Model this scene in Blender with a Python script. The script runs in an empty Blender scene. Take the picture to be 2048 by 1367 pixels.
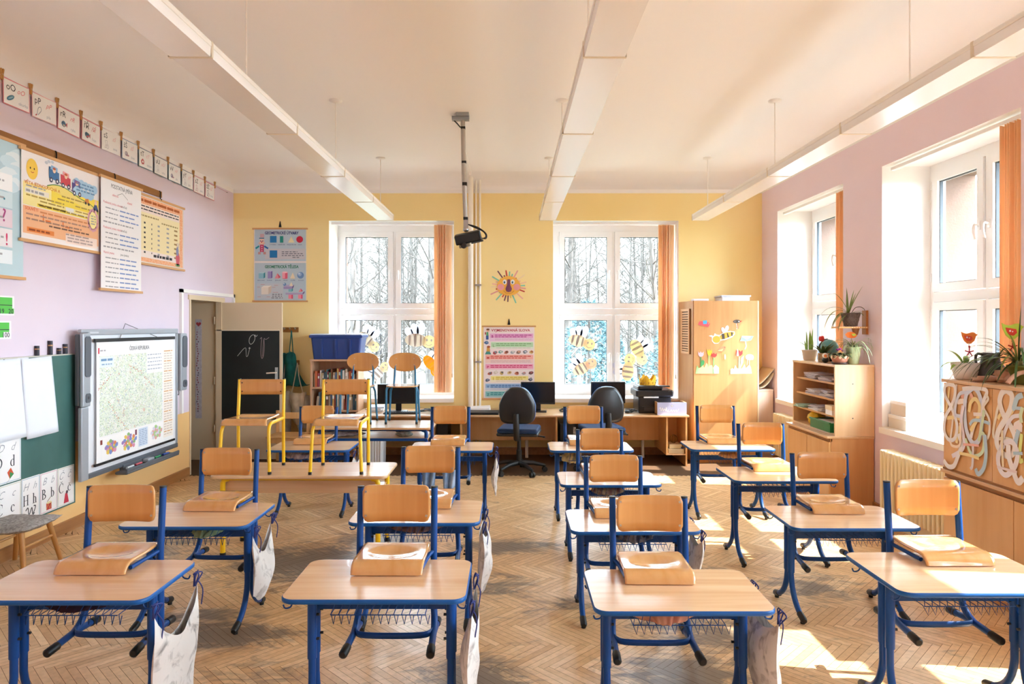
import bpy, bmesh, math, random
from mathutils import Matrix, Vector, noise
R = math.radians
scene = bpy.context.scene
COL = scene.collection

# ------------------------------------------------------------------ camera, light, exposure
F, CX, CY, EYE = 1365.0, 1022.0, 651.0, 1.68          # focal length in pixels of the 2048 wide frame, vanishing point, eye height
cd = bpy.data.cameras.new('camera'); cam = bpy.data.objects.new('camera', cd); COL.objects.link(cam)
cd.sensor_width = 36.0; cd.lens = 36.0 * F / 2048.0
cd.shift_x = (1024 - CX) / 2048.0; cd.shift_y = -(683.5 - CY) / 2048.0
cd.clip_start = 0.05; cd.clip_end = 400
cam.location = (0, 0, EYE); cam.rotation_euler = (R(90), 0, 0)
scene.camera = cam
vs = scene.view_settings
vs.view_transform = 'Standard'; vs.look = 'None'; vs.gamma = 1.0; vs.use_curve_mapping = False
vs.exposure = 2.12
scene.cycles.max_bounces = 14; scene.cycles.diffuse_bounces = 9; scene.cycles.glossy_bounces = 4
scene.cycles.transmission_bounces = 6; scene.cycles.transparent_max_bounces = 12
scene.cycles.caustics_reflective = False; scene.cycles.caustics_refractive = False
scene.cycles.sample_clamp_indirect = 6.0
scene.cycles.use_denoising = True
world = bpy.data.worlds.new('sky'); scene.world = world; world.use_nodes = True
wn = world.node_tree.nodes['Background']; wn.inputs[0].default_value = (0.67, 0.855, 1.0, 1); wn.inputs[1].default_value = 8.0
SUN_DIR = Vector((-1, 0.10, -1.055)).normalized()
sd = bpy.data.lights.new('sun', 'SUN'); sd.energy = 5.5; sd.angle = R(0.6); sd.color = (1.0, 0.97, 0.92)
sun = bpy.data.objects.new('sun', sd); COL.objects.link(sun)
sun.rotation_euler = SUN_DIR.to_track_quat('-Z', 'Y').to_euler(); sun.location = (12, 4, 14)

def portal(name, loc, rot, w, h):
    d = bpy.data.lights.new(name, 'AREA'); d.shape = 'RECTANGLE'; d.size = w; d.size_y = h; d.cycles.is_portal = True
    o = bpy.data.objects.new(name, d); COL.objects.link(o); o.location = loc; o.rotation_euler = rot
for i_, x_ in enumerate((-1.562, 1.369)):
    portal('daylight_portal', (x_, 9.44, 1.89), (R(-90), 0, 0), 1.6, 2.3)
for y_ in (7.56, 5.21, 2.86, 0.5):
    portal('daylight_portal', (3.78, y_, 1.93), (0, R(90), 0), 2.3, 1.6)

# ------------------------------------------------------------------ helpers
def lin(c):
    if isinstance(c, str):
        c = c.lstrip('#'); c = [int(c[i:i + 2], 16) / 255 for i in (0, 2, 4)]
    return tuple(((x / 12.92) if x <= 0.04045 else ((x + 0.055) / 1.055) ** 2.4) for x in c)

MATS = {}
def mat(name, col, rough=0.5, metal=0.0, spec=0.5, coat=0.0):
    """plain principled material, a little tonal noise so that it is not dead flat"""
    if name in MATS: return MATS[name]
    m = bpy.data.materials.new(name); m.use_nodes = True
    b = m.node_tree.nodes['Principled BSDF']
    b.inputs['Base Color'].default_value = (*lin(col), 1); b.inputs['Roughness'].default_value = rough
    b.inputs['Metallic'].default_value = metal; b.inputs['Specular IOR Level'].default_value = spec
    b.inputs['Coat Weight'].default_value = coat
    MATS[name] = m; return m

def noisy(name, c1, c2, scale=8, stretch=(1, 1, 1), rough=0.5, spec=0.5, bump=0.0, detail=3, lo=.35, hi=.65, coat=0.0, distort=0.0):
    if name in MATS: return MATS[name]
    m = mat(name, c1, rough, 0, spec, coat); nt = m.node_tree; N = nt.nodes; L = nt.links; b = N['Principled BSDF']
    tc = N.new('ShaderNodeTexCoord'); mp = N.new('ShaderNodeMapping'); mp.inputs['Scale'].default_value = stretch
    nz = N.new('ShaderNodeTexNoise'); nz.inputs['Scale'].default_value = scale; nz.inputs['Detail'].default_value = detail
    nz.inputs['Distortion'].default_value = distort
    cr = N.new('ShaderNodeValToRGB'); e = cr.color_ramp.elements
    e[0].position = lo; e[1].position = hi; e[0].color = (*lin(c1), 1); e[1].color = (*lin(c2), 1)
    L.new(tc.outputs['Object'], mp.inputs[0]); L.new(mp.outputs[0], nz.inputs['Vector']); L.new(nz.outputs['Fac'], cr.inputs[0])
    L.new(cr.outputs[0], b.inputs['Base Color'])
    if bump:
        bp = N.new('ShaderNodeBump'); bp.inputs['Strength'].default_value = bump; bp.inputs['Distance'].default_value = 0.004
        L.new(nz.outputs['Fac'], bp.inputs['Height']); L.new(bp.outputs[0], b.inputs['Normal'])
    return m

def wood(name, c1, c2, axis='x', rough=0.4, coat=0.0, scale=9):
    st = {'x': (.06, 1, 1), 'y': (1, .06, 1), 'z': (1, 1, .06)}[axis]
    return noisy(name, c1, c2, scale * 2.2, st, rough, 0.5, 0.0, 5, .3, .7, coat, .6)

def transl(name, col, trans=0.5, rough=0.8):
    """thin sheet that lets light through: paper, blind fabric, leaves"""
    if name in MATS: return MATS[name]
    m = bpy.data.materials.new(name); m.use_nodes = True; nt = m.node_tree; N = nt.nodes; L = nt.links
    N.remove(N['Principled BSDF']); out = N['Material Output']
    d = N.new('ShaderNodeBsdfDiffuse'); t = N.new('ShaderNodeBsdfTranslucent'); mx = N.new('ShaderNodeMixShader')
    for s in (d, t): s.inputs['Color'].default_value = (*lin(col), 1)
    mx.inputs[0].default_value = trans
    L.new(d.outputs[0], mx.inputs[1]); L.new(t.outputs[0], mx.inputs[2]); L.new(mx.outputs[0], out.inputs[0])
    MATS[name] = m; return m

def glassy():
    if 'window_glass' in MATS: return MATS['window_glass']
    m = bpy.data.materials.new('window_glass'); m.use_nodes = True; nt = m.node_tree; N = nt.nodes; L = nt.links
    N.remove(N['Principled BSDF']); out = N['Material Output']
    t = N.new('ShaderNodeBsdfTransparent'); g = N.new('ShaderNodeBsdfGlossy'); g.inputs['Roughness'].default_value = 0.0
    lw = N.new('ShaderNodeLayerWeight'); pw = N.new('ShaderNodeMath'); pw.operation = 'POWER'; pw.inputs[1].default_value = 5
    ml = N.new('ShaderNodeMath'); ml.operation = 'MULTIPLY_ADD'; ml.inputs[1].default_value = .5; ml.inputs[2].default_value = .035; mx = N.new('ShaderNodeMixShader')
    L.new(lw.outputs['Facing'], pw.inputs[0]); L.new(pw.outputs[0], ml.inputs[0])
    L.new(ml.outputs[0], mx.inputs[0]); L.new(t.outputs[0], mx.inputs[1]); L.new(g.outputs[0], mx.inputs[2]); L.new(mx.outputs[0], out.inputs[0])
    MATS['window_glass'] = m; return m

def smooth_path(pts, n=6, closed=False):
    """Catmull-Rom through the points"""
    P = [Vector(p) for p in pts]; out = []
    k = len(P); segs = k if closed else k - 1
    for i in range(segs):
        p1, p2 = P[i], P[(i + 1) % k]
        p0 = P[(i - 1) % k] if closed or i > 0 else p1 * 2 - p2
        p3 = P[(i + 2) % k] if closed or i + 2 < k else p2 * 2 - p1
        for j in range(n):
            t = j / n
            out.append(0.5 * ((2 * p1) + (p2 - p0) * t + (2 * p0 - 5 * p1 + 4 * p2 - p3) * t * t + (3 * p1 - p0 - 3 * p2 + p3) * t ** 3))
    if not closed: out.append(P[-1])
    return out

class Frame:
    """a plane to draw on: origin, u to the reader's right, v up, n towards the reader"""
    def __init__(s, o, u, v=(0, 0, 1)):
        s.o = Vector(o); s.u = Vector(u).normalized(); s.v = Vector(v).normalized(); s.n = s.u.cross(s.v)
    def p(s, a, b, d=0.0): return s.o + s.u * a + s.v * b + s.n * d
    def at(s, a, b, d=0.0, rot=0.0):
        c, n = math.cos(rot), math.sin(rot)
        return Frame(s.p(a, b, d), s.u * c + s.v * n, s.v * c - s.u * n)

TEXTS = {}
def text_geo(body, bold=0.0, shear=0.0):
    k = (body, bold, shear)
    if k not in TEXTS:
        cu = bpy.data.curves.new('t', 'FONT'); cu.body = body; cu.size = 1; cu.offset = bold; cu.shear = shear; cu.resolution_u = 2
        o = bpy.data.objects.new('t', cu); me = bpy.data.meshes.new_from_object(o)
        V = [(v.co.x, v.co.y) for v in me.vertices]; Fc = [tuple(p.vertices) for p in me.polygons]
        bpy.data.objects.remove(o); bpy.data.meshes.remove(me); bpy.data.curves.remove(cu)
        TEXTS[k] = (V, Fc)
    return TEXTS[k]

class MB:
    """collects geometry for ONE mesh object"""
    def __init__(s): s.v = []; s.f = []; s.mi = []; s.sm = []; s.mats = []
    def m(s, mt):
        if mt not in s.mats: s.mats.append(mt)
        return s.mats.index(mt)
    def add(s, V, Fs, mt, smooth=False):
        o = len(s.v); s.v += [tuple(x) for x in V]; k = s.m(mt)
        for f in Fs: s.f.append(tuple(i + o for i in f)); s.mi.append(k); s.sm.append(smooth)
    def box(s, x0, x1, y0, y1, z0, z1, mt, M=None, faces=None):
        V = [Vector(p) for p in ((x0, y0, z0), (x1, y0, z0), (x1, y1, z0), (x0, y1, z0), (x0, y0, z1), (x1, y0, z1), (x1, y1, z1), (x0, y1, z1))]
        if M is not None: V = [M @ p for p in V]
        Q = {'-z': (3, 2, 1, 0), '+z': (4, 5, 6, 7), '-y': (0, 1, 5, 4), '+x': (1, 2, 6, 5), '+y': (2, 3, 7, 6), '-x': (3, 0, 4, 7)}
        for k, q in Q.items():
            s.add([V[i] for i in q], [(0, 1, 2, 3)], (faces or {}).get(k, mt))
        return s
    def rbox(s, x0, x1, y0, y1, z0, z1, r, mt, M=None, seg=2):
        bm = bmesh.new(); bmesh.ops.create_cube(bm, size=1)
        for v in bm.verts:
            v.co = Vector(((x0 + x1) / 2 + v.co.x * (x1 - x0), (y0 + y1) / 2 + v.co.y * (y1 - y0), (z0 + z1) / 2 + v.co.z * (z1 - z0)))
        r = min(r, .49 * min(abs(x1 - x0), abs(y1 - y0), abs(z1 - z0)))
        bmesh.ops.bevel(bm, geom=list(bm.edges), offset=r, segments=seg, affect='EDGES', profile=.5)
        bm.normal_update(); bm.verts.index_update()
        V = [M @ v.co if M is not None else v.co.copy() for v in bm.verts]
        s.add(V, [tuple(v.index for v in f.verts) for f in bm.faces], mt, False); bm.free(); return s
    def tube(s, pts, r, mt, n=10, cap=True, closed=False, flat=1.0):
        P = [Vector(p) for p in pts]; k = len(P); rr = r if isinstance(r, (list, tuple)) else [r] * k
        V = []; up = None
        for i in range(k):
            a = P[(i - 1) % k] if closed or i > 0 else P[i]; b = P[(i + 1) % k] if closed or i < k - 1 else P[i]
            t = (b - a); t = t.normalized() if t.length > 1e-9 else Vector((0, 0, 1))
            if up is None:
                ref = Vector((0, 0, 1)) if abs(t.z) < .9 else Vector((1, 0, 0)); up = (ref - t * ref.dot(t)).normalized()
            else:
                up = up - t * up.dot(t); up = up.normalized() if up.length > 1e-6 else Vector((1, 0, 0))
            w = t.cross(up)
            for j in range(n):
                an = 2 * math.pi * j / n; V.append(P[i] + (up * math.cos(an) + w * math.sin(an) * flat) * rr[i])
        Fs = []
        for i in range(k if closed else k - 1):
            for j in range(n):
                a = i * n + j; b = i * n + (j + 1) % n; c = ((i + 1) % k) * n + (j + 1) % n; d = ((i + 1) % k) * n + j
                Fs.append((a, b, c, d)[::-1])
        s.add(V, Fs, mt, True)
        if cap and not closed:
            s.add(V[:n], [tuple(range(n))], mt); s.add(V[-n:], [tuple(range(n))[::-1]], mt)
        return s
    def cyl(s, p0, p1, r, mt, n=16, r2=None): return s.tube([p0, p1], [r, r if r2 is None else r2], mt, n)
    def lathe(s, c, prof, mt, n=24, M=None):
        V = []; Fs = []
        for (r, z) in prof:
            for j in range(n):
                a = 2 * math.pi * j / n; p = Vector((r * math.cos(a), r * math.sin(a), z))
                V.append((M @ p if M is not None else p) + Vector(c))
        for i in range(len(prof) - 1):
            for j in range(n):
                Fs.append((i * n + j, i * n + (j + 1) % n, (i + 1) * n + (j + 1) % n, (i + 1) * n + j))
        s.add(V, Fs, mt, True)
        s.add(V[:n], [tuple(range(n))[::-1]], mt); s.add(V[-n:], [tuple(range(n))], mt); return s
    def ball(s, c, r, mt, n=12, m=8, wob=0.0, seed=0, M=None):
        r = (r, r, r) if not isinstance(r, (list, tuple)) else r; V = []; Fs = []
        for i in range(m + 1):
            th = math.pi * i / m
            for j in range(n):
                a = 2 * math.pi * j / n
                d = Vector((math.sin(th) * math.cos(a), math.sin(th) * math.sin(a), math.cos(th)))
                k = 1 + (wob * noise.noise(d * 2.3 + Vector((seed, seed * 1.7, 0))) if wob else 0)
                p = Vector((d.x * r[0] * k, d.y * r[1] * k, d.z * r[2] * k))
                V.append((M @ p if M is not None else p) + Vector(c))
        for i in range(m):
            for j in range(n): Fs.append((i * n + j, (i + 1) * n + j, (i + 1) * n + (j + 1) % n, i * n + (j + 1) % n))
        s.add(V, Fs, mt, True); return s
    def prism(s, fr, pts, d0, d1, mt, side=None, smooth=False):
        """polygon drawn on a frame, extruded from depth d0 to d1 (d1 faces the reader)"""
        k = len(pts); A = [fr.p(a, b, d0) for a, b in pts]; B = [fr.p(a, b, d1) for a, b in pts]
        s.add(B, [tuple(range(k))], mt); s.add(A, [tuple(range(k))[::-1]], side or mt)
        s.add(A + B, [(i, (i + 1) % k, k + (i + 1) % k, k + i) for i in range(k)], side or mt, smooth); return s
    # flat drawing on a frame
    def poly(s, fr, pts, d, mt): s.add([fr.p(a, b, d) for a, b in pts], [tuple(range(len(pts)))], mt); return s
    def rect(s, fr, a0, b0, a1, b1, d, mt): return s.poly(fr, [(a0, b0), (a1, b0), (a1, b1), (a0, b1)], d, mt)
    def oval(s, fr, a, b, ra, rb, d, mt, n=20, rot=0, wob=0, seed=0):
        P = []
        for j in range(n):
            t = 2 * math.pi * j / n; k = 1 + (wob * noise.noise(Vector((math.cos(t) * 1.7 + seed, math.sin(t) * 1.7, seed))) if wob else 0)
            x, y = ra * k * math.cos(t), rb * k * math.sin(t)
            P.append((a + x * math.cos(rot) - y * math.sin(rot), b + x * math.sin(rot) + y * math.cos(rot)))
        return s.poly(fr, P, d, mt)
    def stroke(s, fr, pts, w, d, mt, n=6, closed=False, smooth=True, rise=0.0004, wf=None):
        P = [Vector((a, b, 0)) for a, b in pts]
        if smooth: P = smooth_path(P, n, closed)
        k = len(P); V = []
        for i in range(k):
            a = P[(i - 1) % k] if closed or i > 0 else P[i]; b = P[(i + 1) % k] if closed or i < k - 1 else P[i]
            t = (b - a); t = t.normalized() if t.length > 1e-9 else Vector((1, 0, 0)); q = Vector((-t.y, t.x, 0)) * (wf(i / k) if wf else w) / 2; e = d + rise * i / k
            V += [fr.p(P[i].x + q.x, P[i].y + q.y, e), fr.p(P[i].x - q.x, P[i].y - q.y, e)]
        s.add(V, [(2 * i, 2 * i + 1, 2 * ((i + 1) % k) + 1, 2 * ((i + 1) % k)) for i in range(k if closed else k - 1)], mt); return s
    def text(s, fr, body, a, b, size, d, mt, align='l', fit=None, bold=0.0, shear=0.0):
        V, Fs = text_geo(body, bold, shear)
        if not V: return s
        x0 = min(p[0] for p in V); x1 = max(p[0] for p in V); sx = size
        if fit: sx = fit / (x1 - x0)
        off = {'l': -x0 * sx, 'c': -(x0 + x1) / 2 * sx, 'r': -x1 * sx}[align]
        s.add([fr.p(a + off + p[0] * sx, b + p[1] * size, d) for p in V], Fs, mt); return s
    def serif(s, fr, ch, a, b, h, d, mt):
        """a roman letter with serifs, lower left at (a, b), capital height h"""
        S, T = h * .13, h * .035
        def stem(x, y0, y1, top=1, bot=1):
            s.rect(fr, a + x * h, b + y0 * h, a + x * h + S, b + y1 * h, d, mt)
            for on, y, dy in ((bot, y0 * h, 0), (top, y1 * h - T, 0)):
                if on == 2: s.rect(fr, a + x * h - S * .6, b + y, a + x * h, b + y + T, d, mt)
                elif on: s.rect(fr, a + x * h - S * .7, b + y, a + x * h, b + y + T, d, mt); s.rect(fr, a + x * h + S, b + y, a + x * h + S * 1.7, b + y + T, d, mt)
        def bowl(cx, cy, rx, ry, t0, t1):
            n = 16; P = [(a + h * (cx + rx * math.cos(R(t0 + (t1 - t0) * i / n))), b + h * (cy + ry * math.sin(R(t0 + (t1 - t0) * i / n)))) for i in range(n + 1)]
            s.stroke(fr, P, S, d, mt, 2, rise=0, wf=lambda q: T + (S - T) * abs(math.cos(R(t0 + (t1 - t0) * q))) ** 1.3)
        if ch in 'DB': stem(.08, 0, 1, 2, 2)
        if ch == 'D': bowl(.16, .49, .52, .485, -90, 90)
        if ch == 'B': bowl(.16, .75, .32, .235, -90, 90); bowl(.16, .26, .40, .245, -90, 90)
        if ch == 'H': stem(.08, 0, 1); stem(.55, 0, 1); s.rect(fr, a + .2 * h, b + .48 * h, a + .56 * h, b + .52 * h, d, mt)
        if ch == 'h': stem(.06, 0, 1, 2, 1); stem(.36, 0, .42, 0, 1); bowl(.27, .40, .155, .22, 0, 130)
        if ch == 'b': stem(.06, .02, 1, 2, 0); bowl(.24, .31, .22, .30, -140, 140)
        if ch == 'd': stem(.36, 0, 1, 2, 0); bowl(.26, .31, .22, .30, 40, 320)
        if ch in 'CČ': bowl(.40, .49, .36, .50, 45, 315); s.rect(fr, a + .63 * h, b + .64 * h, a + .66 * h, b + .95 * h, d, mt)
        if ch in 'cč': bowl(.26, .31, .22, .31, 50, 310); s.oval(fr, a + .40 * h, b + .50 * h, S * .5, S * .5, d + .0003, mt, 10)
        if ch in 'Čč': y = 1.06 if ch == 'Č' else .70; x = .40 if ch == 'Č' else .27; s.stroke(fr, [(a + (x - .13) * h, b + (y + .14) * h), (a + x * h, b + y * h), (a + (x + .13) * h, b + (y + .14) * h)], T * 1.6, d, mt, smooth=False, rise=0)
        return s
    def words(s, fr, a0, a1, b, h, d, mt, rnd, wmin=.02, wmax=.06, gap=.012):
        """a line of writing too small to read: one bar per word"""
        a = a0
        while a < a1 - wmin * .5:
            w = min(rnd.uniform(wmin, wmax), a1 - a); s.rect(fr, a, b, a + w, b + h, d, mt); a += w + gap
        return s
    def build(s, name, parent=None, loc=None, mods=(), sharp=None):
        me = bpy.data.meshes.new(name); me.from_pydata(s.v, [], s.f)
        for mt in s.mats: me.materials.append(mt)
        me.polygons.foreach_set('material_index', s.mi); me.polygons.foreach_set('use_smooth', s.sm); me.update()
        o = bpy.data.objects.new(name, me); COL.objects.link(o)
        if parent is not None: o.parent = parent
        if loc is not None: o.location = loc
        for mdf in mods:
            if mdf[0] == 'bevel':
                b = o.modifiers.new('bevel', 'BEVEL'); b.width = mdf[1]; b.segments = 2; b.limit_method = 'ANGLE'; b.harden_normals = False
            if mdf[0] == 'solid':
                b = o.modifiers.new('solid', 'SOLIDIFY'); b.thickness = mdf[1]; b.offset = mdf[2] if len(mdf) > 2 else -1
            if mdf[0] == 'sub':
                b = o.modifiers.new('sub', 'SUBSURF'); b.levels = mdf[1]; b.render_levels = mdf[1]
        return o

def thing(name, label, cat, loc=(0, 0, 0), rz=0.0, group=None):
    o = bpy.data.objects.new(name, None); COL.objects.link(o); o.empty_display_size = .1
    o.location = loc; o.rotation_euler = (0, 0, rz); o['label'] = label; o['category'] = cat
    if group: o['group'] = group
    return o
def tag(o, label, cat, group=None, kind=None):
    o['label'] = label; o['category'] = cat
    if group: o['group'] = group
    if kind: o['kind'] = kind
    return o
def struct(o, label=None, cat=None):
    o['kind'] = 'structure'
    if label: o['label'] = label
    if cat: o['category'] = cat
    return o
KIDS = {}
def dup(root, loc, rz, label, group=None):
    """copy a thing with copies of its parts and sub-parts"""
    kids = {}
    for o in COL.objects:
        if o.parent is not None: kids.setdefault(o.parent.name, []).append(o)
    def rec(o, par):
        c = o.copy(); COL.objects.link(c)
        if par is not None: c.parent = par
        for k in kids.get(o.name, []): rec(k, c)
        return c
    r = rec(root, None); r.location = loc; r.rotation_euler = (0, 0, rz); r['label'] = label
    if group: r['group'] = group
    return r
def at(px, py, Y): return Vector(((px - CX) * Y / F, Y, EYE - (py - CY) * Y / F))

# ------------------------------------------------------------------ materials
WHITE = mat('white_paint', '#f4f1ee', .65, spec=.3)
CEILM = mat('ceiling_paint', '#f7f4f2', .8, spec=.2)
LILAC = noisy('lilac_paint', '#dfd0dd', '#e3d5e0', 1.5, rough=.75, spec=.25)
LILACR = noisy('pink_lilac_paint', '#e8d5df', '#ebd9e2', 1.5, rough=.75, spec=.25)
YELLOW = noisy('yellow_paint', '#f8df9a', '#fae3a4', 1.2, rough=.7, spec=.25)
OCHRE = noisy('ochre_paint', '#f2c583', '#f4cb8c', 1.2, rough=.55, spec=.35)
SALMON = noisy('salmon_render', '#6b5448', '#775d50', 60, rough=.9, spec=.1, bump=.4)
PVC = mat('white_pvc', '#f1efee', .3, spec=.5)
BEECH = wood('beech_laminate', '#d2a577', '#e6c199', 'x', .24, 0.2, 7)
BEECHZ = wood('beech_laminate_upright', '#d69f62', '#dfae74', 'z', .38, 0.1, 7)
BEECHY = wood('beech_laminate_long', '#d69f62', '#dfae74', 'y', .38, 0.1, 7)
PLY = wood('lacquered_plywood', '#c88a48', '#d49a5a', 'z', .28, 0.35, 8)
PLYX = wood('lacquered_plywood_seat', '#cd9252', '#d8a267', 'y', .17, 0.5, 8)
BLUE = mat('blue_enamel', '#0d4283', .36, spec=.3)
BLUEDGE = mat('blue_edge_band', '#0b5293', .4, spec=.35)
TEAL = mat('petrol_blue_enamel', '#2b6f95', .32)
YEL = mat('yellow_enamel', '#f2c21c', .3)
BLACK = mat('black_plastic', '#161616', .45)
DGREY = mat('dark_grey_plastic', '#3a3c40', .5)
STEEL = mat('steel', '#b9b9b8', .3, 1.0)
GREYM = mat('grey_metal', '#9ea3a8', .4, .3)
PAPER = mat('white_paper', '#f2f0ee', .8, spec=.2)
SHEET = mat('poster_sheet', '#f1ecea', .45, spec=.4)
BATTEN = wood('batten_wood', '#cf9a63', '#d9a874', 'y', .5)
BROWN = wood('brown_wood', '#8f5a24', '#a06a30', 'y', .55)
INK = mat('ink', '#2c2c34', .7)
INKB = mat('blue_ink', '#7f95c4', .7)
INKR = mat('red_ink', '#cf3b4e', .7)
INKG = mat('grey_ink', '#a5a2a4', .7)
CREAM = mat('cream_enamel', '#eeddb4', .4)
def ink(h, rough=.7): return mat('ink_' + h.strip('#'), h, rough)
# ------------------------------------------------------------------ the room
XL, XR, YB, YF, ZC, ZP = -3.627, 3.28, 8.92, -1.4, 3.66, 3.41     # side walls, back wall, wall behind, ceiling, top of the paint

def frbox(mb, fr, a0, b0, a1, b1, d0, d1, mt, side=None):
    return mb.prism(fr, [(a0, b0), (a1, b0), (a1, b1), (a0, b1)], d0, d1, mt, side)

def rects_with_openings(a0, a1, z0, z1, ops, cuts):
    out = []; x = a0
    zs = lambda lo, hi: [lo] + [c for c in cuts if lo < c < hi] + [hi]
    def col(p, q, lo, hi):
        z = zs(lo, hi)
        for i in range(len(z) - 1): out.append((p, q, z[i], z[i + 1]))
    for (p, q, lo, hi) in sorted(ops):
        if p > x: col(x, p, z0, z1)
        if lo > z0: col(p, q, z0, lo)
        if hi < z1: col(p, q, hi, z1)
        x = q
    if x < a1: col(x, a1, z0, z1)
    return out

BW = [(-2.379, -0.745), (0.549, 2.189)]                    # windows of the back wall (x)
RW = [(6.74, 8.40), (4.39, 6.034), (2.04, 3.69), (-0.31, 1.34)]   # windows of the sunny wall (y)
ZS, ZT = 0.726, 3.052                                      # sill and head of the back windows
ZS2, ZT2 = 0.782, 3.086
# back wall
mb = MB()
for (p, q, lo, hi) in rects_with_openings(XL - .5, XR + .76, 0, 3.8, [(a, b, ZS, ZT) for a, b in BW], [ZP]):
    mb.box(p, q, YB, 9.40, lo, hi, WHITE, faces={'-y': WHITE if lo >= ZP else YELLOW})
for (p, q, lo, hi) in rects_with_openings(XL - .5, XR + .76, -3, 4.6, [(a + .06, b - .06, ZS - .05, ZT - .07) for a, b in BW], []):
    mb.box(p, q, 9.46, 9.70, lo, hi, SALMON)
for (a, b) in BW:                                          # closes the gap round the frame
    for (p, q, lo, hi) in ((a - .2, a, ZS - .2, ZT + .2), (b, b + .2, ZS - .2, ZT + .2), (a, b, ZT, ZT + .2), (a, b, ZS - .2, ZS)):
        mb.box(p, q, 9.40, 9.46, lo, hi, WHITE)
struct(mb.build('wall_back'), 'yellow plastered end wall with two tall windows', 'wall')
# sunny wall
mb = MB()
for (p, q, lo, hi) in rects_with_openings(YF, YB, 0, 3.8, [(a, b, ZS2, ZT2) for a, b in RW], [ZP]):
    mb.box(XR, 3.72, p, q, lo, hi, WHITE, faces={'-x': WHITE if lo >= ZP else LILACR})
for (p, q, lo, hi) in rects_with_openings(YF, YB + .78, -3, 4.6, [(a + .1, b - .1, ZS2 - .05, ZT2 - .1) for a, b in RW], []):
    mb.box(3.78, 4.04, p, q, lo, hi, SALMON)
for (a, b) in RW:
    for (p, q, lo, hi) in ((a - .2, a, ZS2 - .2, ZT2 + .2), (b, b + .2, ZS2 - .2, ZT2 + .2), (a, b, ZT2, ZT2 + .2), (a, b, ZS2 - .2, ZS2)):
        mb.box(3.72, 3.78, p, q, lo, hi, WHITE)
struct(mb.build('wall_right'), 'pinkish lilac wall with a row of tall sunny windows', 'wall')
# wall with the map board
DY0, DY1, DZ = 7.69, 8.585, 2.0
mb = MB()
for (p, q, lo, hi) in rects_with_openings(YF, YB, 0, 3.8, [(DY0, DY1, 0, DZ)], [0.715, ZP]):
    mb.box(XL - .5, XL, p, q, lo, hi, WHITE, faces={'+x': WHITE if lo >= ZP else (OCHRE if hi <= .72 else LILAC)})
struct(mb.build('wall_left'), 'lilac wall over an ochre dado with boards and posters', 'wall')
mb = MB(); mb.box(XL - .5, XR + .76, YF - .2, YF, 0, 3.8, LILAC)
struct(mb.build('wall_front'), 'lilac wall behind the first row', 'wall')
# ceiling with a rounded cove
mb = MB(); loops = []
for i in range(9):
    t = i / 8 * math.pi / 2; d = .2 * (1 - math.cos(t)); z = 3.46 + .2 * math.sin(t)
    if i == 0: d = 0.0
    loops.append([(XL + d, YF, z), (XR - d, YF, z), (XR - d, YB - d, z), (XL + d, YB - d, z)])
V = [p for l in loops for p in l]; Fs = []
for i in range(8):
    for j in (1, 2, 3): Fs.append((i * 4 + j, i * 4 + (j + 1) % 4, (i + 1) * 4 + (j + 1) % 4, (i + 1) * 4 + j))
Fs.append((32, 33, 34, 35)); mb.add(V, Fs, CEILM, True)
mb.box(XL - .5, XR + .76, YF - .2, YB + .78, 3.67, 3.9, CEILM)
struct(mb.build('ceiling'), 'pale plaster ceiling with coved edges', 'ceiling')

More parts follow.
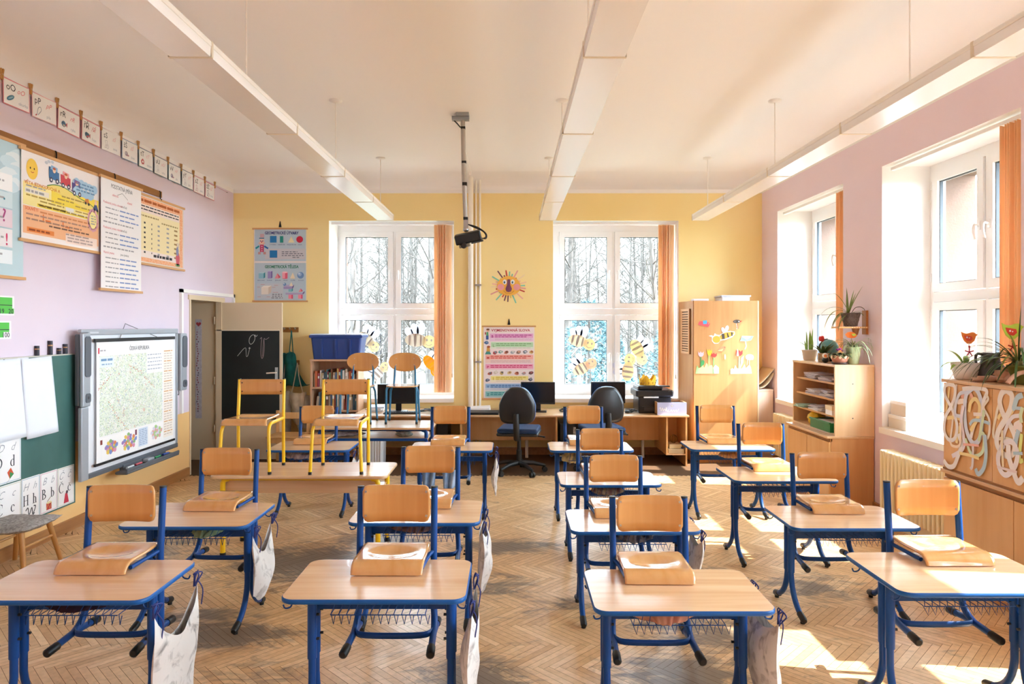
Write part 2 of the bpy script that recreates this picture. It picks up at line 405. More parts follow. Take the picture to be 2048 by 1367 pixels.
# floor: one plank per quad, herringbone
def floor_mat(name, gap):
    m = bpy.data.materials.new(name); m.use_nodes = True; nt = m.node_tree; N = nt.nodes; L = nt.links; b = N['Principled BSDF']
    geo = N.new('ShaderNodeNewGeometry')
    at_ = N.new('ShaderNodeAttribute'); at_.attribute_name = 'tone'
    cr = N.new('ShaderNodeValToRGB'); e = cr.color_ramp.elements
    e[0].color = (*lin('#cda06c'), 1); e[1].color = (*lin('#eecb9c'), 1); e.new(.5).color = (*lin('#deb582'), 1)
    L.new(at_.outputs['Fac'], cr.inputs[0])
    gn = N.new('ShaderNodeTexNoise'); gn.inputs['Scale'].default_value = 30; gn.inputs['Detail'].default_value = 5
    mp = N.new('ShaderNodeMapping'); mp.inputs['Scale'].default_value = (1, 1, 1); L.new(geo.outputs['Position'], mp.inputs[0]); L.new(mp.outputs[0], gn.inputs['Vector'])
    g2 = N.new('ShaderNodeMixRGB'); g2.blend_type = 'MULTIPLY'; g2.inputs[0].default_value = .35
    gr = N.new('ShaderNodeValToRGB'); gr.color_ramp.elements[0].position = .35; gr.color_ramp.elements[1].position = .62
    gr.color_ramp.elements[0].color = (.62, .56, .5, 1)
    L.new(gn.outputs['Fac'], gr.inputs[0]); L.new(cr.outputs[0], g2.inputs[1]); L.new(gr.outputs[0], g2.inputs[2])
    # worn grey dirt in the aisles and under the desks
    acc = None
    for (x, y, rx, ry, w) in ((-1.4, 4.85, .8, .55, 1.), (-1.0, 5.35, .6, .3, .8), (-1.55, 3.72, .5, .22, 1.), (-1.75, 3.95, .35, .2, .7), (-.05, 5.2, .5, .22, .9), (-.1, 4.4, .3, .3, .6),
                              (-.18, 3.25, .32, .3, 1.), (-.35, 3.05, .35, .2, .8), (.85, 3.3, .45, .3, .9), (1.05, 3.75, .45, .3, .8), (.95, 4.4, .3, .4, .6), (-2.6, 5.2, .4, .5, .6),
                              (1.35, 4.45, .3, .4, .8), (1.95, 4.4, .4, .3, .7), (1.3, 3.0, .3, .3, .6), (-3.0, 5.9, .25, .8, .7), (.3, 4.1, .25, .25, .5), (-1.25, 3.2, .3, .3, .5)):
        sb = N.new('ShaderNodeVectorMath'); sb.operation = 'SUBTRACT'; sb.inputs[1].default_value = (x, y, 0)
        L.new(geo.outputs['Position'], sb.inputs[0])
        dv = N.new('ShaderNodeVectorMath'); dv.operation = 'DIVIDE'; dv.inputs[1].default_value = (rx, ry, 1); L.new(sb.outputs[0], dv.inputs[0])
        ln = N.new('ShaderNodeVectorMath'); ln.operation = 'LENGTH'; L.new(dv.outputs[0], ln.inputs[0])
        mr = N.new('ShaderNodeMapRange'); mr.inputs[1].default_value = 1.15; mr.inputs[2].default_value = .1; mr.inputs[3].default_value = 0; mr.inputs[4].default_value = w
        L.new(ln.outputs['Value'], mr.inputs[0])
        if acc is None: acc = mr.outputs[0]
        else:
            mx = N.new('ShaderNodeMath'); mx.operation = 'MAXIMUM'; L.new(acc, mx.inputs[0]); L.new(mr.outputs[0], mx.inputs[1]); acc = mx.outputs[0]
    n1 = N.new('ShaderNodeTexNoise'); n1.inputs['Scale'].default_value = 9; n1.inputs['Detail'].default_value = 9; n1.inputs['Roughness'].default_value = .72; n1.inputs['Distortion'].default_value = .8
    mp2 = N.new('ShaderNodeMapping'); mp2.inputs['Scale'].default_value = (.55, 1.2, 1); L.new(geo.outputs['Position'], mp2.inputs[0]); L.new(mp2.outputs[0], n1.inputs['Vector'])
    ad = N.new('ShaderNodeMath'); ad.operation = 'MULTIPLY_ADD'; ad.inputs[1].default_value = .41; L.new(acc, ad.inputs[0]); L.new(n1.outputs['Fac'], ad.inputs[2])
    dr = N.new('ShaderNodeMapRange'); dr.inputs[1].default_value = .57; dr.inputs[2].default_value = .76; dr.inputs[4].default_value = .88; L.new(ad.outputs[0], dr.inputs[0])
    d2 = N.new('ShaderNodeMixRGB'); d2.inputs[2].default_value = (*lin('#675b4f'), 1); L.new(dr.outputs[0], d2.inputs[0]); L.new(g2.outputs[0], d2.inputs[1])
    L.new(d2.outputs[0], b.inputs['Base Color'])
    rr = N.new('ShaderNodeMapRange'); rr.inputs[3].default_value = .22; rr.inputs[4].default_value = .42; L.new(n1.outputs['Fac'], rr.inputs[0]); L.new(rr.outputs[0], b.inputs['Roughness'])
    return m
FLOORM = floor_mat('herringbone_parquet', 0); GAPM = mat('parquet_gap', '#5a3d20', .8)
rnd = random.Random(4)
w_, n_ = 0.0375, 9; L_ = w_ * n_; c45 = math.sqrt(.5); tones = []; V = []; Fs = []
g_ = .0009
def uv2xy(u, v): return ((u - v) * 0 + (u + v) * c45, (v - u) * c45)
for k in range(-220, 330):
    for m_ in range(-16, 17):
        for kind in (0, 1):
            if kind == 0: u0, v0, du, dv = k * w_ + 2 * L_ * m_, k * w_, L_, w_
            else: u0, v0, du, dv = k * w_ + 2 * L_ * m_ + L_, k * w_ + w_ - L_, w_, L_
            q = [(u0 + g_, v0 + g_), (u0 + du - g_, v0 + g_), (u0 + du - g_, v0 + dv - g_), (u0 + g_, v0 + dv - g_)]
            P = [uv2xy(a, b) for a, b in q]; P = [(x, y) for x, y in P]
            cx = sum(p[0] for p in P) / 4; cy = sum(p[1] for p in P) / 4
            if not (XL - .2 < cx < XR + .2 and YF - .1 < cy < YB + .2): continue
            dz = rnd.uniform(-.0003, .0003)
            o = len(V); V += [(min(max(x, XL - .05), XR + .05), min(max(y, YF - .05), YB + .05), dz) for x, y in P]; Fs.append((o, o + 1, o + 2, o + 3)); tones.append(min(1, max(0, rnd.gauss(.5, .22))))
mb = MB(); mb.add(V, Fs, FLOORM); mb.box(XL - .5, XR + .3, YF - .2, YB + .3, -.2, -.0012, GAPM)
fl = mb.build('floor'); att = fl.data.attributes.new('tone', 'FLOAT', 'FACE')
att.data.foreach_set('value', tones + [.5] * 6); struct(fl, 'worn herringbone parquet with grey scuffs', 'floor')

# skirting
SKIRT = wood('skirting_wood', '#9c6a3c', '#b5824f', 'y', .45)
mb = MB(); mb.box(XL, XL + .022, YF, DY0 - .03, 0, .095, SKIRT); struct(mb.build('baseboard_left', mods=[('bevel', .006)]), 'worn brown wooden skirting under the boards', 'skirting board')
mb = MB(); mb.box(XL, XR, YB - .022, YB, 0, .095, SKIRT); struct(mb.build('baseboard_back', mods=[('bevel', .006)]), 'brown wooden skirting under the computer bench', 'skirting board')
mb = MB(); mb.box(XR - .022, XR, YF, YB, 0, .095, SKIRT); struct(mb.build('baseboard_right', mods=[('bevel', .006)]), 'brown wooden skirting behind the radiators', 'skirting board')

# windows
def make_window(idx, fr, Wd, Ht, ml, mr, label, sill_d, sill_mat, handles=(0, 1)):
    """fr: lower left corner of the opening in the plane of the frame, n towards the room"""
    root = bpy.data.objects.new('window_%d' % idx, None); COL.objects.link(root); struct(root, label, 'window')
    gw = (Wd - ml - mr - .18) / 2
    ga = [(ml, ml + gw), (ml + gw + .18, Wd - mr)]
    gb = [(.15, 1.03), (1.263, Ht - .156)]
    s_ = .075                                              # sash width round the glass
    f = MB()
    for (a0, b0, a1, b1) in ((0, 0, ga[0][0] - s_, Ht), (ga[1][1] + s_, 0, Wd, Ht), (ga[0][0] - s_, 0, ga[1][1] + s_, gb[0][0] - s_), (ga[0][0] - s_, gb[1][1] + s_, ga[1][1] + s_, Ht),
                             (ga[0][1] + s_, gb[0][0] - s_, ga[1][0] - s_, gb[1][1] + s_), (ga[0][0] - s_, gb[0][1] + s_, ga[0][1] + s_, gb[1][0] - s_), (ga[1][0] - s_, gb[0][1] + s_, ga[1][1] + s_, gb[1][0] - s_)):
        frbox(f, fr, a0, b0, a1, b1, -.05, .015, PVC)
    f.build('window_frame', root)
    for i, (a0, a1) in enumerate(ga):
        for j, (b0, b1) in enumerate(gb):
            m = MB(); g = s_ - .004
            for (p, q, r, t) in ((a0 - g, b0 - g, a0, b1 + g), (a1, b0 - g, a1 + g, b1 + g), (a0, b0 - g, a1, b0), (a0, b1, a1, b1 + g)):
                frbox(m, fr, p, q, r, t, -.04, .034, PVC)
            for (p, q, r, t) in ((a0, b0, a0 + .006, b1), (a1 - .006, b0, a1, b1), (a0, b0, a1, b0 + .006), (a0, b1 - .006, a1, b1)):
                frbox(m, fr, p, q, r, t, -.015, .012, DGREY)
            sa = m.build('sash', root, mods=[('bevel', .004)])
            p = MB(); frbox(p, fr, a0, b0, a1, b1, -.006, 0, glassy()); p.build('pane', sa)
            if i in handles:
                h = MB(); ha = a1 + .035 if i == 0 else a0 - .035; hb = (b0 + b1) / 2 - .02
                frbox(h, fr, ha - .014, hb - .035, ha + .014, hb + .035, .034, .044, PVC)
                h.tube(smooth_path([fr.p(ha, hb, .04), fr.p(ha, hb + .005, .075), fr.p(ha, hb - .04, .085), fr.p(ha, hb - .11, .07)]), .009, PVC, 8); h.build('handle', sa)
            if i == 0:
                h = MB()
                for hb in (b0 + .02, b1 - .06): h.cyl(fr.p(a0 - s_ - .008, hb, .03), fr.p(a0 - s_ - .008, hb + .07, .03), .009, PVC, 8)
                h.build('hinge', sa)
    m = MB(); m.prism(fr, [(.002, -.045), (Wd - .002, -.045), (Wd - .002, 0.006), (.002, 0.006)], .016, sill_d, sill_mat)
    m.build('window_sill', root, mods=[('bevel', .008)])
    return root
SILLM = mat('white_sill', '#f0ece6', .35)
make_window(1, Frame((BW[0][0], 9.40, ZS), (1, 0, 0)), BW[0][1] - BW[0][0], ZT - ZS, .104, .18, 'tall white window behind the two oval-backed chairs', .52, SILLM)
make_window(2, Frame((BW[1][0], 9.40, ZS), (1, 0, 0)), BW[1][1] - BW[1][0], ZT - ZS, .186, .109, 'tall white window above the printer, spruces outside', .52, SILLM)
for i, (a, b) in enumerate(RW):
    make_window(3 + i, Frame((3.72, b, ZS2), (0, -1, 0)), b - a, ZT2 - ZS2, .13, .33 if i < 2 else .13,
                ('tall white window beside the wall cupboard', 'tall white window above the white boxes', 'tall white window beside the front desk', 'tall white window at the near end')[i], .47, SILLM)

# doorway
CREAMW = mat('cream_door_paint', '#dfcbab', .45)
root = bpy.data.objects.new('door_1', None); COL.objects.link(root); struct(root, 'open cream door with a blackboard on its face', 'door')
m = MB()
m.box(XL - .5, XL + .012, DY1 - .025, DY1, 0, DZ, CREAMW); m.box(XL - .5, XL + .012, DY0, DY0 + .025, 0, DZ, CREAMW); m.box(XL - .5, XL + .012, DY0, DY1, DZ - .025, DZ, CREAMW)
m.box(XL - .06, XL + .012, DY1 - .06, DY1 - .025, 0, DZ - .025, CREAMW); m.box(XL, XL + .016, DY0 - .03, DY1 + .03, DZ - .025, DZ + .03, CREAMW)
m.build('door_frame', root, mods=[('bevel', .004)])
LX0, LX1, LY = -3.70, -2.866, 8.535
leaf = MB(); leaf.box(LX0, LX1, LY, LY + .04, .012, 1.968, CREAMW); lf = leaf.build('door_leaf', root, mods=[('bevel', .003)])
bfr = Frame((0, LY, 0), (1, 0, 0))
BOARD = noisy('blackboard', '#0f1413', '#1a211f', 3, rough=.55)
m = MB(); frbox(m, bfr, LX0 + .02, .508, -2.895, 1.617, 0, .008, BOARD); frbox(m, bfr, LX0 + .02, 1.617, -2.895, 1.63, 0, .01, mat('pale_strip', '#e8dcc4', .5)); bb = m.build('blackboard', lf)
CHALK = mat('chalk', '#c9c9c5', .9, spec=.1); CHALKP = mat('pink_chalk', '#a08c90', .9, spec=.1)
def zpx(x, y): p = at(340 + x * .2634, 570 + y * .2634, LY - .009); return (p.x, p.z)
m = MB()
m.stroke(bfr, [zpx(*p) for p in ((652, 380), (625, 378), (605, 400), (601, 430), (612, 448), (632, 435), (645, 405), (640, 378), (652, 390), (664, 378))], .006, .0085, CHALK)
m.stroke(bfr, [zpx(*p) for p in ((512, 538), (535, 510), (560, 482), (575, 478), (578, 510), (580, 540), (590, 535), (600, 500), (606, 472), (598, 480), (612, 478))], .005, .0085, CHALK)
m.stroke(bfr, [zpx(*p) for p in ((684, 408), (696, 398), (692, 450), (690, 520), (698, 556), (710, 530), (716, 460), (714, 405), (728, 412), (752, 396))], .006, .0085, CHALKP)
m.stroke(bfr, [zpx(*p) for p in ((712, 410), (706, 480), (703, 540))], .005, .0088, CHALKP)
m.build('chalk_writing', bb)
m = MB(); hx = at(553, 748, LY - .01)
frbox(m, bfr, hx.x - .018, 1.0, hx.x + .018, 1.16, .008, .014, STEEL); m.build('lock_plate', lf)
m = MB(); m.tube(smooth_path([bfr.p(hx.x, 1.095, .012), bfr.p(hx.x, 1.095, .05), bfr.p(hx.x - .03, 1.095, .058), bfr.p(hx.x - .11, 1.09, .055)]), .009, mat('ivory_handle', '#e9dcc9', .4), 8); m.build('handle', lf)
m = MB()
for z in (.35, .95, 1.7): m.cyl((LX0 - .012, LY + .005, z), (LX0 - .012, LY + .005, z + .09), .01, CREAMW, 8)
m.build('hinge', lf)
# paper growth chart on the jamb
jf = Frame((XL - .5, DY1 - .026, 0), (1, 0, 0)); m = MB(); rnd = random.Random(3)
frbox(m, jf, .17, .52, .25, 1.76, 0, .002, noisy('chart_paper', '#c9c4cc', '#b7b0ba', 40, rough=.8)); HE = ink('#b0454a')
m.poly(jf, [(.175 + .035 + .032 * (16 * math.sin(t) ** 3) / 16, 1.70 + .032 * (13 * math.cos(t) - 5 * math.cos(2 * t) - 2 * math.cos(3 * t) - math.cos(4 * t)) / 16) for t in [i * math.pi / 12 for i in range(24)]], .003, HE)
for i in range(34): m.oval(jf, rnd.uniform(.185, .21), 1.6 - i * .03, .008, .01, .003, ink(rnd.choice(('#93474c', '#6d5a68', '#a2636a'))), 8)
o = m.build('growth_chart'); tag(o, 'narrow paper chart with a red heart hanging on the door jamb', 'wall chart')
# white trunking round the doorway
m = MB(); m.box(XL, XL + .03, 7.46, 7.50, .72, 2.085, WHITE); m.box(XL, XL + .03, 7.46, 8.9, 2.045, 2.085, WHITE); m.box(XL, XL + .03, 8.86, 8.9, 1.9, 2.085, WHITE)
struct(m.build('trim_1', mods=[('bevel', .004)]), 'white cable trunking round the doorway', 'trunking')
# corridor behind the doorway
OL = mat('olive_wall', '#6d6a3c', .8)
m = MB(); m.box(-6.2, -6.1, 6.5, 9.6, 0, 2.9, OL); m.box(-6.2, XL - .5, 9.5, 9.6, 0, 2.9, OL); m.box(-6.2, XL - .5, 6.4, 6.5, 0, 2.9, OL); m.box(-6.2, XL - .5, 6.4, 9.6, 2.8, 2.9, WHITE)
struct(m.build('wall_corridor'), 'olive corridor wall beyond the doorway', 'wall')
m = MB(); m.box(-6.2, XL - .45, 6.4, 9.6, -.2, -.001, GREYM); struct(m.build('floor_corridor'), 'grey corridor floor beyond the doorway', 'floor')

# heating pipes between the back windows
root = thing('heating_pipes', 'white heating pipes rising between the two back windows', 'pipes', (0, 0, 0))
for (x, r) in ((-.523, .034), (-.455, .013), (-.405, .015)):
    m = MB(); m.cyl((x, YB - r - .012, .05), (x, YB - r - .012, 3.63), r, mat('pipe_paint', '#f3e3b8' if r < .03 else '#f4eee2', .4), 14); m.build('pipe', root)
for z in (2.2, 1.2): m = MB(); m.box(-.47, -.385, YB - .05, YB - .001, z, z + .02, STEEL); m.build('pipe_clip', root)

# outside
m = MB(); m.box(-60, 60, 9.7, 120, -3.2, -3.0, noisy('dry_grass', '#55554a', '#66644f', .6, rough=.95)); m.box(4.04, 60, -40, 9.7, -3.2, -3.0, MATS['dry_grass'])
struct(m.build('ground'), 'dry pale grass outside the windows', 'ground')
# ------------------------------------------------------------------ student desks
def round_rect(x0, x1, y0, y1, r, n=6):
    P = []
    for (cx, cy, a0) in ((x1 - r, y0 + r, -90), (x1 - r, y1 - r, 0), (x0 + r, y1 - r, 90), (x0 + r, y0 + r, 180)):
        for i in range(n + 1): a = R(a0 + 90 * i / n); P.append((cx + r * math.cos(a), cy + r * math.sin(a)))
    return P
def slab(W_, D_, z, th, r, top, edge, root, base=None):
    """table top and its edge band, two meshes"""
    outer = round_rect(-W_ / 2, W_ / 2, -D_ / 2, D_ / 2, r); inn = round_rect(-W_ / 2 + .004, W_ / 2 - .004, -D_ / 2 + .004, D_ / 2 - .004, r - .003); k = len(outer)
    m = MB(); m.add([(x, y, z) for x, y in inn], [tuple(range(k))], top); m.add([(x, y, z - th) for x, y in inn], [tuple(range(k))[::-1]], base or top)
    m.build('tabletop', root)
    m = MB(); V = []
    for (P, zz) in ((inn, z), (outer, z - .004), (outer, z - th + .004), (inn, z - th)): V += [(x, y, zz) for x, y in P]
    Fs = [(l * k + i, (l + 1) * k + i, (l + 1) * k + (i + 1) % k, l * k + (i + 1) % k) for l in range(3) for i in range(k)]
    m.add(V, Fs, edge, True); m.build('edge_band', root)

def bend(p0, p1, p2, n=8):
    return [Vector(p0) * (1 - t) ** 2 + Vector(p1) * 2 * t * (1 - t) + Vector(p2) * t * t for t in [i / n for i in range(n + 1)]]

def student_desk(Xl, Yn, W_, D_, z, label, group, wires=True):
    root = thing('student_desk', label, 'desk', (Xl + W_ / 2, Yn + D_ / 2, 0), 0, group)
    slab(W_, D_, z, .02, .055, BEECH, BLUEDGE, root, mat('desk_underside', '#b99a78', .6))
    zt = z - .02; xs = W_ / 2 - .075
    for sx in (-1, 1):
        x = sx * xs
        for sy in (-1, 1):
            m = MB(); y0 = sy * .028; y1 = sy * (D_ / 2 - .035)
            m.cyl((x, y0, zt - .30), (x, y0, zt), .0195, BLUE, 12)
            P = [Vector((x, y0, zt - .05)), Vector((x, y0, .24))] + bend((x, y0, .22), (x, y0 + sy * .02, .06), (x, y1, .024), 9)
            m.tube(P, .0158, BLUE, 12); lg = m.build('leg', root)
            m = MB(); d = (P[-1] - P[-2]).normalized(); e = P[-1]
            m.tube([e - d * .06, e - d * .004, e + d * .008], [.0185, .0185, .013], BLACK, 12); m.cyl((x, y1 - sy * .02, 0), (x, y1 - sy * .02, .018), .013, BLACK, 10); m.build('foot_cap', lg)
            for zz in (zt - .12, zt - .22): m = MB(); m.cyl((x - sx * .017, y0, zz), (x - sx * .03, y0, zz), .006, BLACK, 8); m.build('bolt', lg)
        m = MB(); m.box(x - .018, x + .018, -D_ / 2 + .06, D_ / 2 - .06, zt - .012, zt, BLUE); m.build('bracket', root)
        for hy in (-.17, .15):
            xe = sx * (W_ / 2 - .012); m = MB()
            m.tube(smooth_path([(xe - sx * .03, hy, zt), (xe - sx * .02, hy, zt - .03), (xe + sx * .002, hy, zt - .036), (xe + sx * .010, hy, zt - .022)], 4), .0035, BLUE, 6); m.build('bag_hook', root)
    m = MB(); m.box(-xs, xs, .012, .036, zt - .115, zt - .075, BLUE); m.build('crossbar', root, mods=[('bevel', .003)])
    if wires:
        m = MB(); n = 13; x0 = -.19; dx = .38 / (n - 1); za = zt - .088
        m.tube([(x0, -.11, za), (-x0, -.11, za)], .0022, BLUE, 5); m.tube([(x0, .16, za + .05), (-x0, .16, za + .05)], .0022, BLUE, 5)
        for i in range(n):
            x = x0 + i * dx
            m.tube([(x, .16, za + .05), (x, .14, za), (x, -.10, za), (x + dx * .42, -.115, za - .035), (x + dx * .62, -.112, za)], .0018, BLUE, 5)
            if i % 1 == 0 and i < n - 1: m.tube([(x, -.112, za), (x + .03, -.06, zt)], .0016, BLUE, 5)
        m.build('wire_basket', root)
    return root

DESKS = {  # name: left x, near y, width, depth, height
    'A1': (-2.140, 2.631, .725, .465, .620), 'B1': (-.899, 2.628, .725, .457, .625), 'C1': (.330, 2.680, .725, .47, .558), 'D1': (1.549, 2.705, .725, .495, .62),
    'A2': (-2.134, 3.669, .705, .505, .60), 'B2': (-.894, 3.702, .725, .49, .61), 'C2': (.329, 3.744, .725, .465, .55), 'D2': (1.572, 3.798, .732, .485, .553),
    'C3': (.35, 4.82, .725, .45, .555), 'D3': (1.545, 4.70, .73, .49, .61),
    'A4': (-2.14, 5.92, .73, .48, .60), 'B4': (-.883, 5.82, .725, .45, .614), 'C4': (.3325, 5.82, .725, .45, .615), 'D4': (1.556, 5.87, .735, .46, .615)}
ROW = {'1': 'front-row', '2': 'second-row', '3': 'third-row', '4': 'back-row'}
COLN = {'A': 'the map board', 'B': 'the projector', 'C': 'the office chairs', 'D': 'the radiators'}
NEAR = {'A': 'in the column along the map board', 'B': 'in the column under the projector', 'C': 'in the column towards the printer', 'D': 'in the column along the radiators'}
for k, (xl, yn, w, d, z) in DESKS.items():
    student_desk(xl, yn, w, d, z, '%s single beech desk with blue legs %s' % (ROW[k[1]], NEAR[k[0]]), 'single student desks')

# ------------------------------------------------------------------ blue cantilever chairs hung on the desk tops
def band(mb, pts, z0, z1, th, mt):
    P = smooth_path([Vector((x, y, 0)) for x, y in pts], 5); k = len(P); V = []
    for i in range(k):
        t = (P[min(i + 1, k - 1)] - P[max(i - 1, 0)]).normalized(); q = Vector((-t.y, t.x, 0)) * th / 2
        for s_ in (q, -q):
            for zz in (z0, z1): V.append((P[i].x + s_.x, P[i].y + s_.y, zz))
    Fs = []
    for i in range(k - 1):
        a = i * 4; b = a + 4
        Fs += [(a, b, b + 1, a + 1), (a + 2, a + 3, b + 3, b + 2), (a + 1, b + 1, b + 3, a + 3), (a, a + 2, b + 2, b)]
    Fs += [(0, 1, 3, 2), (k * 4 - 4, k * 4 - 2, k * 4 - 1, k * 4 - 3)]
    mb.add(V, Fs, mt, True)

def grid(mb, fn, nu, nv, mt, smooth=True):
    V = [fn(i / nu, j / nv) for j in range(nv + 1) for i in range(nu + 1)]
    mb.add(V, [(j * (nu + 1) + i, j * (nu + 1) + i + 1, (j + 1) * (nu + 1) + i + 1, (j + 1) * (nu + 1) + i) for j in range(nv) for i in range(nu)], mt, smooth)

def cantilever_chair(label):
    """seat lip at z .345 (rests on the desk), runners at z 0, posts at y 0, the sitter faces -y"""
    root = thing('school_chair', label, 'chair', (0, 0, 0), 0, 'blue chairs hung on the desks')
    prof = [(.035, .388), (.0, .386), (-.05, .384), (-.10, .384), (-.15, .385), (-.19, .386), (-.215, .383), (-.232, .374), (-.241, .362), (-.245, .350), (-.246, .347)]
    def seat(u, v):
        k = v * (len(prof) - 1); i = min(int(k), len(prof) - 2); t = k - i
        y = prof[i][0] * (1 - t) + prof[i + 1][0] * t; z = prof[i][1] * (1 - t) + prof[i + 1][1] * t
        hw = .150 - .010 * max(0, (y + .0) / .035) ** 2 * (1 if y > 0 else 0) + .003 * math.sin(v * 3)
        if v > .93: hw -= .012 * ((v - .93) / .07) ** 2
        x = (u - .5) * 2 * hw; r = (x / .115) ** 2 + ((y + .09) / .085) ** 2
        if r < 1: z -= .016 * (1 - r) ** 1.1
        return (x, y, z)
    m = MB(); grid(m, seat, 28, 32, PLYX); m.build('seat', root, mods=[('solid', .010, -1)])
    P = round_rect(-.153, .153, .505, .672, .028, 5)
    def by(x): return .004 - .018 * (1 - (x / .153) ** 2) * -1 - .010
    nx = 16; m = MB()
    def back(u, v):
        x = (u - .5) * .306; z0, z1 = .505, .672; ax = abs(x); c = .028
        cut = 0 if ax < .153 - c else c - math.sqrt(max(0, c * c - (ax - .153 + c) ** 2))
        z = (z0 + cut) + (z1 - z0 - 2 * cut) * v
        return (x, -.014 + .020 * (1 - (x / .153) ** 2), z)
    grid(m, back, 36, 4, PLY); bk = m.build('backrest', root, mods=[('solid', .010, 0)])
    for x in (-.138, .138):
        for z in (.535, .645):
            y = -.014 + .020 * (1 - (x / .153) ** 2); m = MB(); m.cyl((x, y - .008, z), (x, y - .003, z), .0055, STEEL, 8); m.build('rivet', bk)
    for sx in (-1, 1):
        x = sx * .170; xr = sx * .178; m = MB()
        path = [Vector((x, .030, .655)), Vector((x, .012, .45)), Vector((x, .004, .36)), Vector((x, .0, .16))] + bend((x, 0, .12), (xr, -.005, .045), (xr, -.085, .026), 7) + [Vector((xr + sx * .006, -.235, .014))]
        m.tube(path, .0152, BLUE, 12)
        m.tube([(xr, -.075, .028), (xr, .085, .014)], .0145, BLUE, 12)
        m.tube([(x, .004, .372), (x - sx * .018, -.03, .362), (x - sx * .030, -.19, .358)], .0095, BLUE, 8)
        fr = m.build('side_frame', root)
        m = MB(); m.tube([(xr + sx * .0035, -.185, .0165), (xr + sx * .0065, -.247, .0125), (xr + sx * .007, -.252, .0125)], [.0185, .0185, .012], BLACK, 12); m.build('foot_cap', fr)
        m = MB(); m.tube([(xr, .045, .0175), (xr, .100, .0125), (xr, .105, .0125)], [.018, .018, .012], BLACK, 12); m.build('foot_cap', fr)
        m = MB(); m.cyl((x, .030, .653), (x, .0306, .660), .0158, BLACK, 12); m.build('end_cap', fr)
    m = MB(); band(m, [(-.172, -.055), (-.165, -.085), (-.14, -.108), (-.07, -.118), (.07, -.118), (.14, -.108), (.165, -.085), (.172, -.055)], .022, .048, .006, BLUE); m.build('crossbar', root)
    return root
CH = {'A1': (-1.789, .010), 'B1': (-.524, .0), 'C1': (.650, .012), 'D1': (1.976, .012), 'A2': (-1.750, .0), 'B2': (-.501, .0), 'C2': (.640, .0), 'D2': (1.964, .0),
      'C3': (.692, 0), 'D3': (1.927, .015), 'A4': (-1.822, 0), 'B4': (-.562, 0), 'C4': (.670, 0), 'D4': (1.917, .01)}
first = None; rnd = random.Random(9)
for k, (x, dy) in CH.items():
    xl, yn, w, d, z = DESKS[k]
    lab = 'blue plywood chair hung over the %s desk %s' % (ROW[k[1]], NEAR[k[0]])
    loc = (x, yn + d + .042 + dy, z - .3455); rz = R(rnd.uniform(-1.2, 1.2))
    if first is None: first = cantilever_chair(lab); first.location = loc; first.rotation_euler = (0, 0, rz)
    else: dup(first, loc, rz, lab)

# ------------------------------------------------------------------ cloth shoe bags hanging at the desk sides
BAGM = noisy('shoe_bag_cotton', '#e2dfda', '#8f8b88', 11, rough=.9, spec=.1, bump=.5, detail=6, lo=.50, hi=.72, distort=1.5)
CORD = mat('navy_cord', '#27306e', .7)
def shoe_bag(k, label, h=.36, ly=.36, sag=.12, dx=.012, yo=0.0, fat=.035, seed=1):
    xl, yn, w, d, z = DESKS[k]; X = xl + w + dx; Y = yn + d / 2 - .01 + yo; zt = z - .055
    root = thing('shoe_bag', label, 'bag', (X, Y, zt), 0, 'cloth shoe bags hung on the desks')
    nu, nv = 16, 18; V = []
    def P(u, v, side):
        e = math.sin(math.pi * u) ** .5 if 0 < u < 1 else 0
        top = -.025 - sag * math.sin(math.pi * u) ** .8 if 0 < u < 1 else -.02
        sh = 1 - .22 * v * (1 - u); z_ = top + (-h - .03 * math.sin(2 * math.pi * u + seed) - top) * v
        y = (u - .5) * ly * (1 - .18 * v + .10 * math.sin(v * math.pi)) + .03 * v * math.sin(seed)
        t = fat * e * (.25 + .75 * math.sin(math.pi * min(1, v * .95 + .05)) ** .7 if v < 1 else .1)
        nz = noise.noise(Vector((y * 9 + seed, z_ * 9, side * 3))) * .012 * e
        return (side * t + nz + .01 * math.sin(v * 5 + seed), y, z_)
    m = MB()
    for side in (-1, 1):
        V = [P(i / nu, j / nv, side) for j in range(nv + 1) for i in range(nu + 1)]
        Fs = [(j * (nu + 1) + i, j * (nu + 1) + i + 1, (j + 1) * (nu + 1) + i + 1, (j + 1) * (nu + 1) + i) for j in range(nv) for i in range(nu)]
        if side < 0: Fs = [f[::-1] for f in Fs]
        m.add(V, Fs, BAGM, True)
    m.build('pouch', root)
    for yy in (-ly / 2, ly / 2):
        yb = yy * .96; m = MB()
        for a in range(3):
            q = .02 * (a - 1)
            m.tube(smooth_path([(0.004, yb, -.03), (.012, yb + q, -.005), (.02, yb + q * 1.6, .02), (.008, yb - q, .032), (.0, yb, .01), (0.002, yb - q * .5, -.03)], 4), .003, CORD, 5)
        m.tube(smooth_path([(.012, yb, -.0), (.028, yb + .02, -.05), (.02, yb + .025, -.12)], 4), .0028, CORD, 5); m.build('drawstring', root)
    return root
shoe_bag('A1', 'white scribbled shoe bag on the front-row desk in the column along the map board', .46, .36, .13, .02, -.02, .04, 1)
shoe_bag('B1', 'white shoe bag on the front-row desk in the column under the projector', .44, .30, .08, .012, -.03, .035, 2)
shoe_bag('C1', 'patterned shoe bag on the front-row desk in the column towards the printer', .44, .32, .06, .022, .0, .045, 3)
shoe_bag('D1', 'pale shoe bag on the front-row desk in the column along the radiators', .40, .34, .08, .012, .0, .04, 4)
shoe_bag('A2', 'white scribbled shoe bag on the second-row desk along the map board', .38, .28, .12, .018, -.02, .035, 5)
shoe_bag('B2', 'white shoe bag on the second-row desk in the column under the projector', .36, .28, .06, .012, .0, .04, 6)
shoe_bag('C2', 'grey shoe bag on the second-row desk in the column towards the printer', .28, .26, .06, .015, .0, .03, 7)
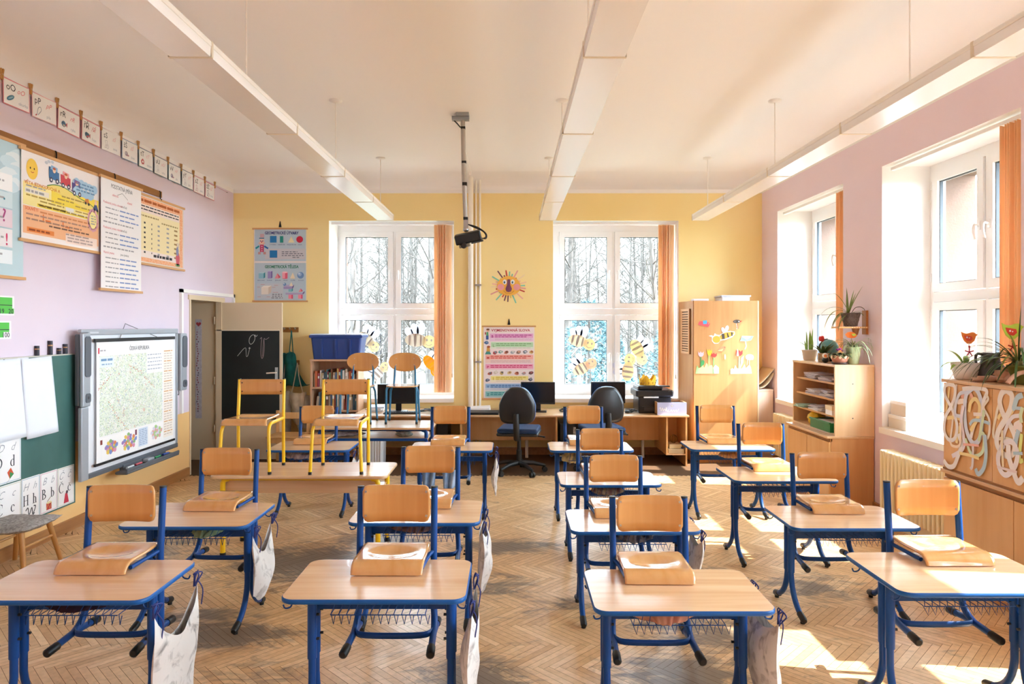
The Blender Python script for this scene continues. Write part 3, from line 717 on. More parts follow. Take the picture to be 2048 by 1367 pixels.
shoe_bag('B4', 'white shoe bag on the back-row desk in the column under the projector', .34, .24, .07, .02, .0, .03, 8)
shoe_bag('A4', 'white shoe bag on the back-row desk behind the yellow chairs', .22, .24, .06, .015, .0, .03, 9)

# cloths stuffed in the wire baskets
def cloth(k, x0, x1, y, dz, mt, label, seed=0, h=.03):
    xl, yn, w, d, z = DESKS[k]; m = MB(); cx = xl + (x0 + x1) / 2
    def fn(u, v):
        a = (u - .5) * 2; b = (v - .5) * 2; e = max(0, 1 - a * a) ** .5 * max(0, 1 - b * b) ** .4
        n = noise.noise(Vector((a * 2.2 + seed, b * 2.2, seed))) + .5 * noise.noise(Vector((a * 6, b * 5 + seed, 2)))
        q = (1 - .45 * b * b) * (1 + .18 * n); p_ = (1 - .4 * a * a) * (1 + .3 * noise.noise(Vector((a * 4, seed, 5))))
        return (a * (x1 - x0) / 2 * q, b * .11 * p_, h * e * (1 + n * .9))
    grid(m, fn, 26, 16, mt); grid(m, lambda u, v: (fn(u, v)[0], fn(u, v)[1], -.35 * fn(u, v)[2] * (1 + .5 * noise.noise(Vector((u * 7, v * 6, seed))))), 26, 16, mt)
    o = m.build('cloth', loc=(cx, yn + d / 2 + y, z - .108 + .012 + dz)); tag(o, label, 'cloth', 'cloths in the desk baskets'); return o
def cl(n, a, b, s=14): return noisy('cloth_' + n, a, b, s, rough=.95, spec=.1, detail=2)
cloth('A1', .18, .50, .0, 0, cl('plum', '#3a2733', '#2a2030'), 'dark plum cloth in the basket of the front-row desk along the map board', 1)
cloth('A2', .32, .48, -.02, 0, cl('green', '#93a98a', '#7b9376'), 'pale green cloth in the basket of the second-row desk along the map board', 2, .035)
cloth('B2', .19, .50, .02, 0, cl('mauve', '#8f7472', '#6d5757'), 'mauve brown cloth in the basket of the second-row desk under the projector', 3, .035)
cloth('C1', .17, .45, -.02, 0, cl('peach', '#dcae92', '#c98e7a', 8), 'peach cloth in the basket of the front-row desk towards the printer', 4, .035)
cloth('C2', .26, .50, .0, 0, cl('slate', '#8c8f99', '#30344c', 20), 'slate checked cloth in the basket of the second-row desk towards the printer', 5, .045)
cloth('C3', .24, .48, .0, 0, cl('sage', '#b9b3a0', '#7b5a62', 20), 'grey green cloth in the basket of the third-row desk towards the printer', 6, .04)
cloth('C4', .12, .30, .0, -.02, cl('straw', '#e4d69a', '#8d8a72', 16), 'straw yellow cloth in the basket of the back-row desk towards the printer', 7, .06)
cloth('D4', .30, .50, .0, 0, cl('sand', '#d8b58e', '#c39a70', 12), 'sandy cloth in the basket of the back-row desk along the radiators', 8, .03)
cloth('A4', .10, .45, .0, 0, cl('lilac', '#c6b8bd', '#9a8b93', 16), 'pale lilac cloth in the basket of the back-row desk behind the yellow chairs', 9, .05)

# towels hung under the back-row desk
def towel(loc, w, h, mt, label, seed):
    m = MB(); grid(m, lambda u, v: ((u - .5) * w * (1 - .25 * v), .02 * math.sin(u * 11 + seed + v * 2), -h * v * (1 + .08 * math.sin(u * 5))), 20, 10, mt)
    o = m.build('towel', loc=loc, mods=[('solid', .004, 0)]); return tag(o, label, 'towel', 'blue towels under the back-row desk')
towel((-.70, 5.80, .46), .12, .20, cl('sky', '#9fb4cd', '#6f8cb5', 10), 'blue striped towel, the nearer the wall, under the back-row desk', 1)
towel((-.52, 5.80, .46), .13, .17, cl('sky2', '#b4c4d8', '#7c9ac0', 10), 'pale blue checked towel, the nearer the aisle, under the back-row desk', 2)

# ------------------------------------------------------------------ yellow double desk with two yellow chairs standing on it
def double_desk(X0, X1, Y0, Y1, z, label, frame, edge, shelf):
    W_, D_ = X1 - X0, Y1 - Y0; root = thing('double_desk', label, 'desk', ((X0 + X1) / 2, (Y0 + Y1) / 2, 0))
    slab(W_, D_, z, .022, .05, BEECH, edge, root); zt = z - .022; xs = W_ / 2 - .075
    for sx in (-1, 1):
        for sy in (-1, 1):
            m = MB(); x = sx * xs; y = sy * (D_ / 2 - .07)
            m.tube([(x, y, 0.02), (x, y, zt - .06)] + bend((x, y, zt - .05), (x, y, zt - .012), (x - sx * .045, y, zt - .012), 6)[1:], .019, frame, 12); lg = m.build('leg', root)
            m = MB(); m.cyl((x, y, 0), (x, y, .03), .021, BLACK, 12); m.build('foot_cap', lg)
    m = MB()
    for y in (-(D_ / 2 - .07), D_ / 2 - .07): m.tube([(-xs + .04, y, zt - .012), (xs - .04, y, zt - .012)], .0115, frame, 10)
    m.build('rail', root)
    if shelf:
        m = MB(); m.rbox(-xs - .02, xs + .02, -D_ / 2 + .02, D_ / 2 - .06, z - .135, z - .115, .004, BEECH); m.build('shelf', root)
        m = MB(); m.rbox(-xs - .02, xs + .02, -D_ / 2 + .01, -D_ / 2 + .02, z - .14, z - .112, .003, frame); m.build('shelf_edge', root)
    else:
        m = MB(); m.rbox(-xs + .0, xs - .0, -D_ / 2 + .105, -D_ / 2 + .12, zt - .125, zt - .02, .003, BEECH); m.build('front_panel', root)
        m = MB(); m.rbox(-xs, xs, -D_ / 2 + .12, D_ / 2 - .1, zt - .125, zt - .11, .003, BEECH); m.build('shelf', root)
    return root
double_desk(-2.174, -.894, 4.90, 5.41, .60, 'beech double desk with yellow legs carrying two yellow chairs', YEL, BEECH, False)
double_desk(-2.085, -.815, 7.09, 7.66, .62, 'beech double desk with blue legs and a shelf, under the oval-backed chairs', BLUE, BEECH, True)

def yellow_chair(label):
    root = thing('school_chair', label, 'chair', (0, 0, 0), 0, 'yellow chairs on the double desk')
    m = MB()
    def seat(u, v):
        prof = [(.155, .388), (.05, .383), (-.09, .385), (-.135, .387), (-.158, .380), (-.168, .366), (-.170, .352)]
        k = v * 6; i = min(int(k), 5); t = k - i; y = prof[i][0] * (1 - t) + prof[i + 1][0] * t; z = prof[i][1] * (1 - t) + prof[i + 1][1] * t
        x = (u - .5) * 2 * (.150 + .018 * v); r = (x / .12) ** 2 + (y / .11) ** 2
        if r < 1: z -= .008 * (1 - r)
        return (x, y, z)
    grid(m, seat, 20, 24, PLYX); m.build('seat', root, mods=[('solid', .011, -1)])
    m = MB()
    def back(u, v):
        x = (u - .5) * .345; c = .02; ax = abs(x); cut = 0 if ax < .1725 - c else c - math.sqrt(max(0, c * c - (ax - .1725 + c) ** 2))
        z = .545 + cut + (.118 - 2 * cut) * v; return (x, .178 + .012 * (1 - (x / .17) ** 2), z)
    grid(m, back, 24, 4, PLY); bk = m.build('backrest', root, mods=[('solid', .010, 0)])
    for x in (-.15, .15):
        for z in (.57, .637): m = MB(); m.cyl((x, .170, z), (x, .181, z), .005, BLACK, 8); m.build('rivet', bk)
    for sx in (-1, 1):
        m = MB(); x = sx * .175
        m.tube([(x * 1.0, .165, .012), (x, .160, .30), (x, .160, .40), (x * .99, .185, .664)], .0125, YEL, 12); lg = m.build('rear_leg', root)
        m = MB(); m.cyl((x, .165, 0), (x, .165, .02), .0138, BLACK, 12); m.build('foot_cap', lg); m = MB(); m.cyl((x * .99, .1852, .662), (x * .99, .186, .669), .013, BLACK, 12); m.build('end_cap', lg)
        m = MB(); m.tube([(x * .99, .16, .366), (x * .97, -.06, .362)] + bend((x * .97, -.08, .362), (x * .96, -.145, .362), (x * .99, -.155, .29), 6) + [(x * 1.06, -.172, .012)], .0125, YEL, 12); lg = m.build('front_leg', root)
        m = MB(); m.cyl((x * 1.062, -.172, 0), (x * 1.06, -.172, .02), .0138, BLACK, 12); m.build('end_cap', lg)
    return root
yc = yellow_chair('yellow-legged chair on the double desk, in front of the blackboard door'); yc.location = (-1.940, 5.132, .6005)
dup(yc, (-1.278, 5.130, .6005), R(1.5), 'yellow-legged chair on the double desk, in front of the bookcase')

def oval_chair(label):
    root = thing('school_chair', label, 'chair', (0, 0, 0), 0, 'oval-backed chairs on the double desk')
    m = MB(); pts = [(.172 * (abs(math.cos(t)) ** .75) * (1 if math.cos(t) > 0 else -1) * (1 + .03 * math.sin(t)), -.02 + .17 * (abs(math.sin(t)) ** .8) * (1 if math.sin(t) > 0 else -1)) for t in [2 * math.pi * i / 32 for i in range(32)]]
    m.prism(Frame((0, 0, 0), (1, 0, 0), (0, 1, 0)), pts, .400, .411, PLYX); m.build('seat', root, mods=[('bevel', .004)])
    m = MB()
    def back(u, v):
        t = u * 2 - 1; x = .182 * t; e = max(0, 1 - abs(t) ** 3.2) ** .5; top, bot = .105 * e, -.105 * max(0, 1 - abs(t) ** 2.3) ** .5
        z = .650 + bot + (top - bot) * v; return (x, .195 + .03 * (1 - t * t) - .0, z)
    grid(m, back, 40, 8, PLY); bk = m.build('backrest', root, mods=[('solid', .010, 0)])
    for x in (-.10, .10):
        for z in (.62, .69): m = MB(); m.cyl((x, .207, z), (x, .217, z), .005, STEEL, 8); m.build('rivet', bk)
    for sx in (-1, 1):
        m = MB(); x = sx * .165
        m.tube([(x, -.135, .01)] + [(x * .97, -.13, .34)] + bend((x * .97, -.13, .36), (x * .96, -.128, .392), (x * .90, -.09, .392), 5) + [(x * .90, .06, .392)], .0115, TEAL, 12); lg = m.build('front_leg', root)
        m = MB(); m.cyl((x, -.135, 0), (x, -.135, .025), .0135, BLACK, 12); m.build('foot_cap', lg)
        m = MB(); m.tube([(x * 1.02, .165, .01), (x * .92, .14, .33), (x * .80, .13, .385)], .0115, TEAL, 12); lg = m.build('rear_leg', root)
        m = MB(); m.cyl((x * 1.02, .165, 0), (x * 1.018, .164, .025), .0135, BLACK, 12); m.build('foot_cap', lg)
        m = MB(); m.tube([(x * .72, -.03, .392), (x * .72, .13, .392), (x * .72, .17, .41), (x * .70, .205, .50), (x * .66, .225, .66)], .0105, TEAL, 12); m.build('back_post', root)
    return root
oc = oval_chair('oval-backed blue chair on the double desk, in front of the bookcase'); oc.location = (-1.672, 7.48, .6205); oc.rotation_euler = (0, 0, R(-2))
dup(oc, (-1.186, 7.48, .6205), R(2), 'oval-backed blue chair on the double desk, in front of the first monitor')
m = MB(); m.ball((0, 0, .03), (.085, .06, .03), noisy('grey_rag', '#b6b4a8', '#6c6f63', 18, rough=.9), 14, 10, .6, 3)
o = m.build('rag', loc=(-1.13, 7.25, .505)); tag(o, 'grey rag lying on the shelf of the blue double desk', 'cloth')
m = MB(); m.ball((0, 0, .03), (.20, .08, .032), noisy('pale_rag', '#c8bab4', '#8f8586', 18, rough=.9), 18, 10, .6, 5)
o = m.build('rag', loc=(-1.80, 7.28, .505)); tag(o, 'long pale rag lying on the shelf of the blue double desk', 'cloth')
# ------------------------------------------------------------------ things on the map board wall
LF = Frame((XL, 0, 0), (0, 1, 0))                          # a = y, b = z, reads from the near end to the far end
PINK = ink('#e2838f'); PALEP = ink('#eab7bd'); BLUEB = ink('#86a9c4'); TEALB = ink('#4e7f90'); GREYW = ink('#a9b3bf')
PEG = wood('clothespin_wood', '#b98545', '#c8965a', 'z', .6)
# alphabet cards pegged to a string
PY = [4.84, 5.13, 5.43, 5.73, 6.01, 6.32, 6.61, 6.895, 7.185, 7.473, 7.76, 8.05, 8.32]
def pz(y): return 3.452 - (y - 4.8) * .020
CARDS = [('oO', PINK, 'okurka', 'cucumber', '#4d7f9a'), ('pP', PALEP, 'pila', 'saw', '#8d98a6'), ('rR', PINK, 'ryba', 'fish', '#5d7f9c'), ('řŘ', PINK, 'řepa', 'beets', '#4a6f86'), ('sS', PAPER, 'sova', 'bird', '#b9b9bd'), ('šŠ', BLUEB, 'šnek', 'snail', '#a99aa6'),
         ('tT', TEALB, 'tulipán', 'flower', '#d2616b'), ('uU', TEALB, 'ucho', 'ear', '#c7ced6'), ('vV', TEALB, 'víla', 'ball', '#8f8aa6'), ('yY', TEALB, 'lyže', 'skis', '#c3c3cb'), ('zZ', PALEP, 'zebra', 'zebra', '#c8898f'), ('žŽ', PINK, 'žirafa', 'giraffe', '#7b7f8a')]
m = MB(); m.tube([(XL + .012, y, pz(y) + .005) for y in [4.2 + i * .25 for i in range(19)]], .003, mat('pink_string', '#d9aeb8', .8), 6)
for y in (4.2, 8.7): m.cyl((XL, y, pz(y) + .005), (XL + .018, y, pz(y) + .005), .005, STEEL, 8)
tag(m.build('string'), 'pink string stretched above the posters carrying the alphabet cards', 'string')
rnd = random.Random(2)
for i, (t, bc, wd, pic, pc) in enumerate(CARDS):
    y0, y1 = PY[i] + .012, PY[i + 1] - .012; y0 -= .0; zt = pz(y0); w = y1 - y0; h = .186
    root = thing('alphabet_card', 'white letter card reading %s pegged on the string, with a small picture of a %s' % (t, pic), 'card', (XL + .014 + .002 * (i % 2), y0, zt), 0, 'alphabet cards on the string')
    f0 = Frame((0, 0, 0), (0, 1, 0)); tilt = rnd.uniform(-.03, .02); f = f0.at(0, 0, 0, tilt)
    m = MB(); frbox(m, f, 0, -h, w, 0, 0, .0015, bc); frbox(m, f, .006, -h + .006, w - .006, -.006, .0015, .002, PAPER); m.build('card', root)
    m = MB(); m.text(f, t, .03, -.075, .07, .0026, INK); m.text(f, t, w - .125, -.078, .055, .0026, PINK if i < 4 else PALEP, shear=.45)
    m.text(f, wd, w - .115, -h + .03, .034, .0026, GREYW); m.build('lettering', root)
    m = MB(); P = ink(pc); P2 = ink('#c9666b'); a, b = .07, -.128
    if i in (0,): m.oval(f, a, b, .042, .016, .0026, P, rot=.5); m.oval(f, a + .004, b + .002, .03, .006, .0027, ink('#8fb4c4'), rot=.5)
    elif i == 1: m.stroke(f, [(a - .02, b - .035), (a - .005, b + .02), (a + .02, b + .035), (a + .028, b + .01), (a - .008, b - .03)], .005, .0026, P); m.stroke(f, [(a - .035, b - .04), (a - .02, b - .03)], .01, .0026, P2, smooth=False)
    elif i in (2, 3): m.oval(f, a, b, .03, .024, .0026, P, wob=.3, seed=i); m.poly(f, [(a + .02, b), (a + .045, b + .02), (a + .045, b - .02)], .0026, P2); m.oval(f, a - .012, b + .006, .005, .005, .0028, INK); m.oval(f, a + .006, b - .012, .014, .008, .0027, P2 if i == 3 else ink('#c8b9a4'))
    elif i == 6: m.oval(f, a, b, .03, .026, .0026, P2, wob=.3); m.oval(f, a, b, .014, .01, .0027, PAPER)
    elif i in (5, 8): m.oval(f, a, b, .024, .022, .0026, P); m.oval(f, a + .026, b - .012, .02, .008, .0026, ink('#b98a9c')); m.oval(f, a - .006, b + .004, .011, .01, .0027, ink('#c3c3cf'))
    else: m.stroke(f, [(a - .025, b - .035), (a - .01, b), (a - .02, b + .025), (a + .008, b + .032), (a + .012, b + .005), (a + .03, b - .01), (a + .022, b - .035), (a - .005, b - .03)], .004, .0026, P, closed=True); m.oval(f, a + .004, b - .012, .012, .012, .0026, ink('#d9d3d6'))
    m.build('picture', root)
m0 = None
for i, y in enumerate(PY):
    z = pz(y) + .012
    if m0 is None:
        root = thing('clothespin', '', 'clothespin', (XL + .016, y, z), 0, 'wooden clothespins on the string')
        for s_ in (-1, 1):
            m = MB(); m.prism(Frame((0, 0, 0), (0, 1, 0)), [(s_ * .002, -.04), (s_ * .010, -.035), (s_ * .010, .0), (s_ * .018, .038), (s_ * .008, .042), (s_ * .002, .0)][::s_], -.006, .007, PEG); m.build('prong', root)
        m = MB(); m.tube([(.009 * math.cos(t), .006 * math.sin(t), 0) for t in [j * .6 for j in range(11)]], .002, STEEL, 5); m.build('spring', root); m0 = root
    else: root = dup(m0, (XL + .016, y, z), 0, '')
    root['label'] = ('wooden clothespin before the oO card' if i == 0 else 'wooden clothespin after the žŽ card' if i == 12 else 'wooden clothespin between the %s and %s cards' % (CARDS[i - 1][0], CARDS[i][0]))

# brown rail with poster hooks
root = thing('poster_rail', 'long brown wooden rail that carries the roller posters', 'rail', (XL, 0, 0))
m = MB(); m.box(0, .022, 3.3, 7.05, 3.0, 3.062, BROWN); m.build('rail', root, mods=[('bevel', .003)])
for y in (3.7, 5.40, 6.20, 7.00):
    m = MB(); m.tube(smooth_path([(.01, y, 3.06), (.03, y, 3.05), (.03, y, 2.985), (.036, y, 2.965), (.045, y, 2.978)], 4), .006, BLACK, 6, flat=.6); m.build('hook', root)

def roller_poster(y0, y1, z0, z1, d, label, name='roller_poster', base=None, bow=.012):
    root = thing(name, label, 'poster', (XL + d, y0, z0)); f = Frame((0, 0, 0), (0, 1, 0)); w, h = y1 - y0, z1 - z0
    m = MB(); frbox(m, f, 0.005, .012, w - .005, h - .008, 0, .002, base or SHEET); sh = m.build('sheet', root)
    for b in (0, h - .016):
        m = MB(); frbox(m, f, -.015, b - .004, w + .015, b + .018, -.006, .010, BATTEN); m.build('batten', root, mods=[('bevel', .003)])
    m = MB(); return root, f, w, h, m
rnd = random.Random(11)
# cloud-bordered poster at the near end
root, f, w, h, m = roller_poster(4.05, 5.035, 2.02, 3.015, .03, 'pale blue cloud-bordered poster at the near end of the brown rail', base=mat('cloud_sheet', '#bcd6de', .25, coat=.4))
CL1, CL2, PK = ink('#dfe8ea'), ink('#c9dde3'), ink('#e6d3dc')
for i in range(9): m.oval(f, w - .05 - .05 * (i % 3), h - .1 - .03 * i, .09, .045, .003 + i * .0003, CL1 if i % 2 else CL2, wob=.2, seed=i)
for j, (b0, b1, c) in enumerate(((.62, .74, PAPER), (.50, .61, ink('#cfe0e4')), (.36, .49, PK), (.22, .35, ink('#ece7e8')), (.1, .2, ink('#e8eef0')))):
    m.rect(f, .08, b0, w - .12, b1, .0065, c); m.words(f, .14, w - .2, b0 + .06, .014, .0072, INKG, rnd); m.words(f, .14, w - .28, b0 + .025, .014, .0072, INK if j == 3 else INKG, rnd)
m.text(f, '?', w - .215, .40, .13, .0075, ink('#a8447e'), bold=.01); m.text(f, '!', w - .185, .235, .12, .0075, ink('#cf2f62'), bold=.012); m.oval(f, w - .2, .56, .008, .008, .0075, ink('#3b7f91'))
m.build('print', root)

# sun and train poster
root, f, w, h, m = roller_poster(4.985, 5.94, 2.305, 2.992, .045, 'poster with a sun and a little train over yellow and orange text panels', base=mat('glossy_sheet', '#f3eae6', .22, coat=.3))
YB1, YB2, ORB, SUNY = ink('#f6e49a'), ink('#f5d94e'), ink('#f4b98c'), ink('#f4c74f')
m.rect(f, .02, .27, w - .02, .44, .0028, YB1); m.rect(f, .33, .33, w - .02, .455, .0032, YB2); m.rect(f, .02, .06, w - .02, .265, .0028, ORB); m.rect(f, .50, .04, w - .04, .12, .0033, ink('#f3dccf'))
m.poly(f, [(.28, .455), (.36, .478), (.46, .482), (.55, .465), (.68, .43), (.8, .41), (.9, .37), (w - .02, .34), (w - .02, .33), (.28, .44)], .0036, ink('#f2d97a')); m.stroke(f, [(.28, .455), (.36, .478), (.46, .482), (.55, .465), (.68, .43), (.8, .41), (.9, .37), (w - .03, .34)], .007, .0042, ink('#5b8f4a'))
m.oval(f, .115, .545, .062, .078, .004, SUNY); m.oval(f, .095, .55, .006, .008, .0046, INK); m.oval(f, .137, .55, .006, .008, .0046, INK); m.stroke(f, [(.1, .525), (.117, .518), (.134, .525)], .004, .0046, INKR)
for k, (a, c) in enumerate(((.36, '#44729f'), (.50, '#cf4a52'), (.64, '#5a4a86'))):
    b = (.49, .475, .44)[k]; q = ink(c); m.poly(f, [(a - .06, b + .03), (a + .06, b + .02), (a + .058, b + .09), (a - .062, b + .105)], .0048, q); m.poly(f, [(a - .04, b + .065), (a + .04, b + .06), (a + .04, b + .125), (a - .035, b + .135)], .0044, ink('#8eb3d1') if k == 0 else ink('#e8a0a0') if k == 1 else ink('#7d6aa6'))
    for s_ in (-.035, .035): m.oval(f, a + s_, b + .02, .019, .021, .0054, ink('#4c4658')); m.oval(f, a + s_, b + .02, .008, .009, .0058, PAPER)
    m.oval(f, a, b + .098, .018, .02, .0054, ink('#f0c8a8')); m.oval(f, a, b + .112, .019, .01, .0057, ink('#c9603a'))
m.rect(f, .30, .56, .32, .61, .0044, ink('#44729f'))
for a, b in ((.27, .63), (.30, .645), (.34, .65)): m.oval(f, a, b, .018, .012, .0044, ink('#c5c9cf'))
m.stroke(f, [(.42, .51), (.47, .50)], .006, .0044, INK); m.stroke(f, [(.56, .48), (.60, .465)], .006, .0044, INK)
for k in range(9): m.oval(f, .64 + (k % 5) * .058, .555 - (k // 5) * .05 - .004 * k, .05, .035, .004 + k * .0002, ink('#a9c7dc'), wob=.2, seed=k)
for b in (.575, .548, .52): m.words(f, .63, .88, b - .03, .012, .0065, ink('#6b8fb2'), rnd)
for a, b, c in ((.775, .425, '#d2813c'), (.895, .39, '#4d5a86')): m.poly(f, [(a - .04, b - .02), (a + .04, b - .03), (a, b + .055)], .0046, ink(c)); m.oval(f, a, b + .04, .018, .02, .005, ink('#f0c8a8')); m.oval(f, a - .02, b - .02, .012, .012, .005, INK); m.oval(f, a + .022, b - .024, .012, .012, .005, INK)
m.text(f, 'VĚTA JEDNODUCHÁ A', .03, .425, .036, .005, ink('#e2913a'), bold=.01, fit=.40)
m.text(f, 'SOUVĚTÍ', .04, .235, .032, .005, ink('#e06a4a'), bold=.01, fit=.14); m.words(f, .2, w - .06, .232, .012, .005, ink('#d98a5a'), rnd, .04, .1)
m.rect(f, .04, .36, .30, .40, .004, ink('#ece2cf')); m.words(f, .05, .25, .37, .018, .0046, INKG, rnd); m.words(f, .05, .26, .41, .010, .0046, INKG, rnd)
m.rect(f, .5, .30, .60, .33, .004, ink('#e9e6df')); m.rect(f, .52, .285, .80, .298, .004, ink('#ece6d8'))
for b, a0, a1 in ((.40, .45, .82), (.372, .40, .60), (.35, .62, .9), (.34, .05, .48), (.315, .2, .48), (.31, .62, .82), (.287, .18, .5)): m.words(f, a0, a1, b, .011, .0048, ink('#b79a4c'), rnd, .04, .09)
m.rect(f, .17, .275, .80, .30, .0038, YB2); m.words(f, .19, .78, .281, .012, .0048, ink('#a98d3a'), rnd, .04, .09)
for b, a0, a1, c in ((.20, .05, .8, '#b58a78'), (.165, .05, .7, '#a77e6a'), (.14, .3, .8, '#7d5a4a'), (.105, .5, .8, '#b59a90'), (.08, .52, .85, '#b9a39c'), (.055, .52, .85, '#b9a39c')): m.words(f, a0, a1, b, .012, .0048, ink(c), rnd, .03, .09)
m.rect(f, .06, .075, .36, .11, .004, ink('#ee8a42')); m.words(f, .08, .33, .085, .014, .0048, ink('#9c4a20'), rnd, .03, .07)
for a, b in ((.23, .175), (.46, .16)): m.rect(f, a, b, a + .012, b + .05, .0046, ink('#e8772e')); m.rect(f, a + .03, b, a + .09, b + .012, .0046, ink('#e8772e'))
for k in range(12): m.oval(f, .855 + .055 * math.cos(k * math.pi / 6), .275 + .075 * math.sin(k * math.pi / 6), .022, .026, .005, ink('#e7a9b4'))
m.oval(f, .855, .275, .052, .072, .0056, YB1)
for k in range(4): m.words(f, .825, .89, .305 - k * .022, .009, .0062, INKG, rnd)
m.build('print', root)

# white noun poster
root, f, w, h, m = roller_poster(5.912, 6.565, 1.992, 2.992, .07, 'tall white poster of nouns printed in black, red and blue')
m.text(f, 'PODSTATNÁ JMÉNA', w / 2, h - .085, .052, .0026, INK, 'c', fit=.34)
m.stroke(f, [(.33, h - .105), (.25, h - .135)], .003, .0026, INK); m.stroke(f, [(.33, h - .105), (.42, h - .15)], .003, .0026, INK)
m.text(f, 'obecná', .22, h - .155, .032, .0026, INKR, 'c'); m.text(f, 'vlastní', .45, h - .185, .032, .0026, INKR, 'c')
def para(b, red, blk, n, last=True):
    m.text(f, red, .04, b, .030, .0026, INKR); m.text(f, blk, .04 + .26, b, .030, .0026, INK)
    for i in range(n):
        bb = b - .042 * (i + 1); m.words(f, .07, .07 + .2, bb, .010, .0026, INKG, rnd, .02, .08); m.words(f, .29, .60 - .04 * (i % 2), bb, .012, .0026, INKB, rnd, .05, .1)
    if last: m.words(f, .04, .52, b - .042 * (n + 1), .013, .0026, INKG, rnd)
para(h - .235, 'Podstatná jména obecná', 'označují:', 3); para(h - .455, 'Podstatná jména vlastní', 'označují:', 3); para(h - .675, 'Vlastní jména', 'jsou jména:', 7, False)
m.build('print', root)

# orange poster
root, f, w, h, m = roller_poster(6.46, 7.50, 2.28, 2.972, .03, 'orange-bordered poster with columns of words on a pale panel', base=mat('laminated_sheet', '#f3e6dc', .12, coat=.6))
STR = noisy('orange_hatch', '#ee9a62', '#f5c39d', 60, (1, 1, 1), .5); m.rect(f, .02, .03, w - .03, h - .03, .0026, STR)
m.rect(f, .08, .10, w - .1, h - .18, .0034, ink('#f4e3b2')); m.rect(f, .06, h - .19, w - .1, h - .10, .0032, ink('#f3ded2')); m.rect(f, .08, .07, w - .1, .14, .004, ink('#f3e4dc'))
m.words(f, .08, w - .1, h - .078, .026, .004, ink('#b55a24'), rnd, .08, .18, .015)
for b in (h - .125, h - .155): m.words(f, .08, w - .12, b, .011, .004, INK, rnd, .04, .09)
m.words(f, .12, .5, h - .22, .014, .0042, ink('#a48d55'), rnd); m.words(f, .56, .9, h - .25, .014, .0042, ink('#a48d55'), rnd)
for i in range(7):
    b = h - .29 - i * .048
    for a, ww, c in ((.22, .03, INK), (.36, .012, INK), (.48, .04, INKG), (.66, .05, INKG), (.82, .07, ink('#a5824e'))): m.rect(f, a, b, a + ww, b + .018, .0042, c)
m.words(f, .4, .8, .088, .026, .0046, INK, rnd, .03, .08)
m.oval(f, .90, .12, .045, .075, .005, ink('#d2606a'), wob=.3); m.oval(f, .89, .20, .03, .05, .0052, ink('#8f92b4'), wob=.2); m.stroke(f, [(.885, .24), (.88, .29)], .014, .0052, ink('#c8b4b8')); m.stroke(f, [(.91, .24), (.925, .29)], .014, .0052, ink('#c8b4b8')); m.oval(f, .895, .05, .05, .015, .005, ink('#7fae74'))
m.build('print', root)

# green number strips
GRN = mat('green_card', '#55c24a', .5)
def strip(y0, y1, z0, z1, txts, label):
    root = thing('number_strip', label, 'number line', (XL + .004, y0, z0)); f = Frame((0, 0, 0), (0, 1, 0)); w, h = y1 - y0, z1 - z0
    m = MB(); frbox(m, f, 0, 0, w, h, 0, .002, PAPER); m.build('card', root)
    m = MB(); frbox(m, f, 0, .012, w - .02, h - .012, .002, .0026, GRN); frbox(m, f, 0, h * .5, w - .02, h * .5 + .005, .0026, .003, INK)
    for a, t in txts: m.rect(f, a - .026, .012, a + .03, .05, .0032, PAPER if t == '100' else GRN); m.text(f, t, a, .012, .05, .0036, INK, 'c', bold=.01)
    m.build('print', root)
strip(4.15, 4.975, 1.755, 1.895, [(w_, str(n)) for n, w_ in ((16, .48), (17, .55), (18, .62), (19, .705), (20, .79))], 'green number strip ending in 20, above the other green strip')
strip(4.15, 4.945, 1.585, 1.715, [(.745, '100')], 'green number strip ending in 100, above the chalkboard')

# dark green chalkboard with sheets and letter cards
GB = noisy('green_chalkboard', '#3b645e', '#44706a', 3, rough=.55)
root = thing('chalkboard', 'dark green chalkboard low on the wall beside the map board', 'chalkboard', (XL + .003, 3.4, .22)); m = MB(); m.box(0, .022, 0, 2.243, 0, 1.222, GB); m.build('board', root, mods=[('bevel', .003)])
m = MB(); m.box(0, .028, 0, 2.243, 1.222, 1.232, mat('pale_edge', '#c8c5b8', .5)); m.build('top_edge', root)
for y, hh, l in ((5.20, .075, 'shorter dark chalk holder, the nearest of four on the chalkboard'), (5.35, .11, 'tallest dark chalk holder standing on the chalkboard'), (5.455, .05, 'shortest dark chalk holder standing on the chalkboard'), (5.53, .08, 'dark chalk holder nearest the grey speaker on the chalkboard')):
    root = thing('chalk_holder', l, 'chalk holder', (XL + .016, y, 1.452), 0, 'chalk holders on the chalkboard')
    m = MB(); m.cyl((0, 0, 0), (0, 0, hh), .016, mat('dark_rod', '#2a2530', .5), 10); m.build('body', root); m = MB(); m.cyl((0, 0, hh * .62), (0, 0, hh * .72), .0168, mat('copper_ring', '#b98a5a', .4), 10); m.build('ring', root)
def sheet(pts, d, curl, label):
    m = MB(); f = Frame((XL + d, 0, 0), (0, 1, 0)); (a0, a1, z0, z1, sl) = pts
    def fn(u, v): return f.p(a0 + (a1 - a0) * u + sl * (1 - v), z0 + (z1 - z0) * v + .01 * u, curl * (1 - v) * (.4 + math.sin(u * 2.2)) + .004 * math.sin(u * 9))
    grid(m, fn, 14, 12, mat('large_paper', '#e9edf4', .8, spec=.2)); tag(m.build('paper_sheet', mods=[('solid', .0015, 0)]), label, 'paper', 'big sheets on the chalkboard')
sheet((4.60, 5.09, .852, 1.437, .02), .028, .012, 'big white sheet on the chalkboard, half behind the other sheet')
sheet((5.0, 5.325, .84, 1.434, .045), .040, .022, 'big white sheet hanging free on the chalkboard, its edge curling')
CUR = ink('#8d9098')
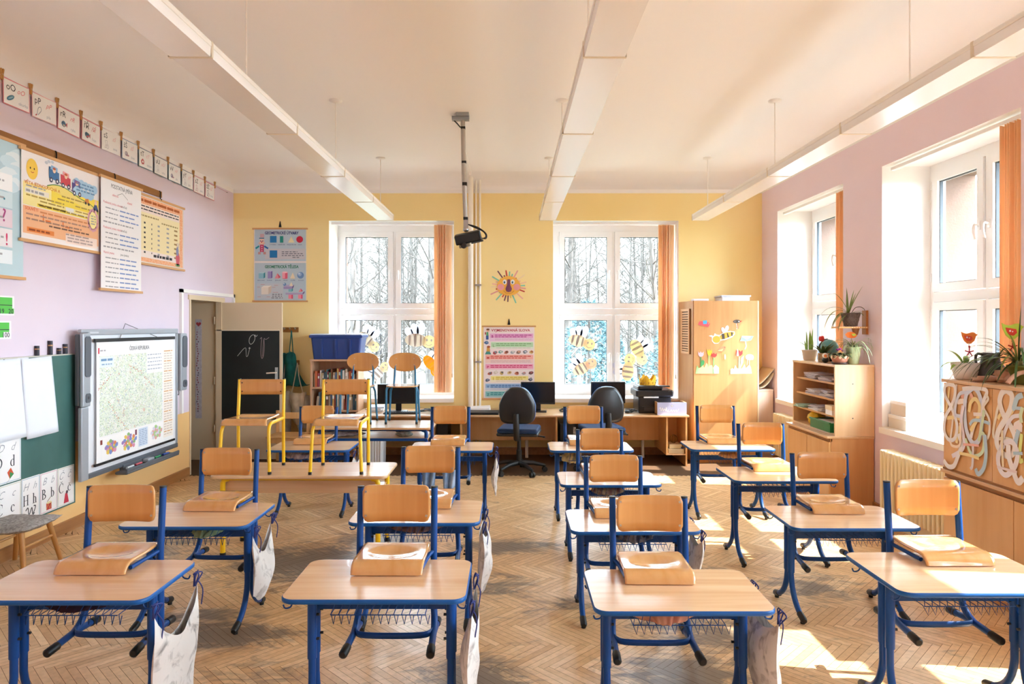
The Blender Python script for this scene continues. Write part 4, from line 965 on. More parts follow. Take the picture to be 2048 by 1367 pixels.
def letter_card(y0, y1, z0, z1, big, small, edge, pic, label):
    root = thing('letter_card', label, 'card', (XL + .024, y0, z0), 0, 'letter cards along the chalkboard'); f = Frame((0, 0, 0), (0, 1, 0)); w, h = y1 - y0, z1 - z0
    m = MB(); frbox(m, f, 0, 0, w, h, 0, .002, PAPER); frbox(m, f, .006, .006, w - .006, h - .006, .002, .0023, edge); frbox(m, f, .010, .010, w - .010, h - .010, .0023, .0026, PAPER); m.build('card', root)
    m = MB(); m.serif(f, big, w * .08, h * .35, h * .245, .003, INK); m.serif(f, small, w * .60, h * .35, h * .245, .003, INK)
    m.text(f, big, w * .27, h * .70, h * .25, .003, CUR, 'c', shear=.45, bold=-.012); m.text(f, small, w * .73, h * .70, h * .25, .003, CUR, 'c', shear=.45, bold=-.012); m.build('lettering', root)
    m = MB(); a, b = w / 2, h * .17
    if pic == 'kite': m.poly(f, [(a + .03, b + .05), (a + .06, b), (a + .02, b - .03), (a - .005, b + .02)], .003, ink('#d0532e')); m.poly(f, [(a + .02, b + .02), (a + .06, b), (a + .02, b - .03)], .0034, ink('#3c8a4c')); m.stroke(f, [(a + .02, b - .03), (a - .02, b - .06)], .003, .003, INKG)
    if pic == 'drum': m.rect(f, a - .03, b - .035, a + .03, b + .02, .003, ink('#c23b3b')); m.oval(f, a, b + .02, .03, .009, .0034, ink('#e8d7a4')); m.stroke(f, [(a - .03, b - .03), (a - .01, b + .015), (a + .01, b - .03), (a + .03, b + .015)], .004, .0034, ink('#e8c75a'), smooth=False); m.stroke(f, [(a - .02, b + .03), (a + .02, b + .06)], .005, .0034, ink('#7a5230'))
    if pic == 'coat': m.poly(f, [(a - .03, b - .035), (a + .035, b - .035), (a + .015, b + .045), (a, b + .05), (a - .012, b + .04)], .003, ink('#c8344a')); m.oval(f, a + .01, b + .05, .014, .014, .0034, ink('#5a3a48'))
    if pic == 'snake': m.stroke(f, [(a - .055, b + .02), (a - .03, b + .035), (a - .02, b - .02), (a + .01, b + .03), (a + .02, b - .02), (a + .05, b + .03), (a + .03, b + .04)], .009, .003, ink('#4a4a4a')); m.stroke(f, [(a - .05, b - .02), (a, b - .035), (a + .04, b - .015)], .009, .003, ink('#5a5a58'))
    m.build('picture', root)
G1, G2, G3 = ink('#8fb6cf'), ink('#d79bb4'), ink('#c9cbb0')
letter_card(4.76, 5.015, .23, .545, 'C', 'c', G3, 'none', 'letter card C c at the foot of the chalkboard')
letter_card(4.75, 5.015, .555, .88, 'D', 'd', G1, 'kite', 'letter card D d with a kite, above the C card')
letter_card(5.02, 5.215, .232, .548, 'H', 'h', G1, 'snake', 'letter card H h with snakes at the foot of the chalkboard')
letter_card(5.22, 5.415, .232, .545, 'B', 'b', G2, 'drum', 'letter card B b with a drum at the foot of the chalkboard')
letter_card(5.42, 5.625, .232, .542, 'Č', 'č', G3, 'coat', 'letter card Č č with a red figure at the foot of the chalkboard')

# interactive whiteboard with its speakers
GL = mat('board_grey', '#a9afb6', .35, .2); GD = mat('board_dark_grey', '#5a5f66', .5); LG = mat('light_grey', '#c9cdd2', .4)
WX = XL + .10
root = thing('interactive_whiteboard', 'interactive whiteboard in a grey frame with a pen tray, on the lilac wall', 'whiteboard', (XL, 5.578, .40)); LB, HB = 1.635, 1.25
m = MB(); m.box(0.07, .095, .06, LB - .02, .03, HB - .03, mat('whiteboard_face', '#eceef2', .25)); m.build('panel', root)
m = MB(); m.rbox(.085, .117, 0, .098, 0, .608, .008, GL); m.build('side_post', root); m = MB(); m.rbox(.085, .117, 0, .098, 1.222, HB, .006, GL); m.build('side_post', root)
m = MB(); m.rbox(.06, .112, .098, LB, HB - .05, HB, .008, GL); m.box(.1125, .113, .12, .24, HB - .035, HB - .02, LG); m.build('top_rail', root)
m = MB(); m.rbox(.06, .110, .098, LB, .0, .045, .008, GD); m.build('bottom_rail', root)
m = MB(); m.rbox(.06, .108, LB - .03, LB, .045, HB - .05, .008, GL); m.build('side_post', root)
m = MB(); m.rbox(.095, .21, .50, 1.46, -.05, -.022, .012, GD); m.rbox(.195, .21, .50, 1.46, -.03, .0, .006, GD); m.rbox(.08, .12, .60, 1.36, -.04, .02, .006, GD); m.build('pen_tray', root)
for y, c, l in ((5.578 + .66, '#d9dbe0', 'pale pen lying in the whiteboard tray, nearest the camera'), (5.578 + .80, '#c84a5a', 'red pen lying in the whiteboard tray'), (5.578 + 1.14, '#2f9a5a', 'green pen lying in the whiteboard tray'), (5.578 + 1.30, '#3a5ab0', 'blue pen lying in the whiteboard tray')):
    root2 = thing('board_pen', l, 'pen', (XL + .15, y, .392), 0, 'pens in the whiteboard tray'); m = MB(); m.cyl((0, -.06, 0), (0, .045, 0), .011, ink(c, .4), 10); m.build('barrel', root2); m = MB(); m.cyl((0, .045, 0), (0, .07, 0), .009, DGREY, 10, .004); m.build('tip', root2)
m = MB(); m.rbox(-.03, .03, -.06, .06, 0, .035, .01, GL); o = m.build('board_eraser', loc=(XL + .15, 5.578 + .97, .380)); tag(o, 'grey eraser lying in the middle of the whiteboard tray', 'eraser')
def board_speaker(y0, y1, z0, z1, d0, d1, label):
    root = thing('board_speaker', label, 'speaker', (XL, y0, z0), 0, 'grey speakers beside the whiteboard'); w, h = y1 - y0, z1 - z0
    m = MB(); m.rbox(.06 if d0 > .08 else .0, d0, 0, w, 0, h, .012, mat('speaker_shell', '#55585d', .5)); m.rbox(d0, d1, 0, w, -.01, h + .01, .012, GL); m.build('cabinet', root)
    f = Frame((d1, 0, 0), (0, 1, 0)); m = MB(); m.prism(f, round_rect(w * .22, w * .95, h * .40, h * .97, w * .25, 5), 0, .006, GD); m.build('grille', root)
    m = MB(); m.prism(f, round_rect(w * .32, w * .92, h * .04, h * .17, w * .18, 5), 0, .006, GD); m.oval(f, w * .6, h * .11, w * .12, w * .12, .007, DGREY); m.build('control_panel', root)
board_speaker(5.573, 5.680, 1.02, 1.61, .10, .132, 'grey speaker on the near side of the interactive whiteboard')
board_speaker(7.235, 7.375, 1.00, 1.59, .06, .13, 'grey speaker on the doorway side of the interactive whiteboard')
root = thing('speaker_cable', 'black cable loops hanging under the speaker beside the doorway', 'cable', (XL + .05, 7.30, 1.0)); m = MB()
m.tube(smooth_path([(0, -.05, .0), (.02, -.04, -.04), (.02, .0, -.06), (.01, .03, -.03), (0, .02, .01)], 5), .004, BLACK, 6); m.tube(smooth_path([(0, -.03, .62), (.03, -.06, .60), (.03, -.05, .57), (.0, -.02, .58)], 5), .005, BLACK, 6); m.build('cable', root)

# map of the Czech Republic
root = thing('wall_map', 'printed wall map on black battens hanging over the interactive whiteboard', 'map', (XL + .118, 5.765, .49)); f = Frame((0, 0, 0), (0, 1, 0)); w, h = 1.34, 1.08
m = MB(); frbox(m, f, .01, .01, w - .01, h - .01, 0, .002, PAPER); m.build('sheet', root)
for b in (0, h - .03): m = MB(); frbox(m, f, -.02, b, w + .0, b + (.03 if b else .02), -.006, .012, BLACK); m.build('batten', root)
m = MB(); m.tube([f.p(.36, h, .0), f.p(.62, h + .13, -.1), f.p(1.0, h, .0)], .0025, BLACK, 6); m.build('cord', root)
def map_mat():
    mt = noisy('map_print', '#dfe8cf', '#eef0e6', 16, rough=.6, detail=8); nt = mt.node_tree; N = nt.nodes; L = nt.links; b = N['Principled BSDF']
    src = b.inputs['Base Color'].links[0].from_socket; tc = [n for n in N if n.bl_idname == 'ShaderNodeTexCoord'][0]
    for sc, lo, hi, c, det in ((42, .60, .66, '#b9cfa0', 6), (11, .64, .74, '#d78a6a', 8), (90, .60, .66, '#8fa394', 3), (120, .66, .70, '#c07a7a', 2), (70, .63, .66, '#9fb4c8', 2)):
        nz = N.new('ShaderNodeTexNoise'); nz.inputs['Scale'].default_value = sc; nz.inputs['Detail'].default_value = det; L.new(tc.outputs['Object'], nz.inputs['Vector'])
        mr = N.new('ShaderNodeMapRange'); mr.inputs[1].default_value = lo; mr.inputs[2].default_value = hi; L.new(nz.outputs['Fac'], mr.inputs[0])
        mx = N.new('ShaderNodeMixRGB'); mx.inputs[2].default_value = (*lin(c), 1); L.new(mr.outputs[0], mx.inputs[0]); L.new(src, mx.inputs[1]); src = mx.outputs[0]
    L.new(src, b.inputs['Base Color']); return mt
MAPM = map_mat(); rnd = random.Random(8)
m = MB(); m.rect(f, .05, .24, 1.10, .93, .0026, MAPM); m.rect(f, .05, .83, .26, .92, .0032, ink('#dfe9ef')); m.rect(f, .80, .73, 1.10, .935, .0032, PAPER)
for i in range(5): m.words(f, .82, 1.08, .905 - i * .035, .01, .0038, ink('#a9aeb8'), rnd, .02, .05)
m.words(f, .07, .24, .885, .02, .0038, ink('#6d8fb0'), rnd, .05, .1); m.words(f, .08, .23, .85, .012, .0038, ink('#8fa9c0'), rnd)
m.text(f, 'ČESKÁ REPUBLIKA', .68, .965, .052, .003, INK, 'c', fit=.34); m.rect(f, .03, .95, .05, 1.0, .003, INKR); m.words(f, .06, .15, .97, .012, .003, INKG, rnd)
for (a, b, l, c) in ((.12, .70, .55, '#d58a62'), (.64, .78, -.35, '#cf8058'), (.86, .64, -.5, '#d08058'), (.26, .44, -.9, '#e0a070'), (.40, .30, -.6, '#e2b080')):
    for k in range(16): m.oval(f, a + (k - 8) * .014 * math.cos(l) + rnd.uniform(-.012, .012), b + (k - 8) * .014 * math.sin(l) + rnd.uniform(-.012, .012), .006, .004, .0032, ink(c if k % 3 else '#c2604e'), 6)
for k in range(46): m.stroke(f, [(.10 + rnd.uniform(0, .9), .30 + rnd.uniform(0, .58)), ] * 1 + [(.10 + rnd.uniform(0, .9), .30 + rnd.uniform(0, .58))], .0012, .0031, ink(rnd.choice(('#c9a9a0', '#b9c4cc', '#c7c7b0'))), smooth=False)
m.rect(f, 1.12, .06, 1.31, .95, .0028, ink('#f3e9dd')); 
for k in range(34): b = .93 - k * .0255; m.words(f, 1.13, 1.30, b, .009, .0034, ink('#d59a5a' if k % 4 == 0 else '#cfc0b4'), rnd, .04, .15 if k % 4 == 0 else .05)
BC = ['#d58aa6', '#8fb57a', '#e2c25a', '#7f8fc8', '#d9825a', '#9a7fb8']
for (a, b, r) in ((.22, .13, .075), (.50, .13, .10), (.98, .14, .085)):
    m.rect(f, a - .13, .03, a + .14, .225, .0027, ink('#f6f3f0'))
    for k in range(22): t = k * 2.4; q = r * math.sqrt(k / 22); m.oval(f, a + q * math.cos(t) * 1.15, b + q * math.sin(t) * .72, .024, .019, .0031 + .00002 * k, ink(BC[k % 6] if a < .9 else ('#dca9a0', '#a9cf8a', '#d9d3e0')[k % 3]), 7, wob=.5, seed=k)
m.rect(f, .66, .05, .82, .22, .003, ink('#c9d6e6'))
for k in range(9): m.words(f, .67, .81, .20 - k * .017, .006, .0036, ink('#8f9fb8'), rnd, .02, .05)
m.rect(f, .06, .17, .09, .21, .0036, ink('#8a3a30')); m.rect(f, .6, .17, .63, .22, .0036, ink('#7a3a50'))
m.build('print', root)

# stool with a grey woolly seat
root = thing('stool', 'low wooden stool with a grey woolly seat under the letter cards', 'stool', (-3.40, 4.72, 0)); WOOL = noisy('grey_wool', '#8f8884', '#bcb5b0', 60, rough=.95, spec=.1, bump=1.0, detail=6)
m = MB()
def pad(top):
    def fn(u, v):
        a, b = u * 2 - 1, v * 2 - 1; x = a * .205 * (1 - .12 * b * b); y = b * .205 * (1 - .10 * a * a)
        e = max(0, (1 - abs(a) ** 5) * (1 - abs(b) ** 5)); z = .305 + (.035 * e if top else -.03 * e) + .018 * a * a + .006 * noise.noise(Vector((x * 20, y * 20, 1)))
        return (x, y, z)
    return fn
grid(m, pad(True), 22, 22, WOOL); grid(m, lambda u, v: pad(False)(1 - u, v), 22, 22, WOOL); m.build('seat_pad', root)
OAK = wood('stool_oak', '#b98040', '#cc9654', 'z', .45)
for sx in (-1, 1):
    for sy in (-1, 1): m = MB(); m.tube([(sx * .165, sy * .185, 0), (sx * .11, sy * .135, .29)], [.015, .019], OAK, 12); m.build('leg', root)
    m = MB(); m.tube([(sx * .13, -.155, .19), (sx * .13, .155, .19)], .010, OAK, 10); m.build('stretcher', root)
# ------------------------------------------------------------------ end wall: posters, projector, bench, bookcase
BF = Frame((0, YB, 0), (1, 0, 0)); K = YB / F             # metres per pixel on the end wall
def bx(px): return (px - CX) * K
def bz(py): return EYE - (py - CY) * K
def wall_poster(x0, x1, z0, z1, label, base):
    root = thing('wall_poster', label, 'poster', (x0, YB, z0)); f = Frame((0, 0, 0), (1, 0, 0)); w, h = x1 - x0, z1 - z0
    m = MB(); frbox(m, f, .008, .008, w - .008, h - .008, .004, .006, base); m.build('sheet', root)
    for b in (0, h - .014): m = MB(); frbox(m, f, -.012, b - .004, w + .012, b + .016, .001, .014, wood('batten_wood_x', '#c99058', '#d5a26c', 'x', .5)); m.build('batten', root, mods=[('bevel', .003)])
    m = MB(); m.prism(f, [(w / 2 - .018, h + .012), (w / 2 + .018, h + .012), (w / 2 + .004, h + .09), (w / 2 - .004, h + .09)], .002, .008, BLACK); m.build('hanger', root)
    return root, f, w, h
# geometry poster
root, f, w, h = wall_poster(bx(507), bx(614), bz(603), bz(456), 'geometry poster of flat shapes and solids on pale blue, beside the blackboard door', mat('poster_white', '#ece3e0', .5))
k = w / 800.0
def g(x, y): return ((x - 130) * k, h - (y - 125) * k)     # coordinates of the poster in the units of its own print
PB, NAVY, GREENT = ink('#b9cbd6'), ink('#35367f'), ink('#2f7f68')
m = MB()
for y0, y1 in ((145, 618), (645, 1205)): m.poly(f, [g(152, y1), g(918, y1), g(918, y0), g(152, y0)], .0066, PB)
a, b = g(555, 218); m.text(f, 'GEOMETRICKÉ ÚTVARY', a, b, .052, .0074, NAVY, 'c', fit=505 * k, bold=.03)
a, b = g(555, 722); m.text(f, 'GEOMETRICKÁ TĚLESA', a, b, .052, .0074, GREENT, 'c', fit=505 * k, bold=.03)
def gp(pts, c, d=.0074): m.poly(f, [g(*p) for p in pts][::-1], d, ink(c))
def gr(x0, y0, x1, y1, c, d=.0074): gp([(x0, y0), (x1, y0), (x1, y1), (x0, y1)], c, d)
def gc(x, y, r, c, d=.0074): p = g(x, y); m.oval(f, p[0], p[1], r * k, r * k, d, ink(c))
gr(380, 242, 478, 342, '#1f78b4'); gr(527, 245, 578, 342, '#1f8f88'); gp([(650, 342), (745, 342), (698, 248)], '#ecdfb4'); gc(823, 294, 50, '#c9213f')
for x0, x1, t in ((375, 475, 'ČTVEREC'), (495, 605, 'OBDÉLNÍK'), (630, 775, 'TROJÚHELNÍK'), (797, 858, 'KRUH')): p = g((x0 + x1) / 2, 380); m.text(f, t, p[0], p[1], .018, .0076, NAVY, 'c', fit=(x1 - x0) * k)
gr(305, 432, 905, 590, '#cbc9cf', .007); gr(375, 458, 488, 568, '#1f78b4')
for y, x0, x1 in ((480, 555, 790), (507, 555, 890), (535, 555, 880), (562, 715, 815)): p = g(x0, y + 6); m.words(f, p[0], g(x1, y)[0], p[1], .010, .0076, ink('#6b6f7c'), random.Random(y), .02, .05)
gr(232, 212, 292, 265, '#c9a3ae'); gr(218, 270, 292, 284, '#2b6f9a', .0078); gr(228, 285, 292, 370, '#efc9b4'); gc(240, 318, 9, '#5a5f90', .0079); gc(272, 318, 9, '#5a5f90', .0079); gp([(244, 325), (268, 325), (256, 350)], '#c9213f', .008); gc(222, 350, 14, '#e9b7a4', .0078); gc(290, 350, 14, '#e9b7a4', .0078)
gr(230, 372, 288, 482, '#c43a68'); gp([(158, 418), (212, 383), (224, 404), (172, 442)], '#1f8f98'); gp([(298, 383), (358, 420), (345, 442), (288, 405)], '#2462a8'); gr(202, 480, 240, 518, '#c58f8a'); gr(280, 480, 318, 518, '#c58f8a')
for y in (400, 432, 462): gc(259, y, 9, '#e7b9c6', .008)
gp([(210, 800), (285, 800), (285, 878), (210, 878)], '#8fc3d2'); gp([(210, 800), (230, 785), (308, 785), (285, 800)], '#b4d8e0'); gp([(285, 800), (308, 785), (308, 860), (285, 878)], '#3f97a4')
gp([(345, 775), (398, 775), (398, 878), (345, 878)], '#9f92c6'); gp([(345, 775), (362, 765), (415, 765), (398, 775)], '#bfb4dc'); gp([(398, 775), (415, 765), (415, 865), (398, 878)], '#7262a4')
gp([(448, 878), (512, 878), (490, 798)], '#e78f9a'); gp([(512, 878), (540, 855), (490, 798)], '#d05a70'); gr(562, 785, 605, 875, '#f3a3b4'); gr(605, 785, 642, 875, '#e4647f'); p = g(602, 785); m.oval(f, p[0], p[1], 40 * k, 12 * k, .0078, ink('#f6c3cc')); p = g(602, 874); m.oval(f, p[0], p[1], 40 * k, 10 * k, .0073, ink('#e4647f'))
gp([(680, 872), (755, 872), (720, 788)], '#ecdcc0'); p = g(718, 872); m.oval(f, p[0], p[1], 37 * k, 10 * k, .0073, ink('#e2cda9')); gc(836, 830, 50, '#6f93c4'); gc(825, 815, 28, '#9db8d8', .0078); gc(815, 805, 12, '#d5e2ee', .0081)
for x0, x1, t in ((195, 298, 'KRYCHLE'), (335, 410, 'KVÁDR'), (455, 540, 'JEHLAN'), (575, 645, 'VÁLEC'), (690, 760, 'KUŽEL'), (805, 880, 'KOULE')): p = g((x0 + x1) / 2, 912); m.text(f, t, p[0], p[1], .018, .0076, NAVY, 'c', fit=(x1 - x0) * k)
gr(180, 950, 575, 1180, '#c4ccd4', .007); gp([(250, 1010), (355, 1010), (355, 1115), (250, 1115)], '#eadfd2'); gp([(250, 1010), (290, 985), (405, 985), (355, 1010)], '#f1e9df'); gp([(355, 1010), (405, 985), (395, 1085), (355, 1115)], '#d5c6b6')
for y, x0, x1 in ((1115, 412, 560), (1142, 412, 560), (1168, 400, 570)): p = g(x0, y + 5); m.words(f, p[0], g(x1, y)[0], p[1], .010, .0076, ink('#6b6f7c'), random.Random(y), .02, .05)
for x0, y0, x1, y1 in ((240, 968, 300, 968), (440, 980, 500, 980), (190, 1005, 230, 1005), (410, 1008, 460, 1008), (420, 1085, 500, 1085), (195, 1152, 240, 1152), (330, 1152, 380, 1152)): gr(x0, y0 - 3, x1, y1 + 3, '#c78f96', .0076)
gp([(582, 1000), (712, 1000), (740, 972), (608, 972)], '#b8accf'); gr(582, 1000, 712, 1035, '#a596c4'); gp([(712, 1000), (740, 972), (734, 1005), (712, 1035)], '#6f6098'); gr(655, 1036, 705, 1075, '#7fc0cc'); gp([(705, 1036), (722, 1020), (722, 1060), (705, 1075)], '#3f97a4')
gr(612, 1090, 868, 1120, '#b3a6cc'); gp([(868, 1090), (900, 1065), (893, 1095), (868, 1120)], '#6f6098'); gc(598, 964, 24, '#6f93c4', .0079); gc(590, 956, 10, '#c3d3e4', .0082); gp([(668, 990), (722, 990), (698, 930)], '#ecdcc0', .0078); gp([(805, 1078), (850, 1078), (838, 1025)], '#e78f9a', .0078); gp([(850, 1078), (872, 1062), (838, 1025)], '#d05a70', .0078)
for x in (655, 800): gr(x, 1120, x + 45, 1180, '#f08fa4', .0076); gr(x + 45, 1120, x + 68, 1180, '#dc5a78', .0076)
m.build('print', root)
# word poster
root, f, w, h = wall_poster(bx(966), bx(1070), bz(798), bz(651), 'poster of word lists in coloured bands between the back windows', mat('poster_cream', '#f1e3e0', .5))
k = w / 790.0; rnd = random.Random(21)
def g(x, y): return ((x - 120) * k, h - (y - 150) * k)
m = MB(); p = g(540, 237); m.text(f, 'VYJMENOVANÁ SLOVA', p[0], p[1], .046, .0074, ink('#b8344c'), 'c', fit=590 * k, bold=.02)
for L_t, y0, y1, y2, x0, x1, c, cb, ct in (('B', 275, 330, 385, 222, 885, '#e6a9d0', '#eccbe0', '#b0388c'), ('L', 405, 470, 500, 240, 885, '#b9dcb4', '#e2ead8', '#7fae74'), ('M', 595, 655, 715, 155, 885, '#f4b3a4', '#f3cfc6', '#cf3f34'), ('P', 735, 795, 815, 155, 885, '#f2a3bc', '#f3cbd4', '#cf2f6a'),
                                             ('S', 915, 970, 1010, 235, 810, '#f3e48f', '#f3ead0', '#d0b43a'), ('V', 1035, 1090, 1130, 155, 885, '#9fc3e6', '#cfdcea', '#3f6cab'), ('Z', 1150, 1215, 1240, 155, 885, '#8fd0d2', '#bfe0e2', '#2f8f98')):
    gr_ = lambda a0, b0, a1, b1, c_, d=.0066: m.poly(f, [g(a0, b1), g(a1, b1), g(a1, b0), g(a0, b0)], d, ink(c_))
    gr_(x0, y0 - 10, x1, y2, cb, .0066); gr_(x0 + 4, y0, x1 - 4, y1 + 2, c, .007)
    p = g(x0 + 42, y1); m.text(f, L_t, p[0], p[1], .045, .0076, ink(ct), 'c', bold=.03)
    for yy, e in ((y0 + 24, 20), (y0 + 50, 90)): p = g(x0 + 80, yy); m.words(f, p[0], g(x1 - e, yy)[0], p[1], .0105, .0076, ink(ct), rnd, .03, .06, .008)
    if y2 - y1 > 20:
        for yy in range(y1 + 20, y2 - 5, 17): p = g(x0 + 80, yy); m.words(f, p[0], g(x1 - 30, yy)[0], p[1], .005, .0076, ink('#c9a9b4'), rnd, .03, .08, .006)
for x, y, c, c2 in ((305, 560, '#b0484a', '#7a8a94'), (385, 550, '#4f9a98', '#cfcfc0'), (475, 555, '#b5654a', '#7a4a3a'), (570, 550, '#9fa4a8', '#d8d0c8'), (660, 550, '#8a6a5a', '#d8a58a'), (760, 550, '#6b7078', '#c9ccd0'), (855, 550, '#d0b06a', '#b06a4a'), (225, 875, '#b8604a', '#6a7a8a'), (315, 860, '#d8c8b8', '#e8ddd0'), (405, 865, '#c9a86a', '#6f6a64'), (520, 865, '#d9c28a', '#a07a5a'), (635, 870, '#c9785a', '#8a4a3a'), (740, 870, '#a9a0a0', '#cf8f8a'), (848, 865, '#6a4a4a', '#a05a5a'), (185, 975, '#5a5f78', '#8f94a8'), (840, 965, '#4a4f5a', '#8f9098'), (175, 405, '#4a6a9a', '#7a94b4')):
    p = g(x, y); m.oval(f, p[0], p[1], 34 * k, 24 * k, .0074, ink(c), 14, .3, .5, x); m.oval(f, p[0] + .006, p[1] + .006, 18 * k, 14 * k, .0078, ink(c2), 10, 0, .4, y)
for pts, c in (([(165, 360), (205, 360), (205, 300), (165, 300)], '#3f5f9a'), ([(168, 300), (205, 300), (200, 245), (172, 245)], '#5aa06a'), ([(150, 290), (168, 280), (165, 245), (148, 250)], '#a0403a'), ([(150, 585), (245, 585), (225, 540), (170, 540)], '#4a8f84'), ([(175, 540), (230, 540), (222, 480), (180, 480)], '#d8a04a')): m.poly(f, [g(*q) for q in pts][::-1], .0074, ink(c))
p = g(195, 220); m.oval(f, p[0], p[1], 24 * k, 24 * k, .0076, ink('#edc2a0')); m.oval(f, p[0], p[1] + 14 * k, 25 * k, 13 * k, .0079, ink('#7a4a34')); p = g(205, 470); m.oval(f, p[0], p[1], 26 * k, 16 * k, .0078, ink('#a8552f'))
m.build('print', root)

# paper sun face
root = thing('paper_sun', 'paper sun face with coloured strip rays on the wall between the back windows', 'wall decoration', (bx(1017.5), YB, bz(572))); f = Frame((0, 0, 0), (1, 0, 0)); m = MB()
RC = ['#7fcab4', '#e8a0a0', '#7a4a5a', '#f3d9b0', '#c9413a', '#f0c8a8', '#7fcab4', '#d8c05a', '#c9413a', '#7a4a5a', '#f0b8a8', '#7fcab4']
for i in range(30):
    t = i * 2 * math.pi / 30 + .05; l = (.19 + .05 * math.sin(i * 2.7)); c, s_ = math.cos(t), math.sin(t); r0 = .11
    q = (-s_ * .008, c * .008); m.prism(f, [(r0 * c - q[0], r0 * .85 * s_ - q[1]), (l * 1.12 * c - q[0], l * s_ - q[1]), (l * 1.12 * c + q[0], l * s_ + q[1]), (r0 * c + q[0], r0 * .85 * s_ + q[1])], .001, .003 + .0002 * (i % 3), ink(RC[(i * 5) % 12]))
m.build('ray_strips', root); m = MB()
m.prism(f, [(.155 * math.cos(t) * (1 - .08 * math.sin(t)), .128 * math.sin(t) + .005) for t in [j * math.pi / 16 for j in range(32)]], .003, .006, ink('#f0b448'), smooth=True)
for s_ in (-1, 1): m.oval(f, s_ * .105, -.012, .045, .042, .0066, ink('#eaa0a0')); m.oval(f, s_ * .052, .055, .026, .032, .0066, PAPER); m.oval(f, s_ * .052 - .004, .05, .012, .017, .0072, ink('#3f7f98')); m.oval(f, s_ * .052 - .004, .046, .006, .008, .0078, INK)
m.stroke(f, [(-.07, -.06), (-.03, -.092), (.03, -.092), (.07, -.06)], .005, .0066, ink('#a8702a'))
m.build('face', root); m = MB(); m.prism(f, [(-.018, .09), (-.020, .02), (-.042, -.035), (-.03, -.068), (0, -.078), (.03, -.068), (.042, -.035), (.020, .02), (.018, .09)][::-1][::-1], .006, .012, ink('#7a4460')); m.build('nose', root)

# ceiling projector
PX, PYY = -.452, 6.39; root = thing('projector', 'black ceiling projector on a long grey pole', 'projector', (PX, PYY, 2.50))
m = MB(); m.box(-.06, .06, -.06, .06, 1.13, 1.16, GREYM); m.box(-.1, .06, -.03, .03, 1.10, 1.135, GREYM); m.build('ceiling_plate', root)
POLE = mat('pole_grey', '#b9b2aa', .5); m = MB(); m.tube([(-.0, 0, 1.14), (.012, 0, .56), (.028, 0, .16)], .021, POLE, 4); m.build('pole', root)
for z, hh in ((1.02, .02), (.70, .02), (.49, .03), (.17, .025)): m = MB(); x = .028 * (1.14 - z) / .98; m.box(x - .021, x + .021, -.021, .021, z, z + hh, BLACK); m.build('strap', root)
m = MB(); m.box(.008, .05, -.02, .02, .085, .165, STEEL); m.lathe((.03, 0, .06), [(.02, 0), (.028, .01), (.028, .03), (.02, .04)], STEEL, 10); m.build('joint', root)
Mt = Matrix.Translation((.055, -.02, .005)) @ Matrix.Rotation(R(-13), 4, 'Y') @ Matrix.Rotation(R(12), 4, 'X')
m = MB(); m.rbox(-.125, .12, -.10, .10, -.045, .045, .012, BLACK, Mt); m.build('body', root)
m = MB(); m.rbox(-.10, .005, -.115, -.02, -.075, -.045, .006, mat('lens_housing', '#8b8474', .3, .6), Mt); m.lathe((0, 0, 0), [(.028, .0), (.028, .014), (.02, .016)], BLACK, 16, Mt @ Matrix.Translation((-.055, -.116, -.055)) @ Matrix.Rotation(R(90), 4, 'X')); m.build('lens', root)
m = MB(); m.rbox(.015, .13, -.105, -.02, -.06, -.045, .006, DGREY, Mt); m.build('cover', root)
for i in range(3):
    m = MB(); m.tube(smooth_path([(.045, 0, .13), (.10 + .02 * i, -.02, .10), (.19 + .015 * i, -.02, .06 - .01 * i), (.215, -.02, .01 - .01 * i), (.15, -.03, -.02 + .015 * i)], 5), .004, BLACK, 6); m.build('cable', root)
m = MB(); m.tube(smooth_path([(-.10, .02, 1.12), (-.06, 0, 1.08), (-.02, -.02, 1.03)], 4), .006, BLACK, 6); m.build('cable', root)
m = MB(); m.box(-.012, .012, PYY, YB - .2, 3.645, 3.66, WHITE); m.box(-.012, .012, YB - .22, YB - .2, 3.60, 3.66, WHITE); struct(m.build('trim_2', loc=(PX - .07, 0, 0)), 'white cable duct along the ceiling to the projector', 'trunking')

